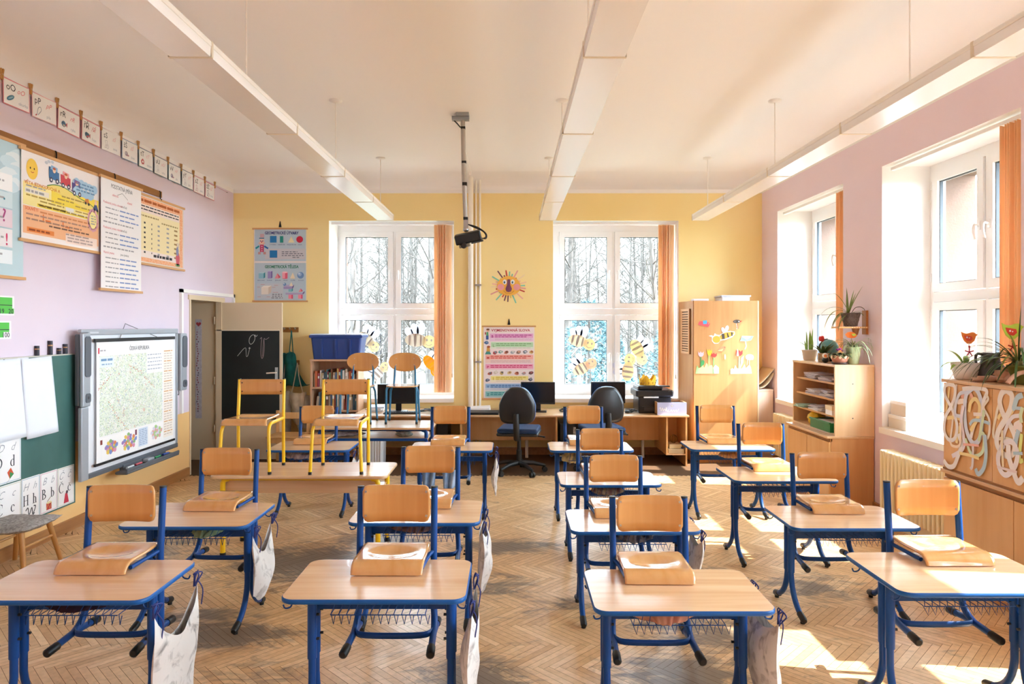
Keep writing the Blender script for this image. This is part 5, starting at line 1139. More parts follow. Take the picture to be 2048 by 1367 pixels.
# paper bees on the panes
def paper_bee(px, py, s_, rot, body, label, Y=9.372, stripes='#bdb1aa', face='#e9dcb8'):
    s_ *= 1.35; c = at(px, py, Y); root = thing('paper_bee', label, 'window decoration', c, 0, 'paper bees on the window panes'); f = Frame((0, 0, 0), (1, 0, 0)).at(0, 0, 0, rot)
    WING = transl('bee_wing_paper', '#e3e4ee', .55); m = MB()
    for a, b, ra, rb, r in ((-.2, .55, .22, .36, .3), (.12, .60, .22, .38, -.2), (-.5, .40, .2, .3, .6)): m.oval(f, a * s_, b * s_, ra * s_, rb * s_, .001, WING, 18, r)
    m.build('wings', root, mods=[('solid', .001, 0)])
    BD = transl('bee_body_' + body, body, .3); ST = transl('bee_stripe_' + stripes, stripes, .3); FC = transl('bee_face_' + face, face, .3); m = MB()
    m.oval(f, -.12 * s_, 0, .58 * s_, .36 * s_, .0025, BD, 24)
    for a, wd in ((-.45, .12), (-.15, .14), (.15, .1)): hh = .36 * (max(.05, 1 - ((a + .12) / .58) ** 2)) ** .5; m.oval(f, a * s_, 0, wd * .55 * s_, hh * s_ * .96, .0034, ST, 16)
    m.build('body', root, mods=[('solid', .001, 0)])
    m = MB(); m.oval(f, .58 * s_, -.05 * s_, .36 * s_, .34 * s_, .0045, FC, 22)
    for a in (.48, .72): m.oval(f, a * s_, .03 * s_, .05 * s_, .07 * s_, .0058, INKG, 10)
    m.stroke(f, [(.42 * s_, -.18 * s_), (.58 * s_, -.26 * s_), (.76 * s_, -.18 * s_)], .03 * s_, .0058, INKG)
    for a in (.5, .8): m.stroke(f, [(a * s_, .22 * s_), ((a + .08) * s_, .45 * s_)], .025 * s_, .0046, INKG); m.oval(f, (a + .08) * s_, .47 * s_, .05 * s_, .05 * s_, .005, WING, 10)
    m.build('head', root, mods=[('solid', .001, 0)])
paper_bee(735, 680, .16, -.7, '#d9d0be', 'pale paper bee flying down on the lower pane beside the blue storage box')
paper_bee(836, 680, .19, -.05, '#d9d0c4', 'large pale paper bee on the lower pane above the second oval-backed chair')
paper_bee(862, 728, .15, -.9, '#f2a829', 'bright orange paper bee behind the drawn blind slats', stripes='#e9b24a', face='#f2a829')
paper_bee(757, 745, .15, .8, '#d8d8d4', 'grey-winged paper bee half hidden by the first oval-backed chair')
paper_bee(1160, 682, .17, -.25, '#efdfc4', 'paper bee with an orange face, the upper one beside the spruce', face='#f4dcb4')
paper_bee(1166, 735, .16, .55, '#eedcc0', 'paper bee facing up, the lower one beside the spruce', face='#efcdb0')
paper_bee(1276, 700, .17, -1.1, '#ece0b4', 'yellow striped paper bee head down, above the printer', stripes='#c9bda8', face='#f3e9c0')
paper_bee(1256, 738, .17, 1.45, '#efd9b4', 'smiling paper bee standing upright behind the monitor nearest the printer', face='#f5e4b4')

# computer bench
root = thing('computer_bench', 'long beech computer bench along the end wall', 'bench', (0, 0, 0)); BZ = .61; B0, B1, BY = -1.905, 2.13, 8.15
m = MB(); m.rbox(B0, B1, BY, YB - .06, BZ - .024, BZ, .005, BEECH); m.build('worktop', root)
for x in (B0 + .03, -.93, -.60, .545, .835, 1.87, 2.10):
    z0 = 0 if x in (B0 + .03, 2.10) else .13 if x > 1.5 else .08; m = MB(); m.box(x - .010, x + .010, BY + .02 if x > 2.05 or x < -1.8 else BY + .03, YB - .08, z0, BZ - .024, BEECHZ); m.build('side_panel', root, mods=[('bevel', .002)])
for x0, x1, yy in ((B0 + .04, -.94, 8.6), (-.59, .535, 8.6), (.845, 1.86, 8.6)): m = MB(); m.box(x0, x1, yy, yy + .018, .24, BZ - .03, BEECHZ); m.build('modesty_panel', root)
for x0, x1, z in ((1.88, 2.09, .13), (-.92, -.61, .10), (.555, .825, .10)): m = MB(); m.box(x0, x1, BY + .03, YB - .1, z, z + .018, BEECH); m.build('shelf', root)
m = MB(); m.box(1.88, 2.09, 8.6, 8.62, .15, BZ - .03, BEECHZ); m.build('back_panel', root)
for x in (B0 + .03, 2.10): m = MB(); m.cyl((x, BY + .06, 0), (x, BY + .06, .02), .012, STEEL, 8); m.build('foot', root)
for x in (1.68, .2): m = MB(); m.cyl((x, 8.70, .095), (x, 8.70, .24), .02, mat('pipe_paint', '#f3e3b8', .4), 10); m.cyl((x, 8.70, .0), (x, 8.70, .10), .02, MATS['pipe_paint'], 10); m.build('leg', root)

MONB = mat('monitor_black', '#131314', .3)
def monitor(x, y, w, h, z0, rz, label):
    root = thing('monitor', label, 'monitor', (x, y, BZ), rz, 'monitors on the bench'); zc = z0 + h / 2
    m = MB(); m.rbox(-w / 2, w / 2, -.02, .018, z0, z0 + h, .006, MONB); m.build('housing', root)
    m = MB(); m.box(-w / 2 + .015, w / 2 - .015, -.0212, -.0195, z0 + .022, z0 + h - .015, mat('dark_screen', '#0b0c0e', .18)); m.build('screen', root)
    m = MB(); m.rbox(-.035, .035, .0, .03, .01, z0 + .04, .004, MONB); m.build('neck', root); m = MB(); m.rbox(-.11, .11, -.08, .08, 0, .014, .005, MONB); m.build('stand', root)
monitor(-1.40, 8.50, .52, .245, .10, R(2), 'black monitor behind the oval-backed chairs')
monitor(.335, 8.50, .425, .275, .095, R(-4), 'black monitor between the two office chairs, tallest stand in view')
monitor(1.215, 8.55, .43, .27, .10, R(2), 'black monitor behind the office chair nearest the printer')
def keyboard(x, y, rz, label, w=.44, d=.14):
    root = thing('keyboard', label, 'keyboard', (x, y, BZ), rz, 'keyboards on the bench'); m = MB(); m.rbox(-w / 2, w / 2, -d / 2, d / 2, 0, .018, .005, BLACK); m.build('body', root)
    m = MB()
    for r in range(5):
        for c in range(15): m.box(-w / 2 + .015 + c * (w - .03) / 15, -w / 2 + .015 + c * (w - .03) / 15 + .022, -d / 2 + .015 + r * .023, -d / 2 + .034 + r * .023, .018, .024, DGREY)
    m.build('keys', root)
keyboard(-1.33, 8.33, R(3), 'black keyboard before the monitor behind the oval-backed chairs')
keyboard(-.02, 8.42, R(-2), 'black keyboard behind the office chair with the blue seat')
m = MB(); m.rbox(-.19, .19, -.13, .13, 0, .028, .008, BLACK); o = m.build('laptop', loc=(-.34, 8.33, BZ), mods=[]); tag(o, 'closed black laptop lying at the front edge of the bench', 'laptop')
m = MB(); m.rbox(-.14, .14, -.08, .08, 0, .045, .01, PAPER); m.tube([(-.1, -.05, .04), (.14, -.04, .05)], .022, PAPER, 10); o = m.build('paper_roll', loc=(-.40, 8.62, BZ)); tag(o, 'white paper bundle lying behind the closed laptop', 'paper')
def cables(x, y, n, sd_, label, w=.2):
    r = random.Random(sd_); root = thing('cable_tangle', label, 'cables', (x, y, BZ)); m = MB()
    for i in range(n): m.tube(smooth_path([(r.uniform(-w, w), r.uniform(-.08, .08), r.uniform(.006, .05)) for _ in range(6)], 5), .0045, BLACK, 6)
    m.build('cables', root)
cables(-.92, 8.42, 7, 3, 'tangle of black cables beside the keyboard behind the oval-backed chairs', .22)
cables(.02, 8.62, 4, 5, 'loose black cable loops behind the closed laptop', .12)
cables(.72, 8.50, 3, 7, 'thin black cables beside the office chair nearest the printer', .12)
cables(1.48, 8.45, 4, 9, 'black cables between the printer and the last monitor', .08)
for x, y, l in ((.82, 8.42, 'black mouse beside the office chair nearest the printer'), (1.43, 8.40, 'black mouse lying beside the printer')):
    m = MB(); m.ball((0, 0, .012), (.032, .055, .022), BLACK, 12, 8); o = m.build('mouse', loc=(x, y, BZ)); tag(o, l, 'mouse', 'mice on the bench')
# printer with a paper crown
root = thing('printer', 'black multifunction printer on the bench under the paper crown', 'printer', (1.76, 8.52, BZ)); PB_ = mat('printer_black', '#1b1a1b', .35)
m = MB(); m.rbox(-.20, .20, -.18, .2, .0, .20, .012, PB_); m.build('body', root)
m = MB(); m.rbox(-.235, .225, -.20, .2, .20, .285, .02, PB_); m.build('scanner_unit', root)
m = MB(); m.rbox(-.20, .10, -.17, .18, .285, .335, .015, PB_); m.rbox(-.21, -.19, -.15, .15, .285, .325, .005, GREYM); m.build('lid', root)
m = MB(); m.box(-.14, .04, -.205, -.16, .19, .205, PAPER); m.build('paper_tray', root)
m = MB(); m.box(-.16, .16, -.184, -.178, .08, .085, DGREY); m.box(-.13, .13, -.186, -.178, .03, .07, DGREY); m.build('drawer', root)
m = MB(); m.rbox(.02, .17, -.235, -.14, .325, .34, .004, BLACK); m.build('control_panel', root)
root = thing('crown_hat', 'yellow paper crown on top of the black printer', 'crown', (1.70, 8.50, BZ + .336)); CRW = mat('crown_paper', '#f0bd2f', .7); m = MB(); V = []; n = 20
for i in range(n): a = 2 * math.pi * i / n; zt = (.055, .09, .13, .085)[i % 4]; V += [(.10 * math.cos(a), .09 * math.sin(a), 0), (.104 * math.cos(a), .094 * math.sin(a), zt)]
m.add(V, [(2 * i, 2 * ((i + 1) % n), 2 * ((i + 1) % n) + 1, 2 * i + 1) for i in range(n)], CRW); m.build('band', root, mods=[('solid', .002, 0)])
for i in range(5): a = R(-150 + i * 30); m = MB(); m.ball((.103 * math.cos(a), .093 * math.sin(a), .03), .008, ink('#b5762a'), 8, 6); m.build('gem', root)
# lavender box
root = thing('wooden_box', 'lavender-fronted open wooden box with white handwriting at the end of the bench', 'box', (1.93, 8.32, BZ)); LAV = mat('lavender_paint', '#b7bde0', .6); bw = .175
m = MB(); m.box(-bw, bw, -.14, -.128, 0, .15, LAV); m.build('front_panel', root)
for x0, x1, y0, y1 in ((-bw, -bw + .012, -.128, .14), (bw - .012, bw, -.128, .14), (-bw, bw, .128, .14)): m = MB(); m.box(x0, x1, y0, y1, 0, .15, BEECHZ); m.build('side_panel', root)
m = MB(); m.box(-bw, bw, -.128, .128, 0, .01, BEECH); m.build('bottom', root); m = MB(); m.box(-bw + .02, bw - .02, -.12, .12, .01, .13, ink('#8f96c2')); m.build('folders', root)
f = Frame((0, -.14, 0), (1, 0, 0)); m = MB(); m.stroke(f, [(-.15, .075), (-.14, .09), (-.13, .05), (-.115, .085), (-.105, .05), (-.09, .075), (-.075, .05), (-.07, .095), (-.06, .045), (-.04, .065), (-.05, .04), (-.02, .045), (-.01, .065), (.0, .04), (.02, .062), (.03, .04), (.05, .065), (.055, .04), (.075, .06), (.08, .075)], .006, .001, PAPER); m.build('handwriting', root)
m = MB(); m.oval(f, .0, .11, .012, .012, .001, INKG); m.oval(f, .0, .11, .006, .006, .0015, PAPER); m.build('lock', root)
# under the bench
root = thing('computer_tower', 'black computer tower in the bench shelf behind the back-row chair', 'computer', (.69, 8.42, .119)); m = MB(); m.rbox(-.10, .10, -.2, .2, 0, .38, .006, MONB); m.build('case', root); m = MB(); m.box(-.09, .09, -.203, -.2, .12, .125, GREYM); m.box(.06, .09, -.203, -.2, .15, .34, noisy('sticker', '#d8d8d8', '#222222', 30)); m.build('front_trim', root)
root = thing('computer_tower', 'black computer tower in the dark shelf left of the blue-seated office chair', 'computer', (-.84, 8.55, .119)); m = MB(); m.rbox(-.07, .07, -.2, .2, 0, .36, .006, MONB); m.build('case', root)
for i, (h_, c) in enumerate(((.20, '#c9a86a'), (.22, '#8a7a5a'))): m = MB(); m.box(-.006, .006, -.14, .14, 0, h_, ink(c)); o = m.build('folder', loc=(-.72 + i * .035, 8.35, .119)); o.rotation_euler = (0, R(18), 0); tag(o, ('tan folder leaning in the dark bench shelf', 'olive folder leaning in the dark bench shelf')[i], 'folder')
for i, (z, w_b, d_b, h_b, c, l) in enumerate(((.149, .19, .28, .05, '#cdb994', 'wide beige book at the bottom of the bench shelf by the cupboard'), (.20, .15, .2, .05, '#d9c9a2', 'small pale book on the wide book in the bench shelf by the cupboard'))):
    m = MB(); m.rbox(-w_b / 2, w_b / 2, -d_b / 2, d_b / 2, 0, h_b, .004, ink(c)); tag(m.build('book', loc=(1.985, 8.33, z)), l, 'book')
root = thing('wire_toy', 'wire lantern toy on the books in the bench shelf by the cupboard', 'toy', (1.985, 8.33, .252)); m = MB()
for i in range(4): m.tube([(.045 * math.cos(t) * math.cos(i * .8), .045 * math.cos(t) * math.sin(i * .8), .05 + .05 * math.sin(t)) for t in [j * .42 for j in range(15)]], .003, mat('brass_wire', '#8f7a44', .4, .8), 5, closed=True)
m.build('wire', root)

# office chairs
def office_chair(x, y, rz, label):
    root = thing('office_chair', label, 'office chair', (x, y, 0), rz, 'black office chairs at the bench'); OC = mat('office_black', '#1c1b1b', .5); OB = mat('office_back_shell', '#1b1a1a', .35); BS = mat('office_blue_fabric', '#1f3558', .9)
    m = MB(); outl = [(.0, .0)]; pts = []
    for i in range(36):
        t = 2 * math.pi * i / 36; a = math.cos(t); b = math.sin(t); pts.append((.205 * (1 if a > 0 else -1) * abs(a) ** (.62 if b > 0 else .4) * (1 - .24 * max(0, b)), -.205 * abs(b) ** .5 if b < 0 else .205 * b))
    V = []; rings = ((.80, -.05, OB), (.95, -.035, OB), (1.0, -.015, OB), (1.0, .015, OB))
    def ring(s_, d): return [(p * s_, d + .03 * (p / .2) ** 2, .79 + q * s_) for p, q in pts]
    R_ = [ring(s_, d) for s_, d, _ in rings]; k = 36
    m.add([p for r in R_ for p in r], [tuple(range(k))] + [(l * k + i, (l + 1) * k + i, (l + 1) * k + (i + 1) % k, l * k + (i + 1) % k) for l in range(3) for i in range(k)], OB, True); m.build('back_shell', root)
    m = MB(); R_ = [ring(1.0, .012), ring(1.01, .03), ring(.96, .05), ring(.6, .055)]
    m.add([p for r in R_ for p in r], [tuple(range(3 * k, 4 * k))[::-1]] + [(l * k + i, (l + 1) * k + i, (l + 1) * k + (i + 1) % k, l * k + (i + 1) % k) for l in range(3) for i in range(k)], mat('office_blue_piping', '#3f6ea8', .8), True); m.build('back_cushion', root)
    m = MB(); m.tube([(0, -.045, .70), (0, -.055, .58), (0, -.02, .43), (0, .12, .41)], [.03, .035, .035, .03], OC, 10, flat=1.3); m.build('back_bar', root)
    m = MB(); m.rbox(-.235, .235, .0, .44, .44, .475, .03, OC, None, 3); m.build('seat_shell', root); m = MB(); m.rbox(-.23, .23, .005, .435, .465, .525, .028, BS, None, 3); m.build('seat_cushion', root)
    m = MB(); m.tube([(.12, .2, .43), (.26, .16, .425), (.30, .15, .42)], .010, OC, 8); m.build('lever', root)
    m = MB(); m.cyl((0, .2, .10), (0, .2, .26), .032, OC, 14); m.cyl((0, .2, .26), (0, .2, .44), .022, OC, 14); m.build('column', root)
    for i in range(5):
        a = R(-90 + 36 + i * 72); c, s_ = math.cos(a), math.sin(a); m = MB(); m.tube([(0, .2, .115), (.16 * c, .2 + .16 * s_, .11), (.30 * c, .2 + .30 * s_, .075)], [.03, .024, .018], OC, 8); lg = m.build('base_arm', root)
        m = MB(); e = Vector((.30 * c, .2 + .30 * s_, .03))
        for o_ in (-.016, .016): d = Vector((-s_, c, 0)); m.cyl(e + d * (o_ - .009), e + d * (o_ + .009), .03, BLACK, 14)
        m.cyl(e, e + Vector((0, 0, .05)), .012, BLACK, 8); m.build('caster', lg)
    return root
office_chair(.065, 7.62, R(-8), 'black office chair with a blue seat, between the wall posters and the aisle')
office_chair(1.085, 7.70, R(10), 'black office chair before the monitor nearest the printer')

# bookcase with books and the blue storage box
SX0, SX1, SY0 = -2.515, -1.915, 8.55; root = thing('bookcase', 'open beech bookcase full of books under the blue storage box', 'bookcase', (SX0, SY0, 0)); w = SX1 - SX0; PINKW = wood('pinkish_beech', '#c69a78', '#d1a886', 'z', .4)
for x in (0, w - .02): m = MB(); m.box(x, x + .02, 0, .34, 0, 1.235, PINKW); m.build('side_panel', root)
m = MB(); m.box(-.005, w + .005, -.005, .345, 1.235, 1.258, PINKW); m.build('top_panel', root); m = MB(); m.box(.02, w - .02, .325, .34, .06, 1.235, PINKW); m.build('back_panel', root)
SHZ = (.06, .34, .622, .91)
for z in SHZ: m = MB(); m.box(.02, w - .02, .0, .325, z - .02, z, PINKW); m.build('shelf', root)
rnd = random.Random(31); BKC = ['#e6ded2', '#d8c8ae', '#c9b48a', '#3f7f96', '#8a3a4a', '#c4663f', '#556a8a', '#b9a994', '#e2d9cf', '#6b8f6a', '#a8495a', '#d9b06a', '#44596a', '#cfc4b8', '#7a4f3a', '#e8e0d8', '#9c3f34', '#5f8f9c']
CN = {'#e6ded2': 'off-white', '#d8c8ae': 'sand', '#c9b48a': 'straw', '#3f7f96': 'teal', '#8a3a4a': 'wine red', '#c4663f': 'rust', '#556a8a': 'slate blue', '#b9a994': 'taupe', '#e2d9cf': 'cream', '#6b8f6a': 'sage green', '#a8495a': 'raspberry', '#d9b06a': 'mustard', '#44596a': 'dark blue', '#cfc4b8': 'stone', '#7a4f3a': 'brown', '#e8e0d8': 'ivory', '#9c3f34': 'brick red', '#5f8f9c': 'blue green'}
for si, (z, x_end, lean) in enumerate(((.911, .555, 0), (.623, .57, 4), (.341, .57, 0))):
    x = SX0 + .035 + .02 * si; n = 0
    while x < SX0 + x_end - .02:
        t = rnd.uniform(.012, .030); hh = rnd.uniform(.16, .235); d = rnd.uniform(.15, .21); c = BKC[(n * 5 + si * 7) % 18]; n += 1
        root = thing('book', '%s book, %s from the door end of the %s shelf' % (CN[c], ('%dth' % n) if n not in (1, 2, 3, 21, 22, 23) else {1: 'first', 2: 'second', 3: 'third', 21: '21st', 22: '22nd', 23: '23rd'}[n], ('top', 'middle', 'bottom')[si]), 'book', (x + t / 2, SY0 + .03 + rnd.uniform(0, .02), z), 0, 'books on the %s shelf of the bookcase' % ('top', 'middle', 'bottom')[si])
        ang = R(rnd.choice((0, 0, 0, 1, 6 if si == 1 else 2)) * 1.0); root.rotation_euler = (0, ang, 0)
        m = MB(); cv = mat('cover_' + c.strip('#'), c, .55); m.box(-t / 2, -t / 2 + .002, 0, d, 0, hh, cv); m.box(t / 2 - .002, t / 2, 0, d, 0, hh, cv); m.box(-t / 2, t / 2, 0, .002, 0, hh, cv); m.box(-t / 2 + .002, t / 2 - .002, -.0006, 0, hh * .62, hh * .8, PAPER if n % 3 == 0 else cv); m.build('cover', root)
        m = MB(); m.box(-t / 2 + .002, t / 2 - .002, .002, d - .003, .003, hh - .003, PAPER); m.build('pages', root)
        x += t + .0015 + math.sin(ang) * .03
root = thing('storage_box', 'big blue plastic storage box with a rim on top of the bookcase', 'storage box', ((SX0 + SX1) / 2 + .02, 8.72, 1.259)); SB = mat('navy_plastic', '#203f86', .3); m = MB(); V = []
P0, P1 = round_rect(-.29, .29, -.15, .15, .03, 3), round_rect(-.32, .32, -.17, .17, .03, 3); k = len(P0); V = [(x, y, 0) for x, y in P0] + [(x, y, .285) for x, y in P1] + [(x * .985, y * .97, .285) for x, y in P1] + [(x * .985, y * .97, .02) for x, y in P0]
m.add(V, [tuple(range(k))[::-1], tuple(range(3 * k, 4 * k))] + [(l * k + i, l * k + (i + 1) % k, (l + 1) * k + (i + 1) % k, (l + 1) * k + i) for l in range(3) for i in range(k)], SB, False); m.build('tub', root)
m = MB(); m.rbox(-.335, .335, -.185, .185, .268, .305, .01, SB); m.build('rim', root); m = MB(); m.rbox(-.325, .325, -.175, .175, .300, .318, .008, mat('translucent_lid', '#c9d4e8', .3)); m.build('lid', root)
for x in (-.18, .0, .18): m = MB(); m.box(x - .012, x + .012, -.166, -.15, .02, .26, SB, Matrix.Rotation(R(4.0), 4, 'X')); m.build('rib', root)

# hooks and bags beside the door
def peg_board(x0, x1, z0, z1, label, n):
    root = thing('hook_board', label, 'coat hooks', (x0, YB, z0)); m = MB(); m.box(0, x1 - x0, -.018, 0, 0, z1 - z0, BROWN); m.build('board', root, mods=[('bevel', .003)])
    for i in range(n): x = (i + .5) * (x1 - x0) / n; m = MB(); m.tube(smooth_path([(x, -.015, .05), (x, -.05, .04), (x, -.06, .06)], 4), .006, STEEL, 8); m.build('hook', root)
peg_board(-3.05, -2.775, 1.595, 1.66, 'brown hook board on the wall beside the door, the upper one', 4); peg_board(-2.95, -2.765, 1.17, 1.23, 'small brown hook board behind the hanging bags, the lower one', 2)
TEALF = noisy('teal_fabric', '#15706f', '#0f5a5c', 10, rough=.9, bump=.6); CANV = noisy('cream_canvas', '#d9cdb8', '#b9ab94', 9, rough=.9, bump=.6); GREYC = noisy('grey_canvas', '#b3aa9c', '#8f877c', 9, rough=.9, bump=.6)
def hanging(name, label, cat, x, y, z, prof, mt, thick, strap=None, seed=0):
    """prof: list of (dz, left, right) rows of the drape"""
    root = thing(name, label, cat, (x, y, z)); m = MB()
    def fn(u, v, s_):
        k = v * (len(prof) - 1); i = min(int(k), len(prof) - 2); t = k - i; a = [prof[i][j] * (1 - t) + prof[i + 1][j] * t for j in range(3)]; e = max(0, math.sin(math.pi * u)) ** .6
        return (a[1] + (a[2] - a[1]) * u, s_ * thick * e * (.4 + .6 * math.sin(v * 2.6)) + .012 * math.sin(u * 12 + seed) * (1 - v * .4), a[0] + .008 * math.sin(u * 7 + seed))
    grid(m, lambda u, v: fn(1 - u, v, 1), 18, 14, mt); grid(m, lambda u, v: fn(u, v, -1), 18, 14, mt); m.build('body', root)
    if strap:
        for s_ in strap: m = MB(); m.tube(smooth_path(s_, 4), .006, mt, 6, flat=2.2); m.build('strap', root)
hanging('apron', 'teal apron hanging from the upper hook board by the door', 'apron', -2.84, YB - .09, 1.62, [(-.28, -.02, .02), (-.31, -.10, .05), (-.34, -.12, .06), (-.45, -.10, .07), (-.60, -.11, .12), (-.72, -.10, .20), (-.70, -.09, .25)], TEALF, .05, [[(0, 0, 0), (-.015, 0, -.15), (-.03, 0, -.30)], [(0, 0, 0), (.01, 0, -.15), (.02, 0, -.30)]])
hanging('apron', 'teal apron behind the blackboard door, partly hidden', 'apron', -2.965, YB - .07, 1.62, [(-.30, -.08, .04), (-.40, -.10, .06), (-.62, -.10, .07), (-.75, -.09, .05)], TEALF, .04, [[(0, 0, 0), (0, 0, -.3)]], 2)
hanging('tote_bag', 'cream canvas tote bag hanging in front of the teal apron', 'bag', -2.76, YB - .15, 1.20, [(-.38, -.09, .13), (-.45, -.10, .13), (-.60, -.06, .15), (-.72, -.05, .14), (-.78, -.02, .10)], CANV, .06, [[(0, .05, 0), (-.02, 0, -.2), (-.06, 0, -.40)], [(0, .05, 0), (.04, 0, -.2), (.09, 0, -.40)]], 1)
hanging('tote_bag', 'grey canvas bag hanging between the door edge and the cream tote bag', 'bag', -2.92, YB - .14, 1.20, [(-.36, -.05, .08), (-.50, -.07, .09), (-.80, -.08, .09), (-.95, -.07, .08)], GREYC, .06, [[(0, .05, 0), (.0, 0, -.2), (.02, 0, -.38)]], 3)
hanging('tote_bag', 'pale bundle of bags hanging low behind the small wooden chair', 'bag', -2.66, YB - .13, .78, [(.0, -.05, .08), (-.12, -.10, .12), (-.30, -.12, .13), (-.42, -.08, .10)], GREYC, .07, None, 4)
# small wooden chair
root = thing('small_chair', 'small plain wooden chair standing beside the door', 'chair', (-2.72, 8.36, 0)); LWD = wood('pale_beech', '#cf9f62', '#dcb07a', 'z', .45)
for sx in (-1, 1):
    for sy in (-1, 1): m = MB(); m.box(sx * .19 - .017, sx * .19 + .017, sy * .16 - .017, sy * .16 + .017, 0, .33 if sy < 0 else .625, LWD); m.build('leg', root, mods=[('bevel', .004)])
m = MB(); m.rbox(-.22, .22, -.19, .19, .33, .352, .006, LWD); m.build('seat', root); m = MB(); m.rbox(-.19, .19, .15, .17, .52, .60, .006, LWD); m.build('backrest', root)
for y in (-.16, .16): m = MB(); m.box(-.19, .19, y - .01, y + .01, .27, .33, LWD); m.build('rail', root)
# ribbed bin
root = thing('ribbed_bin', 'white ribbed plastic bin under the bench beside the double desk', 'bin', (-1.69, 8.30, 0)); m = MB(); pts = []
for x, y in round_rect(-.16, .16, -.12, .12, .03, 3): pts.append((x, y))
WP = mat('white_plastic', '#eceae8', .35); k = len(pts); m.add([(x * .94, y * .94, 0) for x, y in pts] + [(x, y, .46) for x, y in pts], [tuple(range(k))[::-1], tuple(range(k, 2 * k))] + [(i, (i + 1) % k, k + (i + 1) % k, k + i) for i in range(k)], WP)
for i in range(9): x = -.13 + i * .0325; m.cyl((x * .94, -.115, .02), (x, -.122, .44), .008, WP, 8)
m.build('body', root); m = MB(); m.rbox(-.17, .17, -.13, .13, .46, .48, .006, WP); m.build('rim', root)
for i, (z, rz) in enumerate(((0, 4), (.021, -6), (.042, 8))): m = MB(); m.rbox(-.10, .10, -.14, .14, 0, .02, .003, ink(('#d8d3d0', '#e9e6e4', '#c9cbd6')[i])); o = m.build('book', loc=(-1.70, 8.62, BZ + z)); o.rotation_euler = (0, 0, R(rz)); tag(o, ('bottom', 'middle', 'top')[i] + ' book of the small pale stack on the bench beside the bookcase', 'book', 'stack of books on the bench')

# vertical blinds
BLIND = transl('orange_blind', '#fce3c2', .35); BLIND2 = transl('orange_blind_dark', '#fadab4', .35)
def blinds(idx, axis, fixed, a0, a1, z0, z1, n, rail, label, wv=.045, spread=0):
    """slats parked on one side; axis x: along the end wall, axis y: along the sunny wall"""
    root = thing('vertical_blind', label, 'blind', (0, 0, 0), 0, 'orange vertical blinds')
    for i in range(n):
        t = i / (n - 1); a = a0 + (a1 - a0) * t; ang = R(62 + 8 * math.sin(i * 2.1)) if i not in (0, n - 1) else R(30); c, s_ = math.cos(ang) * wv, math.sin(ang) * wv; m = MB()
        if axis == 'x': V = [(a - c, fixed - s_), (a, fixed + .004), (a + c, fixed + s_)]
        else: V = [(fixed - s_, a - c), (fixed + .004, a), (fixed + s_, a + c)]
        m.add([(x, y, z) for x, y in V for z in (z0, z1)], [(0, 2, 3, 1), (2, 4, 5, 3)], BLIND if i % 2 else BLIND2); m.build('slat', root, mods=[('solid', .0012, 0)])
    m = MB(); r0, r1 = rail
    if axis == 'x': m.rbox(r0, r1, fixed - .02, fixed + .02, z1 + .005, z1 + .035, .004, PVC)
    else: m.rbox(fixed - .02, fixed + .02, r0, r1, z1 + .005, z1 + .035, .004, PVC)
    m.build('headrail', root)
    m = MB(); b = a1 + (.05 if axis == 'x' else .0)
    if axis == 'x': m.tube([(b, fixed - .03, z1), (b, fixed - .03, z0 + .25)], .003, mat('bead_cord', '#e0b58f', .6), 5); m.cyl((b, fixed - .03, z0 + .20), (b, fixed - .03, z0 + .25), .007, MATS['bead_cord'], 8); m.build('cord', root)
blinds(1, 'x', 9.02, -.975, -.825, .80, 3.01, 8, (-2.37, -.755), 'orange vertical blind with see-through gaps, on the window behind the oval-backed chairs', .045)
blinds(2, 'x', 9.02, 1.98, 2.12, .78, 3.01, 8, (.56, 2.18), 'orange vertical blind on the window above the printer', .045)
blinds(3, 'y', 3.345, 6.98, 6.79, .83, 3.03, 8, (6.75, 8.35), 'orange vertical blind on the sunny window beside the wall cupboard', .045)
blinds(4, 'y', 3.345, 4.66, 4.45, .83, 3.03, 8, (4.40, 5.98), 'orange vertical blind on the sunny window above the white boxes', .045)
# ------------------------------------------------------------------ sunny side
SFR = Frame((XR, 0, 0), (0, -1, 0))
# wall cupboard in the corner
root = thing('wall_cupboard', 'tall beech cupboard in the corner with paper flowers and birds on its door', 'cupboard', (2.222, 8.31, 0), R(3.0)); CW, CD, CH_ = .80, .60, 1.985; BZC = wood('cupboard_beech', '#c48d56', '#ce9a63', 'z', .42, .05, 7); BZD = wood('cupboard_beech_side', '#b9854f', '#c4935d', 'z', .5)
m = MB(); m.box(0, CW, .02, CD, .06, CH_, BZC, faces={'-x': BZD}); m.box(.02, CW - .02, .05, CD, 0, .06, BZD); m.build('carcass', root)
m = MB(); m.box(.006, CW - .006, 0, .019, .065, CH_ - .004, BZC); m.build('door', root, mods=[('bevel', .002)])
m = MB(); m.box(CW - .004, CW + .012, -.002, .02, .06, CH_, mat('pale_edging', '#ecd2a4', .45)); m.build('edge_trim', root)
m = MB(); sf = Frame((0, .44, 1.33), (0, -1, 0)); frbox(m, sf, 0, 0, .33, .56, 0, .012, mat('vent_dark', '#6a4a2c', .7))
GRW = wood('grille_wood', '#cf9a68', '#d8a878', 'y', .5)
for (a0, b0, a1, b1) in ((0, 0, .33, .03), (0, .53, .33, .56), (0, .03, .04, .53), (.29, .03, .33, .53)): frbox(m, sf, a0, b0, a1, b1, .012, .022, GRW)
for i in range(16): b = .04 + i * .0305; frbox(m, sf, .04, b, .29, b + .017, .012, .020, GRW)
m.build('vent_grille', root)
def dpx(x, y):            # a point on the cupboard door from its place in the detail photograph
    p = at(1370 + x * .13167, 600 + y * .13167, 8.33); return (p.x - 2.222, p.z)
DF = Frame((2.222, 8.31, 0), (math.cos(R(3)), math.sin(R(3)), 0))
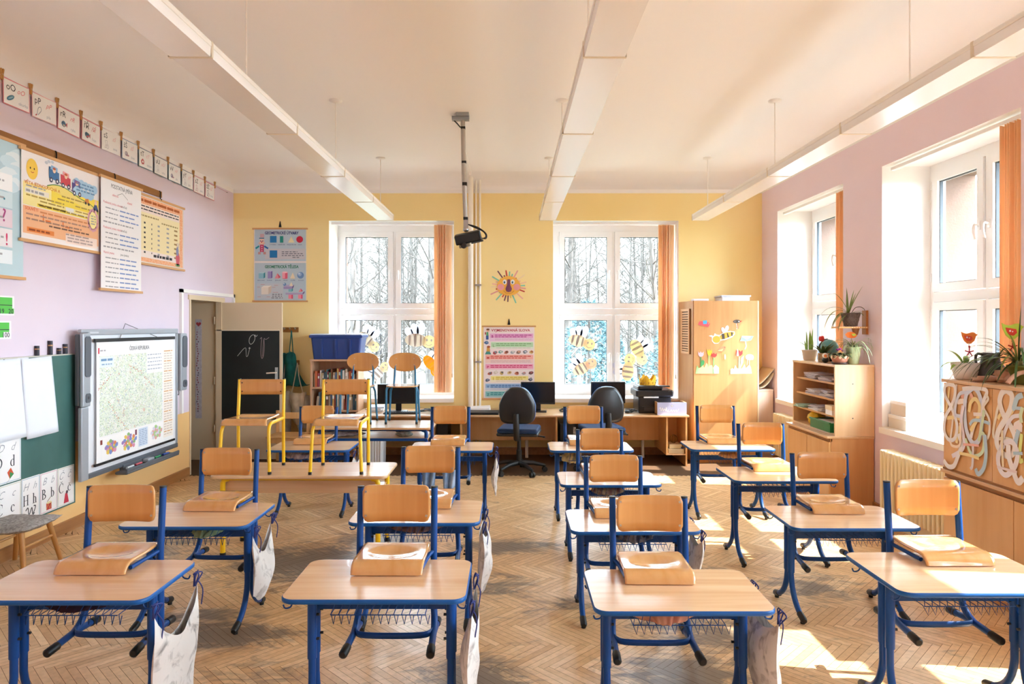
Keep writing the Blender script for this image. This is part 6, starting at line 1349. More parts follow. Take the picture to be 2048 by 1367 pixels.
def cutout(name, label, cat, group=None): t = thing(name, label, cat, DF.p(0, 0, .001), 0, group); return t
ODF = Frame((0, 0, 0), (math.cos(R(3)), math.sin(R(3)), 0))
def pl(mb, pts, d0, c, d1=None): mb.prism(ODF, [dpx(*p) for p in pts][::-1], d0, d0 + (d1 or .0012), c if not isinstance(c, str) else ink(c))
def ov(mb, x, y, rx, ry, d, c, rot=0):
    P = [];
    for j in range(18): t = 2 * math.pi * j / 18; a, b = rx * math.cos(t), ry * math.sin(t); P.append((x + a * math.cos(rot) - b * math.sin(rot), y + a * math.sin(rot) + b * math.cos(rot)))
    pl(mb, P, d, c)
def ln(mb, pts, w, d, c): mb.stroke(ODF, [dpx(*p) for p in pts], w, d, ink(c))
G_ = 'paper birds on the cupboard door'
root = cutout('paper_bird', 'red paper bird with a blue square wing on the cupboard door', 'wall decoration', G_); m = MB(); pl(m, [(190, 370), (215, 318), (330, 325), (378, 355), (350, 408), (240, 385)], .001, '#e0565e'); m.build('body', root); m = MB(); pl(m, [(266, 312), (325, 305), (328, 358), (270, 362)], .003, '#4aa3d6'); m.build('wing', root); m = MB(); ln(m, [(240, 390), (215, 445)], .006, .001, '#e89a4a'); ln(m, [(300, 400), (285, 450)], .006, .001, '#d8823a'); m.build('feet', root); m = MB(); ov(m, 355, 358, 6, 6, .003, '#ffffff'); m.build('eye', root)
root = cutout('paper_bird', 'black paper bird with a red tail on the cupboard door', 'wall decoration', G_); m = MB(); ov(m, 790, 322, 58, 27, .001, '#4a423e', -.05); m.build('body', root); m = MB(); pl(m, [(838, 318), (875, 305), (848, 335)], .0015, '#d8402c'); m.build('tail', root); m = MB(); ov(m, 760, 322, 14, 12, .003, '#6a605a'); ov(m, 822, 322, 10, 9, .003, '#ffffff'); m.build('eye', root); m = MB(); ln(m, [(780, 350), (798, 425), (780, 435)], .005, .001, '#f3e4d8'); ln(m, [(800, 352), (806, 425), (822, 420)], .005, .001, '#d8503c'); m.build('feet', root)
root = cutout('paper_bee', 'big orange and black striped paper bee on the cupboard door', 'wall decoration'); m = MB(); pl(m, [(355, 540), (400, 530), (430, 545), (450, 500), (470, 520), (520, 530), (600, 480), (690, 468), (755, 475), (760, 515), (720, 560), (620, 600), (540, 612), (500, 658), (440, 660), (405, 620), (402, 560)], .001, PAPER); m.build('backing', root); m = MB(); ov(m, 475, 595, 60, 55, .0025, '#eda838'); m.build('head', root); m = MB(); pl(m, [(520, 545), (600, 492), (700, 480), (745, 485), (748, 508), (700, 548), (610, 585), (545, 598)], .0025, '#f0ad3c'); m.build('body', root)
m = MB(); pl(m, [(552, 512), (596, 508), (604, 588), (562, 592)], .004, '#4a4038'); pl(m, [(632, 496), (650, 498), (672, 560), (646, 568)], .004, '#4a4038'); pl(m, [(700, 484), (726, 490), (724, 538), (704, 546)], .004, '#4a4038'); m.build('stripes', root); m = MB(); ov(m, 580, 455, 28, 45, .0025, '#e6e4f0', -.4); ov(m, 635, 430, 28, 48, .0025, '#edeaf2', .3); m.build('wings', root)
root = cutout('paper_bird', 'mint green paper bird on the cupboard door', 'wall decoration', G_); m = MB(); pl(m, [(838, 620), (870, 540), (1050, 545), (1010, 610), (930, 625)], .001, '#8fd6bc'); m.build('body', root); m = MB(); pl(m, [(870, 560), (1010, 555), (940, 600)], .003, '#eef6f2'); m.build('wing', root); m = MB(); ln(m, [(925, 630), (935, 700), (915, 745)], .012, .001, '#f6efe8'); m.build('feet', root)
root = cutout('paper_bird', 'salmon orange paper bird above the tulips on the cupboard door', 'wall decoration', G_); m = MB(); pl(m, [(485, 770), (540, 710), (600, 695), (622, 715), (600, 770), (540, 785)], .001, '#e8805a'); m.build('body', root); m = MB(); pl(m, [(490, 768), (580, 735), (560, 775)], .003, '#f6c07a'); m.build('wing', root); m = MB(); ln(m, [(565, 785), (575, 870), (565, 890)], .006, .001, '#f0a45a'); ov(m, 608, 860, 13, 42, .001, '#f4e0b4'); m.build('feet', root); m = MB(); ov(m, 602, 715, 7, 7, .003, '#6a3a2a'); m.build('eye', root)
root = cutout('paper_bird', 'pale violet paper bird scribbled in crayon on the cupboard door', 'wall decoration', G_); m = MB(); ov(m, 990, 865, 65, 45, .001, '#e6dcef'); m.build('body', root); m = MB(); ov(m, 1020, 885, 28, 20, .003, '#aab4e6', .5); ov(m, 960, 850, 18, 8, .003, '#e8b4c8'); m.build('scribble', root); m = MB(); ln(m, [(955, 905), (950, 985)], .008, .001, '#f3b4a8'); ln(m, [(985, 905), (985, 985)], .008, .001, '#f6d0c4'); m.build('feet', root)
def tulip(mb, x, y, w, h, c, dark): pl(mb, [(x - w, y - h), (x - w * .5, y - h * .35), (x - w * .1, y - h), (x + w * .4, y - h * .4), (x + w, y - h * .95), (x + w, y + h * .2), (x + w * .4, y + h * .8), (x - w * .4, y + h * .8), (x - w, y + h * .2)], .003, c)
root = cutout('paper_flower_bed', 'paper flower bed with pink, yellow and red tulips on the cupboard door', 'wall decoration', 'paper flower beds on the cupboard door'); m = MB(); pl(m, [(152, 1112), (175, 985), (200, 1030), (235, 1020), (265, 985), (285, 1025), (320, 950), (355, 990), (410, 985), (430, 1030), (460, 985), (515, 1025), (515, 1115)], .001, '#a9d98c'); m.build('grass', root)
m = MB(); pl(m, [(425, 1025), (460, 980), (510, 1020), (505, 1110), (440, 1110)], .003, '#f2f6ee'); m.build('white_tuft', root)
for x, y0, y1, c in ((235, 860, 1010, '#4aa05a'), (358, 835, 1000, '#a8cf7a'), (432, 875, 1000, '#7ab46a')): m = MB(); pl(m, [(x - 9, y1), (x - 8, y0), (x + 8, y0), (x + 9, y1)], .0022, c); m.build('stem', root)
m = MB(); pl(m, [(240, 1000), (235, 950), (265, 900), (290, 930), (285, 975)], .0034, '#4aa05a'); m.build('leaf', root)
for x, y, w, h, c in ((235, 820, 42, 45, '#f3bcc4'), (368, 795, 36, 55, '#f2c22c'), (437, 835, 42, 38, '#d8352f')): m = MB(); tulip(m, x, y, w, h, c, c); m.build('tulip', root)
root = cutout('paper_flower_bed', 'paper flower bed with one red and white tulip on the cupboard door', 'wall decoration', 'paper flower beds on the cupboard door'); m = MB(); pl(m, [(690, 1120), (690, 1050), (720, 1030), (745, 1045), (765, 985), (790, 1035), (870, 1035), (910, 970), (930, 1030), (985, 975), (1010, 1020), (1025, 1115)], .001, '#c4e6b0'); m.build('grass', root)
m = MB(); pl(m, [(812, 1040), (818, 860), (838, 860), (840, 1040)], .0022, '#a4d68a'); m.build('stem', root); m = MB(); pl(m, [(840, 1040), (855, 880), (895, 840), (885, 950)], .0034, '#f3f6ec'); m.build('leaf', root); m = MB(); tulip(m, 828, 805, 50, 50, '#d8352f', ''); pl(m, [(785, 845), (795, 740), (812, 770), (818, 845)], .0045, PAPER); m.build('tulip', root)
# on the cupboard
root = thing('book_stack', 'white binder lying on top of the cupboard', 'binder', (2.80, 8.62, 1.986)); root.name = 'binder'; m = MB(); m.rbox(-.18, .16, -.15, .15, 0, .05, .004, ink('#dfe0e6')); m.build('cover', root); m = MB(); m.box(-.17, .161, -.151, -.14, .006, .044, PAPER); m.build('pages', root)
m = MB(); m.rbox(-.17, .20, -.14, .16, 0, .022, .004, ink('#c9ccd6')); tag(m.build('folder', loc=(2.78, 8.61, 2.037)), 'flat grey folder lying on the white binder on top of the cupboard', 'folder')
m = MB(); m.rbox(-.09, .10, -.06, .06, 0, .03, .004, ink('#e4e4e8')); tag(m.build('booklet', loc=(2.36, 8.55, 1.986)), 'small white booklet lying at the window end on top of the cupboard', 'booklet')
# low corner cabinet with boards
root = thing('corner_cabinet', 'low whitish wooden cabinet in the corner beside the tall cupboard', 'cabinet', (3.055, 8.50, 0)); m = MB(); PW = wood('whitish_wood', '#dcc0aa', '#e4ccb8', 'z', .5); m.box(0, .21, 0, .40, 0, .87, PW); m.build('carcass', root); m = MB(); m.rbox(-.005, .213, -.012, .40, .87, .89, .004, PW); m.build('top', root); m = MB(); m.box(.006, .204, -.016, -.001, .08, .85, PW); m.build('door', root, mods=[('bevel', .002)])
for i, (h_, l) in enumerate(((.20, 'large beige cardboard sheet curling on the corner cabinet, the upper one'), (.10, 'large beige cardboard sheet sagging on the corner cabinet, the lower one'))):
    m = MB(); grid(m, lambda u, v: (3.075 + .19 * u, 8.46 + .42 * v, .905 + .20 * u ** (1.2 + i) * (1 if i == 0 else .95) + (.045 if i == 0 else .0) - i * .00), 10, 6, noisy('cardboard', '#c9b59a', '#d5c3aa', 5, rough=.85)); tag(m.build('cardboard_sheet', mods=[('solid', .004, 0)]), l, 'cardboard', 'cardboard sheets in the corner')

# beech units with an upper and a lower cabinet
def low_cabinet(y0, y1, x0, zt, n, label):
    root = thing('low_cabinet', label, 'cabinet', (x0, y0, 0)); L_ = y1 - y0; D_ = XR - .01 - x0
    m = MB(); m.box(.02, D_, 0, L_, .0, zt - .022, BZC, faces={'-y': BZC}); m.build('carcass', root)
    m = MB(); m.rbox(-.02, D_ + .004, -.006, L_ + .006, zt - .022, zt, .004, wood('cabinet_top_wood', '#cda071', '#d8b083', 'y', .35)); m.build('top', root)
    w = L_ / n
    for i in range(n): m = MB(); m.box(0, .018, i * w + .003, (i + 1) * w - .003, .06, zt - .055, BEECHZ); m.build('door', root, mods=[('bevel', .002)])
    m = MB(); m.box(.01, .03, .0, L_, zt - .05, zt - .023, BROWN); m.build('shadow_gap', root); return root
low_cabinet(6.15, 7.07, 2.865, .684, 2, 'low beech cabinet under the pigeonhole shelf')
low_cabinet(3.30, 4.576, 2.90, .725, 2, 'low beech cabinet under the cabinet with ribbon pictures')
root = thing('pigeonhole_shelf', 'open beech pigeonhole shelf with papers, pot plants on top', 'shelf unit', (2.92, 6.15, .685)); SL, SD, SH = .92, .355, .643
SIDEW = wood('shelf_side_wood', '#dcb384', '#e4bf92', 'z', .3, .1)
for y in (0, SL - .02): m = MB(); m.box(0, SD, y, y + .02, 0, SH - .02, SIDEW); m.build('side_panel', root)
m = MB(); m.rbox(-.004, SD, -.002, SL + .004, SH - .022, SH, .003, SIDEW); m.build('top_panel', root); m = MB(); m.box(0, SD, .02, SL - .02, 0, .02, SIDEW); m.build('bottom_panel', root); m = MB(); m.box(SD - .012, SD - .002, .02, SL - .02, .02, SH - .022, BZD); m.build('back_panel', root)
PSH = (.165, .315, .465)
for z in PSH: m = MB(); m.box(.03, SD - .012, .02, SL - .02, z - .009, z + .009, BEECHY); m.build('shelf', root, mods=[('bevel', .002)])
for z in (.16, .47): m = MB(); m.cyl((SD * .45, -.001, z), (SD * .45, .001, z), .006, DGREY, 8); m.build('screw', root)
rnd = random.Random(5)
def paper_pile(y, z, n, c, label, w=.22, d=.20, x=3.03):
    root = thing('paper_pile', label, 'papers', (x, y, z), 0, 'piles of papers in the pigeonhole shelf')
    for i in range(n):
        m = MB(); r = rnd.uniform(-.25, .25); dz = i * .008; M = Matrix.Rotation(r, 4, 'Z') @ Matrix.Rotation(R(rnd.uniform(-2, 3)), 4, 'X'); m.box(-d / 2, d / 2, -w / 2, w / 2, dz + .003, dz + .009, ink(rnd.choice(c)), M); m.build('sheet', root)
C1 = ['#b9aeb2', '#cfc6ca', '#8f6a68', '#d9d2d4', '#a3989e']; C2 = ['#d9d4d6', '#c3bcc2', '#e4e0e0', '#b0a8b0']
z0 = .685
paper_pile(6.70, z0 + .475, 7, C1, 'far pile of magazines on the top board of the pigeonhole shelf'); paper_pile(6.38, z0 + .475, 5, C1, 'near pile of magazines on the top board of the pigeonhole shelf')
paper_pile(6.66, z0 + .325, 6, C2, 'far pile of white papers on the middle board of the pigeonhole shelf'); paper_pile(6.36, z0 + .325, 8, C2, 'near pile of white papers on the middle board of the pigeonhole shelf')
paper_pile(6.60, z0 + .175, 6, C2, 'white papers in the middle of the lowest board of the pigeonhole shelf'); paper_pile(6.92, z0 + .175, 3, ['#a9c9b4', '#9fbfae'], 'thin mint green papers at the far end of the lowest pigeonhole board', .16, .2, 3.0)
root = thing('small_box', 'small cream and white cardboard box in the pigeonhole shelf', 'box', (3.02, 6.29, z0 + .175)); m = MB(); m.box(-.09, .09, -.06, .07, 0, .045, PAPER); m.build('base', root); m = MB(); m.box(-.092, .092, -.062, .072, .045, .085, ink('#ecd6b0')); m.build('lid', root)
root = thing('green_tray', 'dark green plastic tray full of paper at the bottom of the pigeonhole shelf', 'tray', (3.02, 6.42, z0 + .021)); GT = mat('green_plastic', '#1f7a48', .35)
m = MB(); m.box(-.11, .11, -.2, .2, 0, .008, GT)
for (a, b, c, d) in ((-.115, -.105, -.2, .2), (.105, .115, -.2, .2), (-.115, .115, -.205, -.195), (-.115, .115, .195, .205)): m.box(a, b, c, d, 0, .085, GT)
m.build('tray', root); m = MB(); m.rbox(-.125, -.105, -.21, .21, .075, .092, .004, GT); m.build('rim', root); m = MB(); m.box(-.10, .10, -.19, .19, .01, .075, PAPER); m.build('papers', root)
m = MB(); m.ball((0, 0, .062), (.07, .09, .062), noisy('yellow_bag', '#f0c21f', '#f7d542', 9, rough=.5, bump=.5), 20, 14, .45, 6); tag(m.build('yellow_bag', loc=(3.02, 6.76, z0 + .021)), 'crumpled yellow plastic bag at the bottom of the pigeonhole shelf', 'bag')

# cabinet with ribbon pictures
root = thing('upper_cabinet', 'beech cabinet with ribbon pictures on its doors, standing on the low cabinet', 'cabinet', (2.90, 3.30, .726)); L_, D_, H_ = 1.276, .37, .60
m = MB(); m.box(.02, D_, 0, L_, 0, H_ - .022, BZC); m.build('carcass', root); m = MB(); m.rbox(-.012, D_, -.004, L_ + .006, H_ - .022, H_, .004, MATS['cabinet_top_wood']); m.build('top', root)
for y0, y1 in ((L_ - .461, L_ - .003), (L_ - .921, L_ - .465), (.003, L_ - .925)): m = MB(); m.box(0, .018, y0, y1, .012, H_ - .026, BEECHZ); m.build('door', root, mods=[('bevel', .002)])
m = MB(); m.box(-.005, .02, 0, L_, -.0, .012, BROWN); m.build('shadow_gap', root)
# painted paper ribbons pasted on the doors: drawn in the units of the detail photograph
def rpx(x, y): px, py = 1870 + x * .18294, 750 + y * .18294; Y = 2.897 * F / (px - CX); return (-Y, EYE - (py - CY) * Y / F)
def ribbon_art(label, strokes, side):
    X = 2.8985; root = thing('ribbon_picture', label, 'picture', (X, 0, 0), 0, 'ribbon pictures on the cabinet'); f = Frame((0, 0, 0), (0, -1, 0))
    for i, (pts, w, c) in enumerate(strokes): m = MB(); m.stroke(f, [rpx(*p) for p in pts], w * .0011, .001 + .0006 * i, noisy('ribbon_' + c.strip('#'), c, c, 6, rough=.8)); m.build('ribbon', root)
WH, PB2, PYL, PR, PG, PBL = '#e9e6e4', '#d3dae6', '#f0d89a', '#eeb4a2', '#cfe0bc', '#b4cfdc'
ribbon_art('picture of pale looping paper ribbons on the cabinet door farther from the camera', [
    ([(235, 100), (225, 200), (205, 330), (190, 520), (170, 680), (165, 740)], 16, '#e9dccc'), ([(160, 130), (140, 270), (120, 400)], 16, PYL), ([(130, 465), (220, 462), (300, 500), (260, 600), (235, 740)], 22, PYL), ([(295, 250), (330, 160), (390, 200), (420, 280)], 22, PR), ([(250, 290), (290, 270), (350, 285), (250, 305)], 16, '#efe0d6'),
    ([(145, 95), (215, 120), (220, 230), (175, 350), (120, 450), (105, 600), (150, 700), (220, 690), (245, 560), (215, 430), (165, 320), (115, 220), (110, 130), (145, 95)], 24, WH),
    ([(340, 180), (270, 210), (230, 330), (230, 430), (290, 450)], 22, PB2), ([(390, 160), (345, 220), (330, 400), (350, 600), (420, 740), (490, 700), (520, 520), (510, 300), (480, 190), (430, 140), (380, 170)], 30, PB2), ([(305, 150), (430, 140), (570, 165), (540, 280), (500, 420), (430, 560), (400, 680)], 24, WH), ([(560, 210), (590, 260), (540, 350), (600, 480), (600, 640), (540, 750)], 16, '#e6ded0'),
    ([(380, 400), (400, 300), (450, 260), (495, 330), (480, 450), (400, 610)], 24, PYL), ([(430, 425), (560, 430)], 20, '#efe4dc'), ([(390, 540), (440, 490), (560, 510), (610, 530)], 18, PBL), ([(545, 380), (530, 520), (490, 720)], 20, PG), ([(320, 330), (300, 500), (320, 640), (330, 760), (290, 830), (200, 885)], 26, '#e4dbe2'), ([(345, 690), (400, 840), (470, 880), (540, 820), (550, 650), (500, 640)], 20, PG),
    ([(270, 640), (300, 760), (260, 900), (220, 990), (160, 995), (110, 930)], 28, '#e6e2e0'), ([(560, 650), (575, 850), (550, 1010), (490, 1080), (460, 1020)], 26, PBL), ([(430, 740), (432, 860), (425, 990), (405, 1025)], 18, '#d8d4d8'), ([(285, 850), (400, 875), (500, 910)], 18, PYL), ([(330, 755), (420, 760), (500, 770)], 14, PR), ([(185, 720), (210, 770), (290, 760), (300, 560), (290, 520)], 16, '#efdcc4')], 0)
ribbon_art('picture of white looping paper ribbons on the cabinet door nearer the camera', [
    ([(700, 310), (670, 430), (640, 670), (780, 690), (870, 720)], 18, '#ece2cc'), ([(690, 480), (720, 430), (800, 440), (850, 380), (860, 270)], 20, PYL), ([(780, 160), (840, 220), (830, 350), (770, 480), (690, 620), (680, 760), (760, 870), (850, 860), (880, 700), (830, 560), (750, 430), (710, 300), (730, 200), (780, 160)], 34, '#ebe6e0'), ([(960, 215), (900, 250), (870, 350), (880, 380)], 30, PBL), ([(845, 355), (960, 365)], 18, PBL), ([(930, 440), (850, 460), (790, 560), (740, 720), (690, 980)], 22, '#e4e2e6'),
    ([(950, 520), (890, 560), (960, 580)], 40, '#eadfda'), ([(920, 600), (880, 760)], 28, PBL), ([(955, 640), (930, 920), (973, 930)], 22, '#d9e08a'), ([(760, 740), (850, 730), (910, 850), (880, 1000), (790, 1090), (720, 1030), (700, 880), (760, 760)], 30, '#e6e1e4'), ([(810, 760), (820, 900), (870, 1060), (920, 1170), (973, 1120)], 34, '#ebe7e6'), ([(745, 600), (745, 800), (755, 1000)], 16, '#e8d9b8'), ([(690, 1000), (800, 1030), (910, 1060)], 14, '#e4d4d4'), ([(970, 350), (950, 440), (960, 520)], 22, PG), ([(870, 850), (973, 855)], 16, PBL)], 1)

# white boxes on the sill
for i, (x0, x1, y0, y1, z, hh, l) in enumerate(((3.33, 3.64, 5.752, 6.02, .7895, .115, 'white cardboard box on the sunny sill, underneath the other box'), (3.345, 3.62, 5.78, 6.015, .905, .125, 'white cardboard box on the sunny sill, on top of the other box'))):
    root = thing('cardboard_box', l, 'box', (x0, y0, z), 0, 'white boxes on the sill'); WB = mat('box_white', '#f0ece8', .6); WB_SHADE = mat('box_white_shaded', '#ddcfbd', .7)
    m = MB(); m.box(0, x1 - x0, 0, y1 - y0, 0, hh * .86, WB, faces={'-x': WB_SHADE}); m.build('base', root); m = MB(); m.rbox(-.003, x1 - x0 + .003, -.003, y1 - y0 + .003, hh * .74, hh - .001, .003, WB); m.build('lid', root)  # room-side face coloured tan: shade painted onto the white box
m = MB(); m.ball((0, 0, .025), (.06, .10, .025), noisy('sill_cloth', '#e4dfea', '#b9a9cf', 14, rough=.8), 14, 8, .5, 2); tag(m.build('cloth', loc=(3.42, 8.0, .788)), 'pale crumpled cloth on the sunny sill beside the cupboard', 'cloth')

# radiators
def radiator(y0, y1, x, z0, z1, label):
    root = thing('radiator', label, 'radiator', (x, y0, z0), 0, 'cream ribbed radiators'); n = int((y1 - y0) / .052); h = z1 - z0; m = MB()
    for i in range(n):
        y = (i + .5) * (y1 - y0) / n; m.rbox(0, .125, y - .016, y + .016, .03, h, .014, CREAM); 
    m.build('columns', root)
    m = MB()
    for z in (.06, h - .05): m.cyl((.065, 0, z), (.065, y1 - y0, z), .022, CREAM, 10)
    m.build('header_pipe', root); m = MB(); m.cyl((.065, -.0, h - .045), (.065, -.07 if y0 > 6 else -.02, h - .045), .016, PVC, 10); m.cyl((.065, y1 - y0, h - .045), (.065, y1 - y0 + .055, h - .045), .024, PVC, 12, .02); m.build('thermostat', root)
    m = MB(); m.box(.11, .125, .1, y1 - y0 - .1, -z0, .05, CREAM); m.build('foot', root)
radiator(4.60, 5.74, 3.09, .12, .645, 'cream ribbed radiator under the white boxes'); radiator(7.10, 8.15, 3.12, .12, .645, 'cream ribbed radiator between the pigeonhole shelf and the cupboard')

# ------------------------------------------------------------------ plants
SOIL = mat('soil', '#3a2a1e', .95)
def leafmat(n, a, b): return noisy('leaf_' + n, a, b, 14, rough=.45, spec=.4)
LG1, LG2, LG3, LG4 = leafmat('fresh', '#7f9f3f', '#98b552'), leafmat('dark', '#2f4a26', '#44602f'), leafmat('spider', '#8fa974', '#b9c99a'), leafmat('olive', '#66763a', '#80904c')
def blade(mb, base, d, length, droop, w, mt, n=9, fold=.25, lift=0.0):
    """a leaf: starts along d, droops under its weight, tapers"""
    P = [Vector(base)]; d = Vector(d).normalized(); st = length / n
    for i in range(n): d = (d + Vector((0, 0, -droop / n)) * (1 + i / n)).normalized(); P.append(P[-1] + d * st)
    V = []
    for i, p in enumerate(P):
        t = i / n; t_ = (P[min(i + 1, n)] - P[max(i - 1, 0)]).normalized(); sd_ = t_.cross(Vector((0, 0, 1))); sd_ = sd_.normalized() if sd_.length > .05 else Vector((1, 0, 0)); nm = sd_.cross(t_)
        ww = w * (math.sin(math.pi * min(1, (t * .9 + .12))) ** .8 if w > .012 else (1 - t) ** .6 * .9 + .1) / 2
        V += [p - sd_ * ww + nm * ww * fold, p, p + sd_ * ww + nm * ww * fold]
    mb.add(V, [f for i in range(n) for f in ((3 * i, 3 * i + 1, 3 * i + 4, 3 * i + 3), (3 * i + 1, 3 * i + 2, 3 * i + 5, 3 * i + 4))], mt, True)
def pot(root, r0, r1, h, mt, lip=.006, name='pot'):
    m = MB(); m.lathe((0, 0, 0), [(r0 * .8, 0), (r0, .006), (r1, h - .012), (r1 + lip, h - .012), (r1 + lip, h), (r1 - .006, h), (r1 - .010, h - .02)], mt, 28); m.build(name, root); m = MB(); m.lathe((0, 0, 0), [(.001, h - .02), (r1 - .009, h - .018), (r1 - .0095, h - .02)], SOIL, 20); m.build('soil', root)
ZSH = .685 + .643
# on the pigeonhole shelf
root = thing('potted_cactus', 'jointed green plant in a white pot at the far end of the pigeonhole shelf', 'plant', (3.05, 6.97, ZSH)); pot(root, .062, .075, .11, mat('white_glaze', '#e9e2da', .3)); m = MB()
for (dx, dz, l) in ((.1, .95, .13), (-.25, .9, .10), (.0, 1, .20), (.16, 1, .22), (-.12, 1, .19), (.05, 1, .17)): blade(m, (dx * .16, rnd.uniform(-.02, .02), .09), (dx * .5, rnd.uniform(-.1, .1), dz), l + .02, .03, .024, LG1, 8, .1)
m.build('foliage', root); m = MB(); blade(m, (-.02, 0, .13), (-.9, 0, .65), .17, .2, .032, LG1); m.build('branch', root)
root = thing('potted_tulip', 'small red tulip in a speckled birch pot beside the white pot', 'plant', (3.05, 6.66, ZSH)); pot(root, .052, .052, .085, noisy('birch_pot', '#d8c4a4', '#a9835c', 30, rough=.6), .002); m = MB()
for i in range(13): a = i * 2.4; blade(m, (.02 * math.cos(a), .02 * math.sin(a), .075), (math.cos(a) * .7, math.sin(a) * .7, 1.0), rnd.uniform(.11, .17), .5, .03, LG2)
m.build('foliage', root); m = MB(); m.tube([(-.015, 0, .07), (-.02, 0, .20)], .003, LG1, 6); m.build('stem', root); m = MB()
for i in range(6): a = i * 1.05; m.ball((-.02 + .012 * math.cos(a), .012 * math.sin(a), .225), (.016, .016, .028), ink('#d8342a', .5), 8, 6)
m.build('flower', root)
root = thing('globe', 'teal and tan globe behind the tulip pot on the pigeonhole shelf', 'globe', (3.17, 6.80, ZSH)); m = MB(); m.ball((0, 0, .128), .088, noisy('globe_print', '#5f9f9a', '#b3a887', 6, rough=.3, lo=.5, hi=.56), 28, 18); m.build('ball', root); m = MB(); m.tube([(-.092 * math.cos(t), .02, .128 + .092 * math.sin(t)) for t in [R(-95 + i * 12) for i in range(16)]], .006, BLACK, 6, flat=2); m.build('meridian', root); m = MB(); m.lathe((0, 0, 0), [(.07, 0), (.07, .012), (.02, .025), (.014, .05)], BLACK, 20); m.build('base', root)
root = thing('potted_violet', 'african violet with purple blooms in a terracotta bowl on a dark saucer', 'plant', (3.005, 6.24, ZSH)); m = MB(); m.lathe((0, 0, 0), [(.06, 0), (.075, .018), (.07, .018), (.058, .006)], mat('dark_saucer', '#4a3228', .4), 24); m.build('saucer', root)
m = MB(); m.lathe((0, 0, .008), [(.045, 0), (.062, .02), (.072, .05), (.070, .075), (.060, .075), (.056, .06)], noisy('terracotta_glaze', '#c07a62', '#cf8a70', 12, rough=.45), 26); m.build('pot', root)
m = MB()
for i in range(22): a = i * 2.4; blade(m, (.02 * math.cos(a), .02 * math.sin(a), .075), (math.cos(a), math.sin(a), .45 + .3 * (i % 3)), rnd.uniform(.07, .11), 1.0, .045, leafmat('violet', '#4f5a3c', '#6c7850'))
m.build('foliage', root); m = MB()
for i in range(7): a = i * 2.1; m.ball((.025 * math.cos(a), .025 * math.sin(a) - .01, .125 + .008 * (i % 3)), (.014, .014, .009), ink('#a0289a', .6), 8, 6)
m.build('flowers', root); m = MB()
for i in range(10): a = i * .63; m.box(-.010, .010, -.002, .002, -.02, .012, ink('#ecd9b4'), Matrix.Translation((.073 * math.cos(a), .073 * math.sin(a), .07)) @ Matrix.Rotation(a + math.pi / 2, 4, 'Z') @ Matrix.Rotation(.785, 4, 'Y'))
m.build('zigzag_trim', root)
root = thing('puffin_figure', 'little black and white bird figure beside the terracotta bowl', 'figure', (2.975, 6.46, ZSH)); m = MB(); m.ball((0, 0, .03), (.03, .04, .03), BLACK, 12, 8); m.build('body', root); m = MB(); m.ball((-.01, -.02, .07), .026, PAPER, 12, 8); m.build('head', root); m = MB(); m.cyl((-.02, -.045, .07), (-.03, -.085, .055), .014, ink('#e8833a'), 8, .002); m.build('beak', root)
root = thing('potted_spider_plant', 'spider plant in a tall pale green vase at the near end of the pigeonhole shelf', 'plant', (3.13, 6.24, ZSH)); pot(root, .045, .065, .16, mat('pale_green_glaze', '#cfe0b4', .25), .002, 'vase'); m = MB()
for i in range(40): a = i * 2.4; blade(m, (.015 * math.cos(a), .015 * math.sin(a), .15), (math.cos(a) * rnd.uniform(.4, 1), math.sin(a) * rnd.uniform(.4, 1), rnd.uniform(.5, 1.2)), rnd.uniform(.16, .32), rnd.uniform(1.2, 2.4), .011, LG3, 10, .3)
m.v = [(min(x, XR - .012 - 3.13), y, z) for x, y, z in m.v]
m.build('foliage', root)
root = thing('poppy_pick', 'orange paper poppy on a stick in the pale green vase', 'plant pick', (3.115, 6.25, ZSH + .15)); m = MB(); m.tube([(.02, 0, -.01), (0, 0, .10)], .002, LG4, 5); m.build('stick', root); m = MB(); m.prism(Frame((0, 0, .112), (1, 0, 0)), [(-.055, .01), (-.035, .03), (0, .035), (.03, .025), (.055, .0), (.035, -.02), (0, -.025), (-.035, -.018)][::-1], -.001, .002, ink('#f07a28')); m.build('petals', root); m = MB(); m.prism(Frame((.02, -.003, .117), (1, 0, 0)), [(-.02, .012), (.015, .012), (.025, -.004), (-.005, -.010)][::-1], -.001, .002, ink('#b9c84a')); m.build('centre', root)
# bracket shelf with its pot
SHY = 6.30; root = thing('bracket_shelf', 'small wooden bracket shelf on the lilac wall between the sunny windows', 'shelf', (XR, SHY, 1.66)); m = MB(); m.box(-.022, 0, -.035, .035, -.06, .16, wood('bracket_wood', '#a8682c', '#b8763a', 'z', .45)); m.build('wall_plate', root, mods=[('bevel', .004)]); m = MB(); m.rbox(-.29, -.02, -.075, .075, -.004, .012, .004, wood('bracket_plank', '#d59a55', '#e0ac6a', 'x', .4)); m.build('plank', root); m = MB(); m.cyl((-.10, 0, -.065), (-.10, 0, -.004), .018, mat('bracket_cone', '#9a6438', .5), 14, .035); m.build('cone', root)
for i in range(7): m = MB(); m.box(-.17 + i * .021, -.160 + i * .021, -.0765, -.0745, .0, .0085, ink('#f0dcb4')); m.build('inlay', root)
root = thing('potted_grass', 'long-leaved plant in a brown basket-weave pot on the bracket shelf', 'plant', (XR - .145, SHY, 1.673)); pot(root, .055, .082, .125, noisy('brown_basket', '#4a3a34', '#6a554a', 60, rough=.55, bump=.6), .0); m = MB()
for a_ in range(2):
    for j in range(14): t = j / 14 * 2 * math.pi; m.tube([((.057 + .026 * q) * math.cos(t + (a_ * 2 - 1) * q * 1.2), (.057 + .026 * q) * math.sin(t + (a_ * 2 - 1) * q * 1.2), .005 + .11 * q) for q in (0, .5, 1)], .0022, mat('basket_strand', '#7a6458', .6), 4)
m.build('weave', root); m = MB()
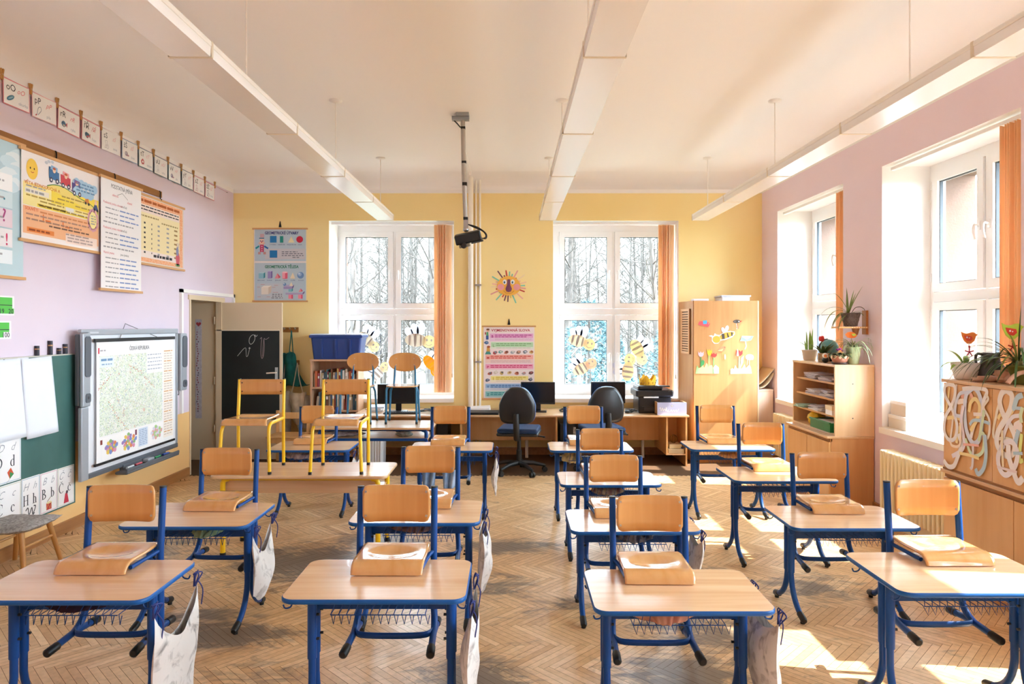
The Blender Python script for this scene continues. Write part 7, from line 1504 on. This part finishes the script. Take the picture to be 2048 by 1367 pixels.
for (dx, dz, l, dr) in ((-1, .9, .38, 1.9), (-1, 1.2, .34, 1.6), (-1, .5, .30, 1.8), (-.8, .2, .26, 1.9), (-.6, 1.6, .32, .9), (.05, 1, .24, .1), (.1, 1, .22, .15), (-.08, 1, .21, .1), (.0, 1, .26, .05), (.45, 1.2, .30, .3), (.9, .8, .2, 1.8), (.7, 1, .18, 2.0), (-1, .3, .2, 1.6), (-.3, .2, .16, 2.6), (-.9, .7, .3, 2.2)): blade(m, (-.01 + rnd.uniform(-.02, .02), rnd.uniform(-.03, .03), .11), (dx, rnd.uniform(-.4, .2), dz), l, dr, .016 if dz < 1.1 or dr > .3 else .024, LG4, 12, .3)
m.build('foliage', root); m = MB(); m.tube(smooth_path([(.0, 0, .11), (.04, 0, .17), (.09, 0, .18), (.125, .0, .16), (.133, 0, .13)], 5), .003, ink('#5a4a3e'), 6); m.build('runner', root)
# on the cabinet with ribbon pictures
ZC2 = 1.3265
root = thing('potted_seedling', 'green seedlings in a plain white pot on the cabinet with ribbon pictures', 'plant', (2.995, 4.50, ZC2)); pot(root, .062, .083, .112, mat('white_glaze', '#e9e2da', .3), .0); m = MB()
for (dx, dy, dz, l, w) in ((-.5, 0, 1, .17, .035), (-1, .1, .5, .14, .03), (-1, -.3, .3, .11, .03), (.5, -.2, .6, .11, .035), (1, .1, .4, .12, .035), (.3, .4, 1, .10, .03), (-.2, -.5, .8, .1, .03), (1, -.4, .5, .10, .03)): blade(m, (dx * .03, dy * .03, .10), (dx, dy, dz), l, 1.0, w, LG1)
m.build('foliage', root)
def bird_pick(loc, h, body, wing, label, orn, s_=1.0):
    root = thing('bird_pick', label, 'plant pick', loc, 0, 'bird picks in the flower pots'); f = Frame((0, 0, h), (1, 0, 0)); m = MB(); m.tube([(0, 0, -.10), (0, 0, h)], .002, ink('#c9b48a'), 5); m.build('stick', root)
    m = MB(); m.prism(f, [(x * s_, y * s_) for x, y in [(-.052, .048), (-.03, .038), (-.01, .036), (.015, .045), (.03, .046), (.045, .036), (.056, .03), (.046, .018), (.035, -.01), (.012, -.03), (-.012, -.03), (-.032, -.012), (-.046, .018)]][::-1], -.0015, .0015, ink(body)); m.build('bird', root)
    m = MB(); m.prism(f, [(x * s_, y * s_) for x, y in [(-.034, .026), (-.005, .022), (.018, .018), (.022, .0), (.005, -.014), (-.016, -.010), (-.028, .006)]][::-1], .0015, .003, ink(wing)); m.oval(f, -.015, .012, .006, .006, .0034, PAPER); m.oval(f, .0, .008, .004, .004, .0034, PAPER); m.build('wing', root)
    m = MB()
    for k in range(5): a = k * 1.257 + .3; m.tube([(0, -.004, h - .085), (.028 * math.cos(a), -.004, h - .085 + .028 * math.sin(a))], .004, ink(orn), 6)
    m.ball((0, -.004, h - .05), .007, ink(orn), 8, 6); m.build('ornament', root)
bird_pick((3.02, 4.50, ZC2 + .10), .165, '#f08a3c', '#e2503a', 'orange bird pick in the white pot on the cabinet', '#c02a4a', 1.0)
root = thing('watering_can', 'dark grey watering can between the two pots on the cabinet', 'watering can', (3.14, 4.47, ZC2)); CAN = mat('anthracite', '#3a3534', .45); m = MB(); m.lathe((0, 0, 0), [(.09, 0), (.092, .07), (.055, .12), (.05, .175), (.044, .175), (.046, .12)], CAN, 24); m.build('body', root); m = MB(); m.tube(smooth_path([(-.05, 0, .165), (-.085, 0, .17), (-.098, 0, .14), (-.088, 0, .08)], 5), .008, CAN, 8); m.build('handle', root); m = MB(); m.tube([(.07, 0, .04), (.19, -.03, .14)], [.018, .010], CAN, 10); m.build('spout', root)
root = thing('potted_dracaena', 'dark arching long-leaved plant in an olive pot at the near end of the cabinet', 'plant', (3.10, 4.13, ZC2)); pot(root, .06, .08, .115, mat('olive_pot', '#7c8040', .45)); m = MB()
for i in range(46):
    a = i * 2.4; sp = rnd.uniform(.4, 1.3); dx, dy = math.cos(a), math.sin(a)
    if dy > .3: sp *= 1.2
    blade(m, (-.03 + .02 * dx, .02 * dy, .14), (dx * sp, dy * sp, rnd.uniform(.3, 1.2)), rnd.uniform(.20, .42), rnd.uniform(.8, 2.0), .013, LG2 if i % 3 else LG4, 12, .3)
for (dx, dy, dz, l, dr) in ((-1, .2, .55, .42, 1.3), (-1, .1, .75, .48, 1.5), (-1, -.1, .3, .34, 1.6), (-1, .3, .9, .40, 1.9), (-1, -.2, .1, .30, 1.0), (.05, 0, 1, .34, .02), (-.9, -.3, -.1, .24, .9), (-1, .4, .4, .46, 1.2)): blade(m, (-.03, 0, .14), (dx, dy, dz), l, dr, .014, LG2, 14, .3)
m.v = [(min(x, XR - .012 - 3.10), y, z) for x, y, z in m.v]
m.build('foliage', root); m = MB(); m.ball((-.03, 0, .13), .022, ink('#8f8a5a'), 10, 8); m.build('crown_base', root)
bird_pick((3.055, 4.16, ZC2 + .11), .20, '#b4d24a', '#d23f2a', 'lime green bird pick with a red wing in the olive pot', '#a8281e', 1.25)
CLAY = noisy('pink_clay', '#c9957a', '#dcb094', 20, rough=.8, bump=.5)
m = MB(); m.ball((0, 0, .018), (.115, .03, .02), CLAY, 20, 10, .6, 4); o = m.build('driftwood', loc=(3.02, 4.30, ZC2)); tag(o, 'flat clay-coloured driftwood piece lying before the watering can', 'driftwood', 'driftwood and shells on the cabinet')
m = MB(); m.ball((0, 0, .038), (.06, .05, .042), noisy('orange_stone', '#d9a27e', '#efc3a0', 9, rough=.8, bump=.6), 20, 14, .9, 7); m.tube(smooth_path([(-.04, -.03, .02), (-.01, -.05, .07), (.03, -.045, .075), (.06, -.02, .04)], 5), .012, CLAY, 8); o = m.build('seashell', loc=(3.06, 4.20, ZC2)); tag(o, 'big twisted orange shell on the cabinet beside the driftwood arch', 'seashell')
m = MB(); m.tube(smooth_path([(-.09, .0, .008), (-.06, 0, .045), (-.01, 0, .072), (.05, 0, .07), (.10, .01, .04), (.14, .02, .02)], 6), [.013] * 31, CLAY, 10); o = m.build('driftwood_arch', loc=(3.03, 4.04, ZC2 + .004)); tag(o, 'arched piece of pinkish driftwood at the near end of the cabinet', 'driftwood', 'driftwood and shells on the cabinet')

# ------------------------------------------------------------------ ceiling lamps: three rows of troughs on rods
LAMPW = mat('lamp_white', '#f2ede6', .5); DIFF = mat('lamp_diffuser', '#f3f0ee', .22, spec=.6); LINE = mat('lamp_joint', '#ddd0ba', .5)
JO = [8.36, 7.13, 5.91, 4.60, 3.285, 2.0, .72]
def lamp_row(xc, label):
    root = thing('ceiling_lamp', label, 'ceiling lamp', (xc, 0, 0), 0, 'rows of trough lamps'); zb, zt = EYE + 1.29, EYE + 1.365
    for i in range(6):
        y1, y0 = JO[i] - .004, JO[i + 1] + .004
        m = MB(); m.prism(Frame((0, y1, zb), (1, 0, 0)), [(-.096, 0), (.096, 0), (.101, .045), (-.101, .045)], -(y1 - y0), 0, DIFF) if False else None
        V = [(-.097, y0, zb), (.097, y0, zb), (.101, y0, zb + .046), (-.101, y0, zb + .046), (-.097, y1, zb), (.097, y1, zb), (.101, y1, zb + .046), (-.101, y1, zb + .046)]
        m.add(V, [(0, 1, 5, 4)[::-1], (1, 2, 6, 5)[::-1], (2, 3, 7, 6)[::-1], (3, 0, 4, 7)[::-1], (0, 3, 2, 1)[::-1], (4, 5, 6, 7)[::-1]], DIFF); m.build('diffuser', root)
        m = MB(); m.rbox(-.104, .104, y0, y1, zb + .0465, zt, .006, LAMPW); m.build('housing', root)
    for y in JO[:-1]:
        m = MB(); m.box(-.105, .105, y - .012, y + .006, zb - .003, zb + .004, LINE)
        for s_ in (-1, 1): m.box(s_ * .1025 - .003, s_ * .1025 + .003, y - .012, y + .006, zb, zt, LINE)
        m.build('end_frame', root)
    for y in (8.05, 6.0, 3.97, 1.9):
        m = MB(); m.cyl((0, y, zt + .02), (0, y, ZC - .012), .005, LAMPW, 8); m.tube([(0, y, zt - .002), (.012, y, zt + .02), (0, y, zt + .045)], .005, LAMPW, 6); m.build('rod', root)
        m = MB(); m.lathe((0, y, ZC - .022), [(.012, 0), (.055, .012), (.055, .0215)], LAMPW, 20); m.build('ceiling_rose', root)
lamp_row(-1.54, 'row of white trough lamps nearest the map board wall'); lamp_row(.45, 'row of white trough lamps over the middle aisle'); lamp_row(2.32, 'row of white trough lamps nearest the sunny windows')
# ------------------------------------------------------------------ trees outside
BARK = noisy('bark', '#393430', '#514b46', 14, (1, 1, .3), .95, .1); TWIG = mat('twig_bark', '#3d3935', .95, spec=.1)
def bare_tree(x, y, z, h, seed, label, lean=0.0, r0=.09, dens=1.0, first=.25):
    r = random.Random(seed); root = thing('bare_tree', label, 'tree', (x, y, z), 0, 'bare trees beyond the windows')
    m = MB(); P = [Vector((0, 0, 0))]; d = Vector((lean, 0, 1)).normalized(); n = 12
    for i in range(n): d = (d + Vector((r.uniform(-.05, .05), r.uniform(-.05, .05), .06))).normalized(); P.append(P[-1] + d * h / n)
    m.tube(P, [r0 * (1 - .85 * i / n) for i in range(n + 1)], BARK, 8); m.build('trunk', root)
    m = MB()
    def br(p, d, l, rad, lev):
        k = 4; Q = [p]; dd = d
        for i in range(k): dd = (dd + Vector((r.uniform(-.25, .25), r.uniform(-.25, .25), r.uniform(-.05, .18)))).normalized(); Q.append(Q[-1] + dd * l / k)
        m.tube(Q, [rad * (1 - .75 * i / k) for i in range(k + 1)], TWIG if lev else BARK, 4 if lev else 5, cap=False)
        if lev < 3:
            for _ in range(int((5, 5, 4)[lev] * dens)):
                i = r.randint(1, k); t = (Q[i] - Q[i - 1]).normalized(); a = Vector((r.uniform(-1, 1), r.uniform(-1, 1), r.uniform(-.4, .8))).normalized(); br(Q[i], (t * .8 + a * .9).normalized(), l * r.uniform(.4, .65), rad * .5, lev + 1)
    for i in range(2, n + 1):
        if i / n < first: continue
        for _ in range(2):
            a = r.uniform(0, 6.28); br(P[i], Vector((math.cos(a), math.sin(a), r.uniform(.15, .9))).normalized(), h * (.34 - .18 * i / n) * r.uniform(.7, 1.2), r0 * (.30 - .2 * i / n), 0)
    m.build('branches', root)
GZ = -3.0
kinds = ('slim bare tree', 'crooked bare tree', 'thick bare tree')
TR = [(-3.95, 17.0, 11, .12, 0, 'pale-trunked bare tree in the left pane of the window behind the oval-backed chairs'), (-2.55, 19.5, 12, .16, .05, 'thick bare tree seen through the right pane of the window behind the oval-backed chairs'), (-5.6, 22.0, 13, .12, 0, 'slim bare tree at the left edge of the window behind the oval-backed chairs'),
      (-3.2, 26.0, 14, .14, -.03, 'bare tree farther back between the two trunks behind the oval-backed chairs'), (1.25, 21.0, 13, .14, .06, 'bare tree leaning beyond the spruces, left pane above the printer'), (4.3, 20.0, 13, .13, -.05, 'branching bare tree beyond the spruces, right pane above the printer'), (2.6, 28.0, 15, .15, 0, 'far bare tree between the two panes above the printer'), (-.6, 24.0, 13, .13, .1, 'bare tree hidden between the two back windows'), (6.6, 27.0, 15, .14, 0, 'far bare tree beyond the cupboard corner')]
for i, (x, y, h, r0, ln_, l) in enumerate(TR):
    l = l.replace('the window behind the oval-backed chairs', 'the window with oval-backed chairs')
    bare_tree(x, y, GZ, h, 100 + i, l, ln_, r0, 1.0, .22)
# woodland far behind: nobody could count it
r = random.Random(77); m = MB()
for i in range(150):
    x, y = r.uniform(-22, 20), r.uniform(32, 55); h = r.uniform(9, 15); rr = r.uniform(.06, .14); l_ = r.uniform(-.05, .05); m.tube([(x, y, GZ), (x + l_ * h, y, GZ + h)], [rr, rr * .3], TWIG, 5, cap=False)
    for _ in range(26):
        q = r.uniform(.12, 1); a = r.uniform(0, 6.28); l = h * .25 * (1.15 - q); p = Vector((x + l_ * h * q, y, GZ + h * q)); e = p + Vector((math.cos(a), math.sin(a), r.uniform(.2, .9))) * l; m.tube([p, (p + e) / 2 + Vector((r.uniform(-.15, .15), 0, .1)), e], [.028, .02, .008], TWIG, 3, cap=False)
        for __ in range(3): e2 = e + Vector((r.uniform(-.7, .7), r.uniform(-.4, .4), r.uniform(-.2, .7))); m.tube([(p + e) / 2, e2], [.014, .006], TWIG, 3, cap=False)
o = m.build('woodland'); tag(o, 'pale bare woodland far behind the garden trees', 'woodland', kind='stuff')
m = MB(); grid(m, lambda u, v: (-80 + 160 * u, 46 + 60 * v, GZ + 26 * v ** .8 + 1.2 * math.sin(u * 19) * v), 30, 10, noisy('pale_slope', '#5e5c56', '#706e66', .8, rough=.95, detail=6)); o = m.build('hill'); struct(o, 'pale wooded slope far outside', 'hill')
SPR = noisy('spruce_needles', '#324a4e', '#5c7b80', 4, rough=.7, spec=.3)
def spruce(x, y, h, rad, seed, label):
    r = random.Random(seed); root = thing('blue_spruce', label, 'tree', (x, y, GZ), 0, 'blue spruces outside'); m = MB(); m.tube([(0, 0, 0), (0, 0, h)], [.11, .02], BARK, 8); m.build('trunk', root)
    m = MB(); V = []; Fs = []
    n = 1700
    for i in range(n):
        q = r.uniform(.30, .99); a = r.uniform(0, 6.28); R0 = rad * (1 - q) ** .8 * r.uniform(.55, 1.06) + .05; p = Vector((math.cos(a) * R0, math.sin(a) * R0, h * q - .12 * R0)); out = Vector((math.cos(a), math.sin(a), r.uniform(-.25, .35)))
        for k in range(7):                               # a spray of needles
            d = (out + Vector((r.uniform(-.8, .8), r.uniform(-.8, .8), r.uniform(-.5, .7)))).normalized(); l = r.uniform(.07, .16); w = d.cross(Vector((r.uniform(-1, 1), r.uniform(-1, 1), 1))).normalized() * .016; o = len(V); V += [p - w, p + w, p + d * l]; Fs.append((o, o + 1, o + 2))
    m.add(V, Fs, SPR); m.build('foliage', root)
spruce(1.95, 17.0, 5.35, 2.3, 5, 'blue spruce seen through the left pane above the monitors'); spruce(4.35, 18.0, 5.2, 2.1, 6, 'blue spruce seen through the right pane above the printer'); spruce(3.0, 20.5, 4.7, 1.5, 7, 'smaller blue spruce farther back between the other two')
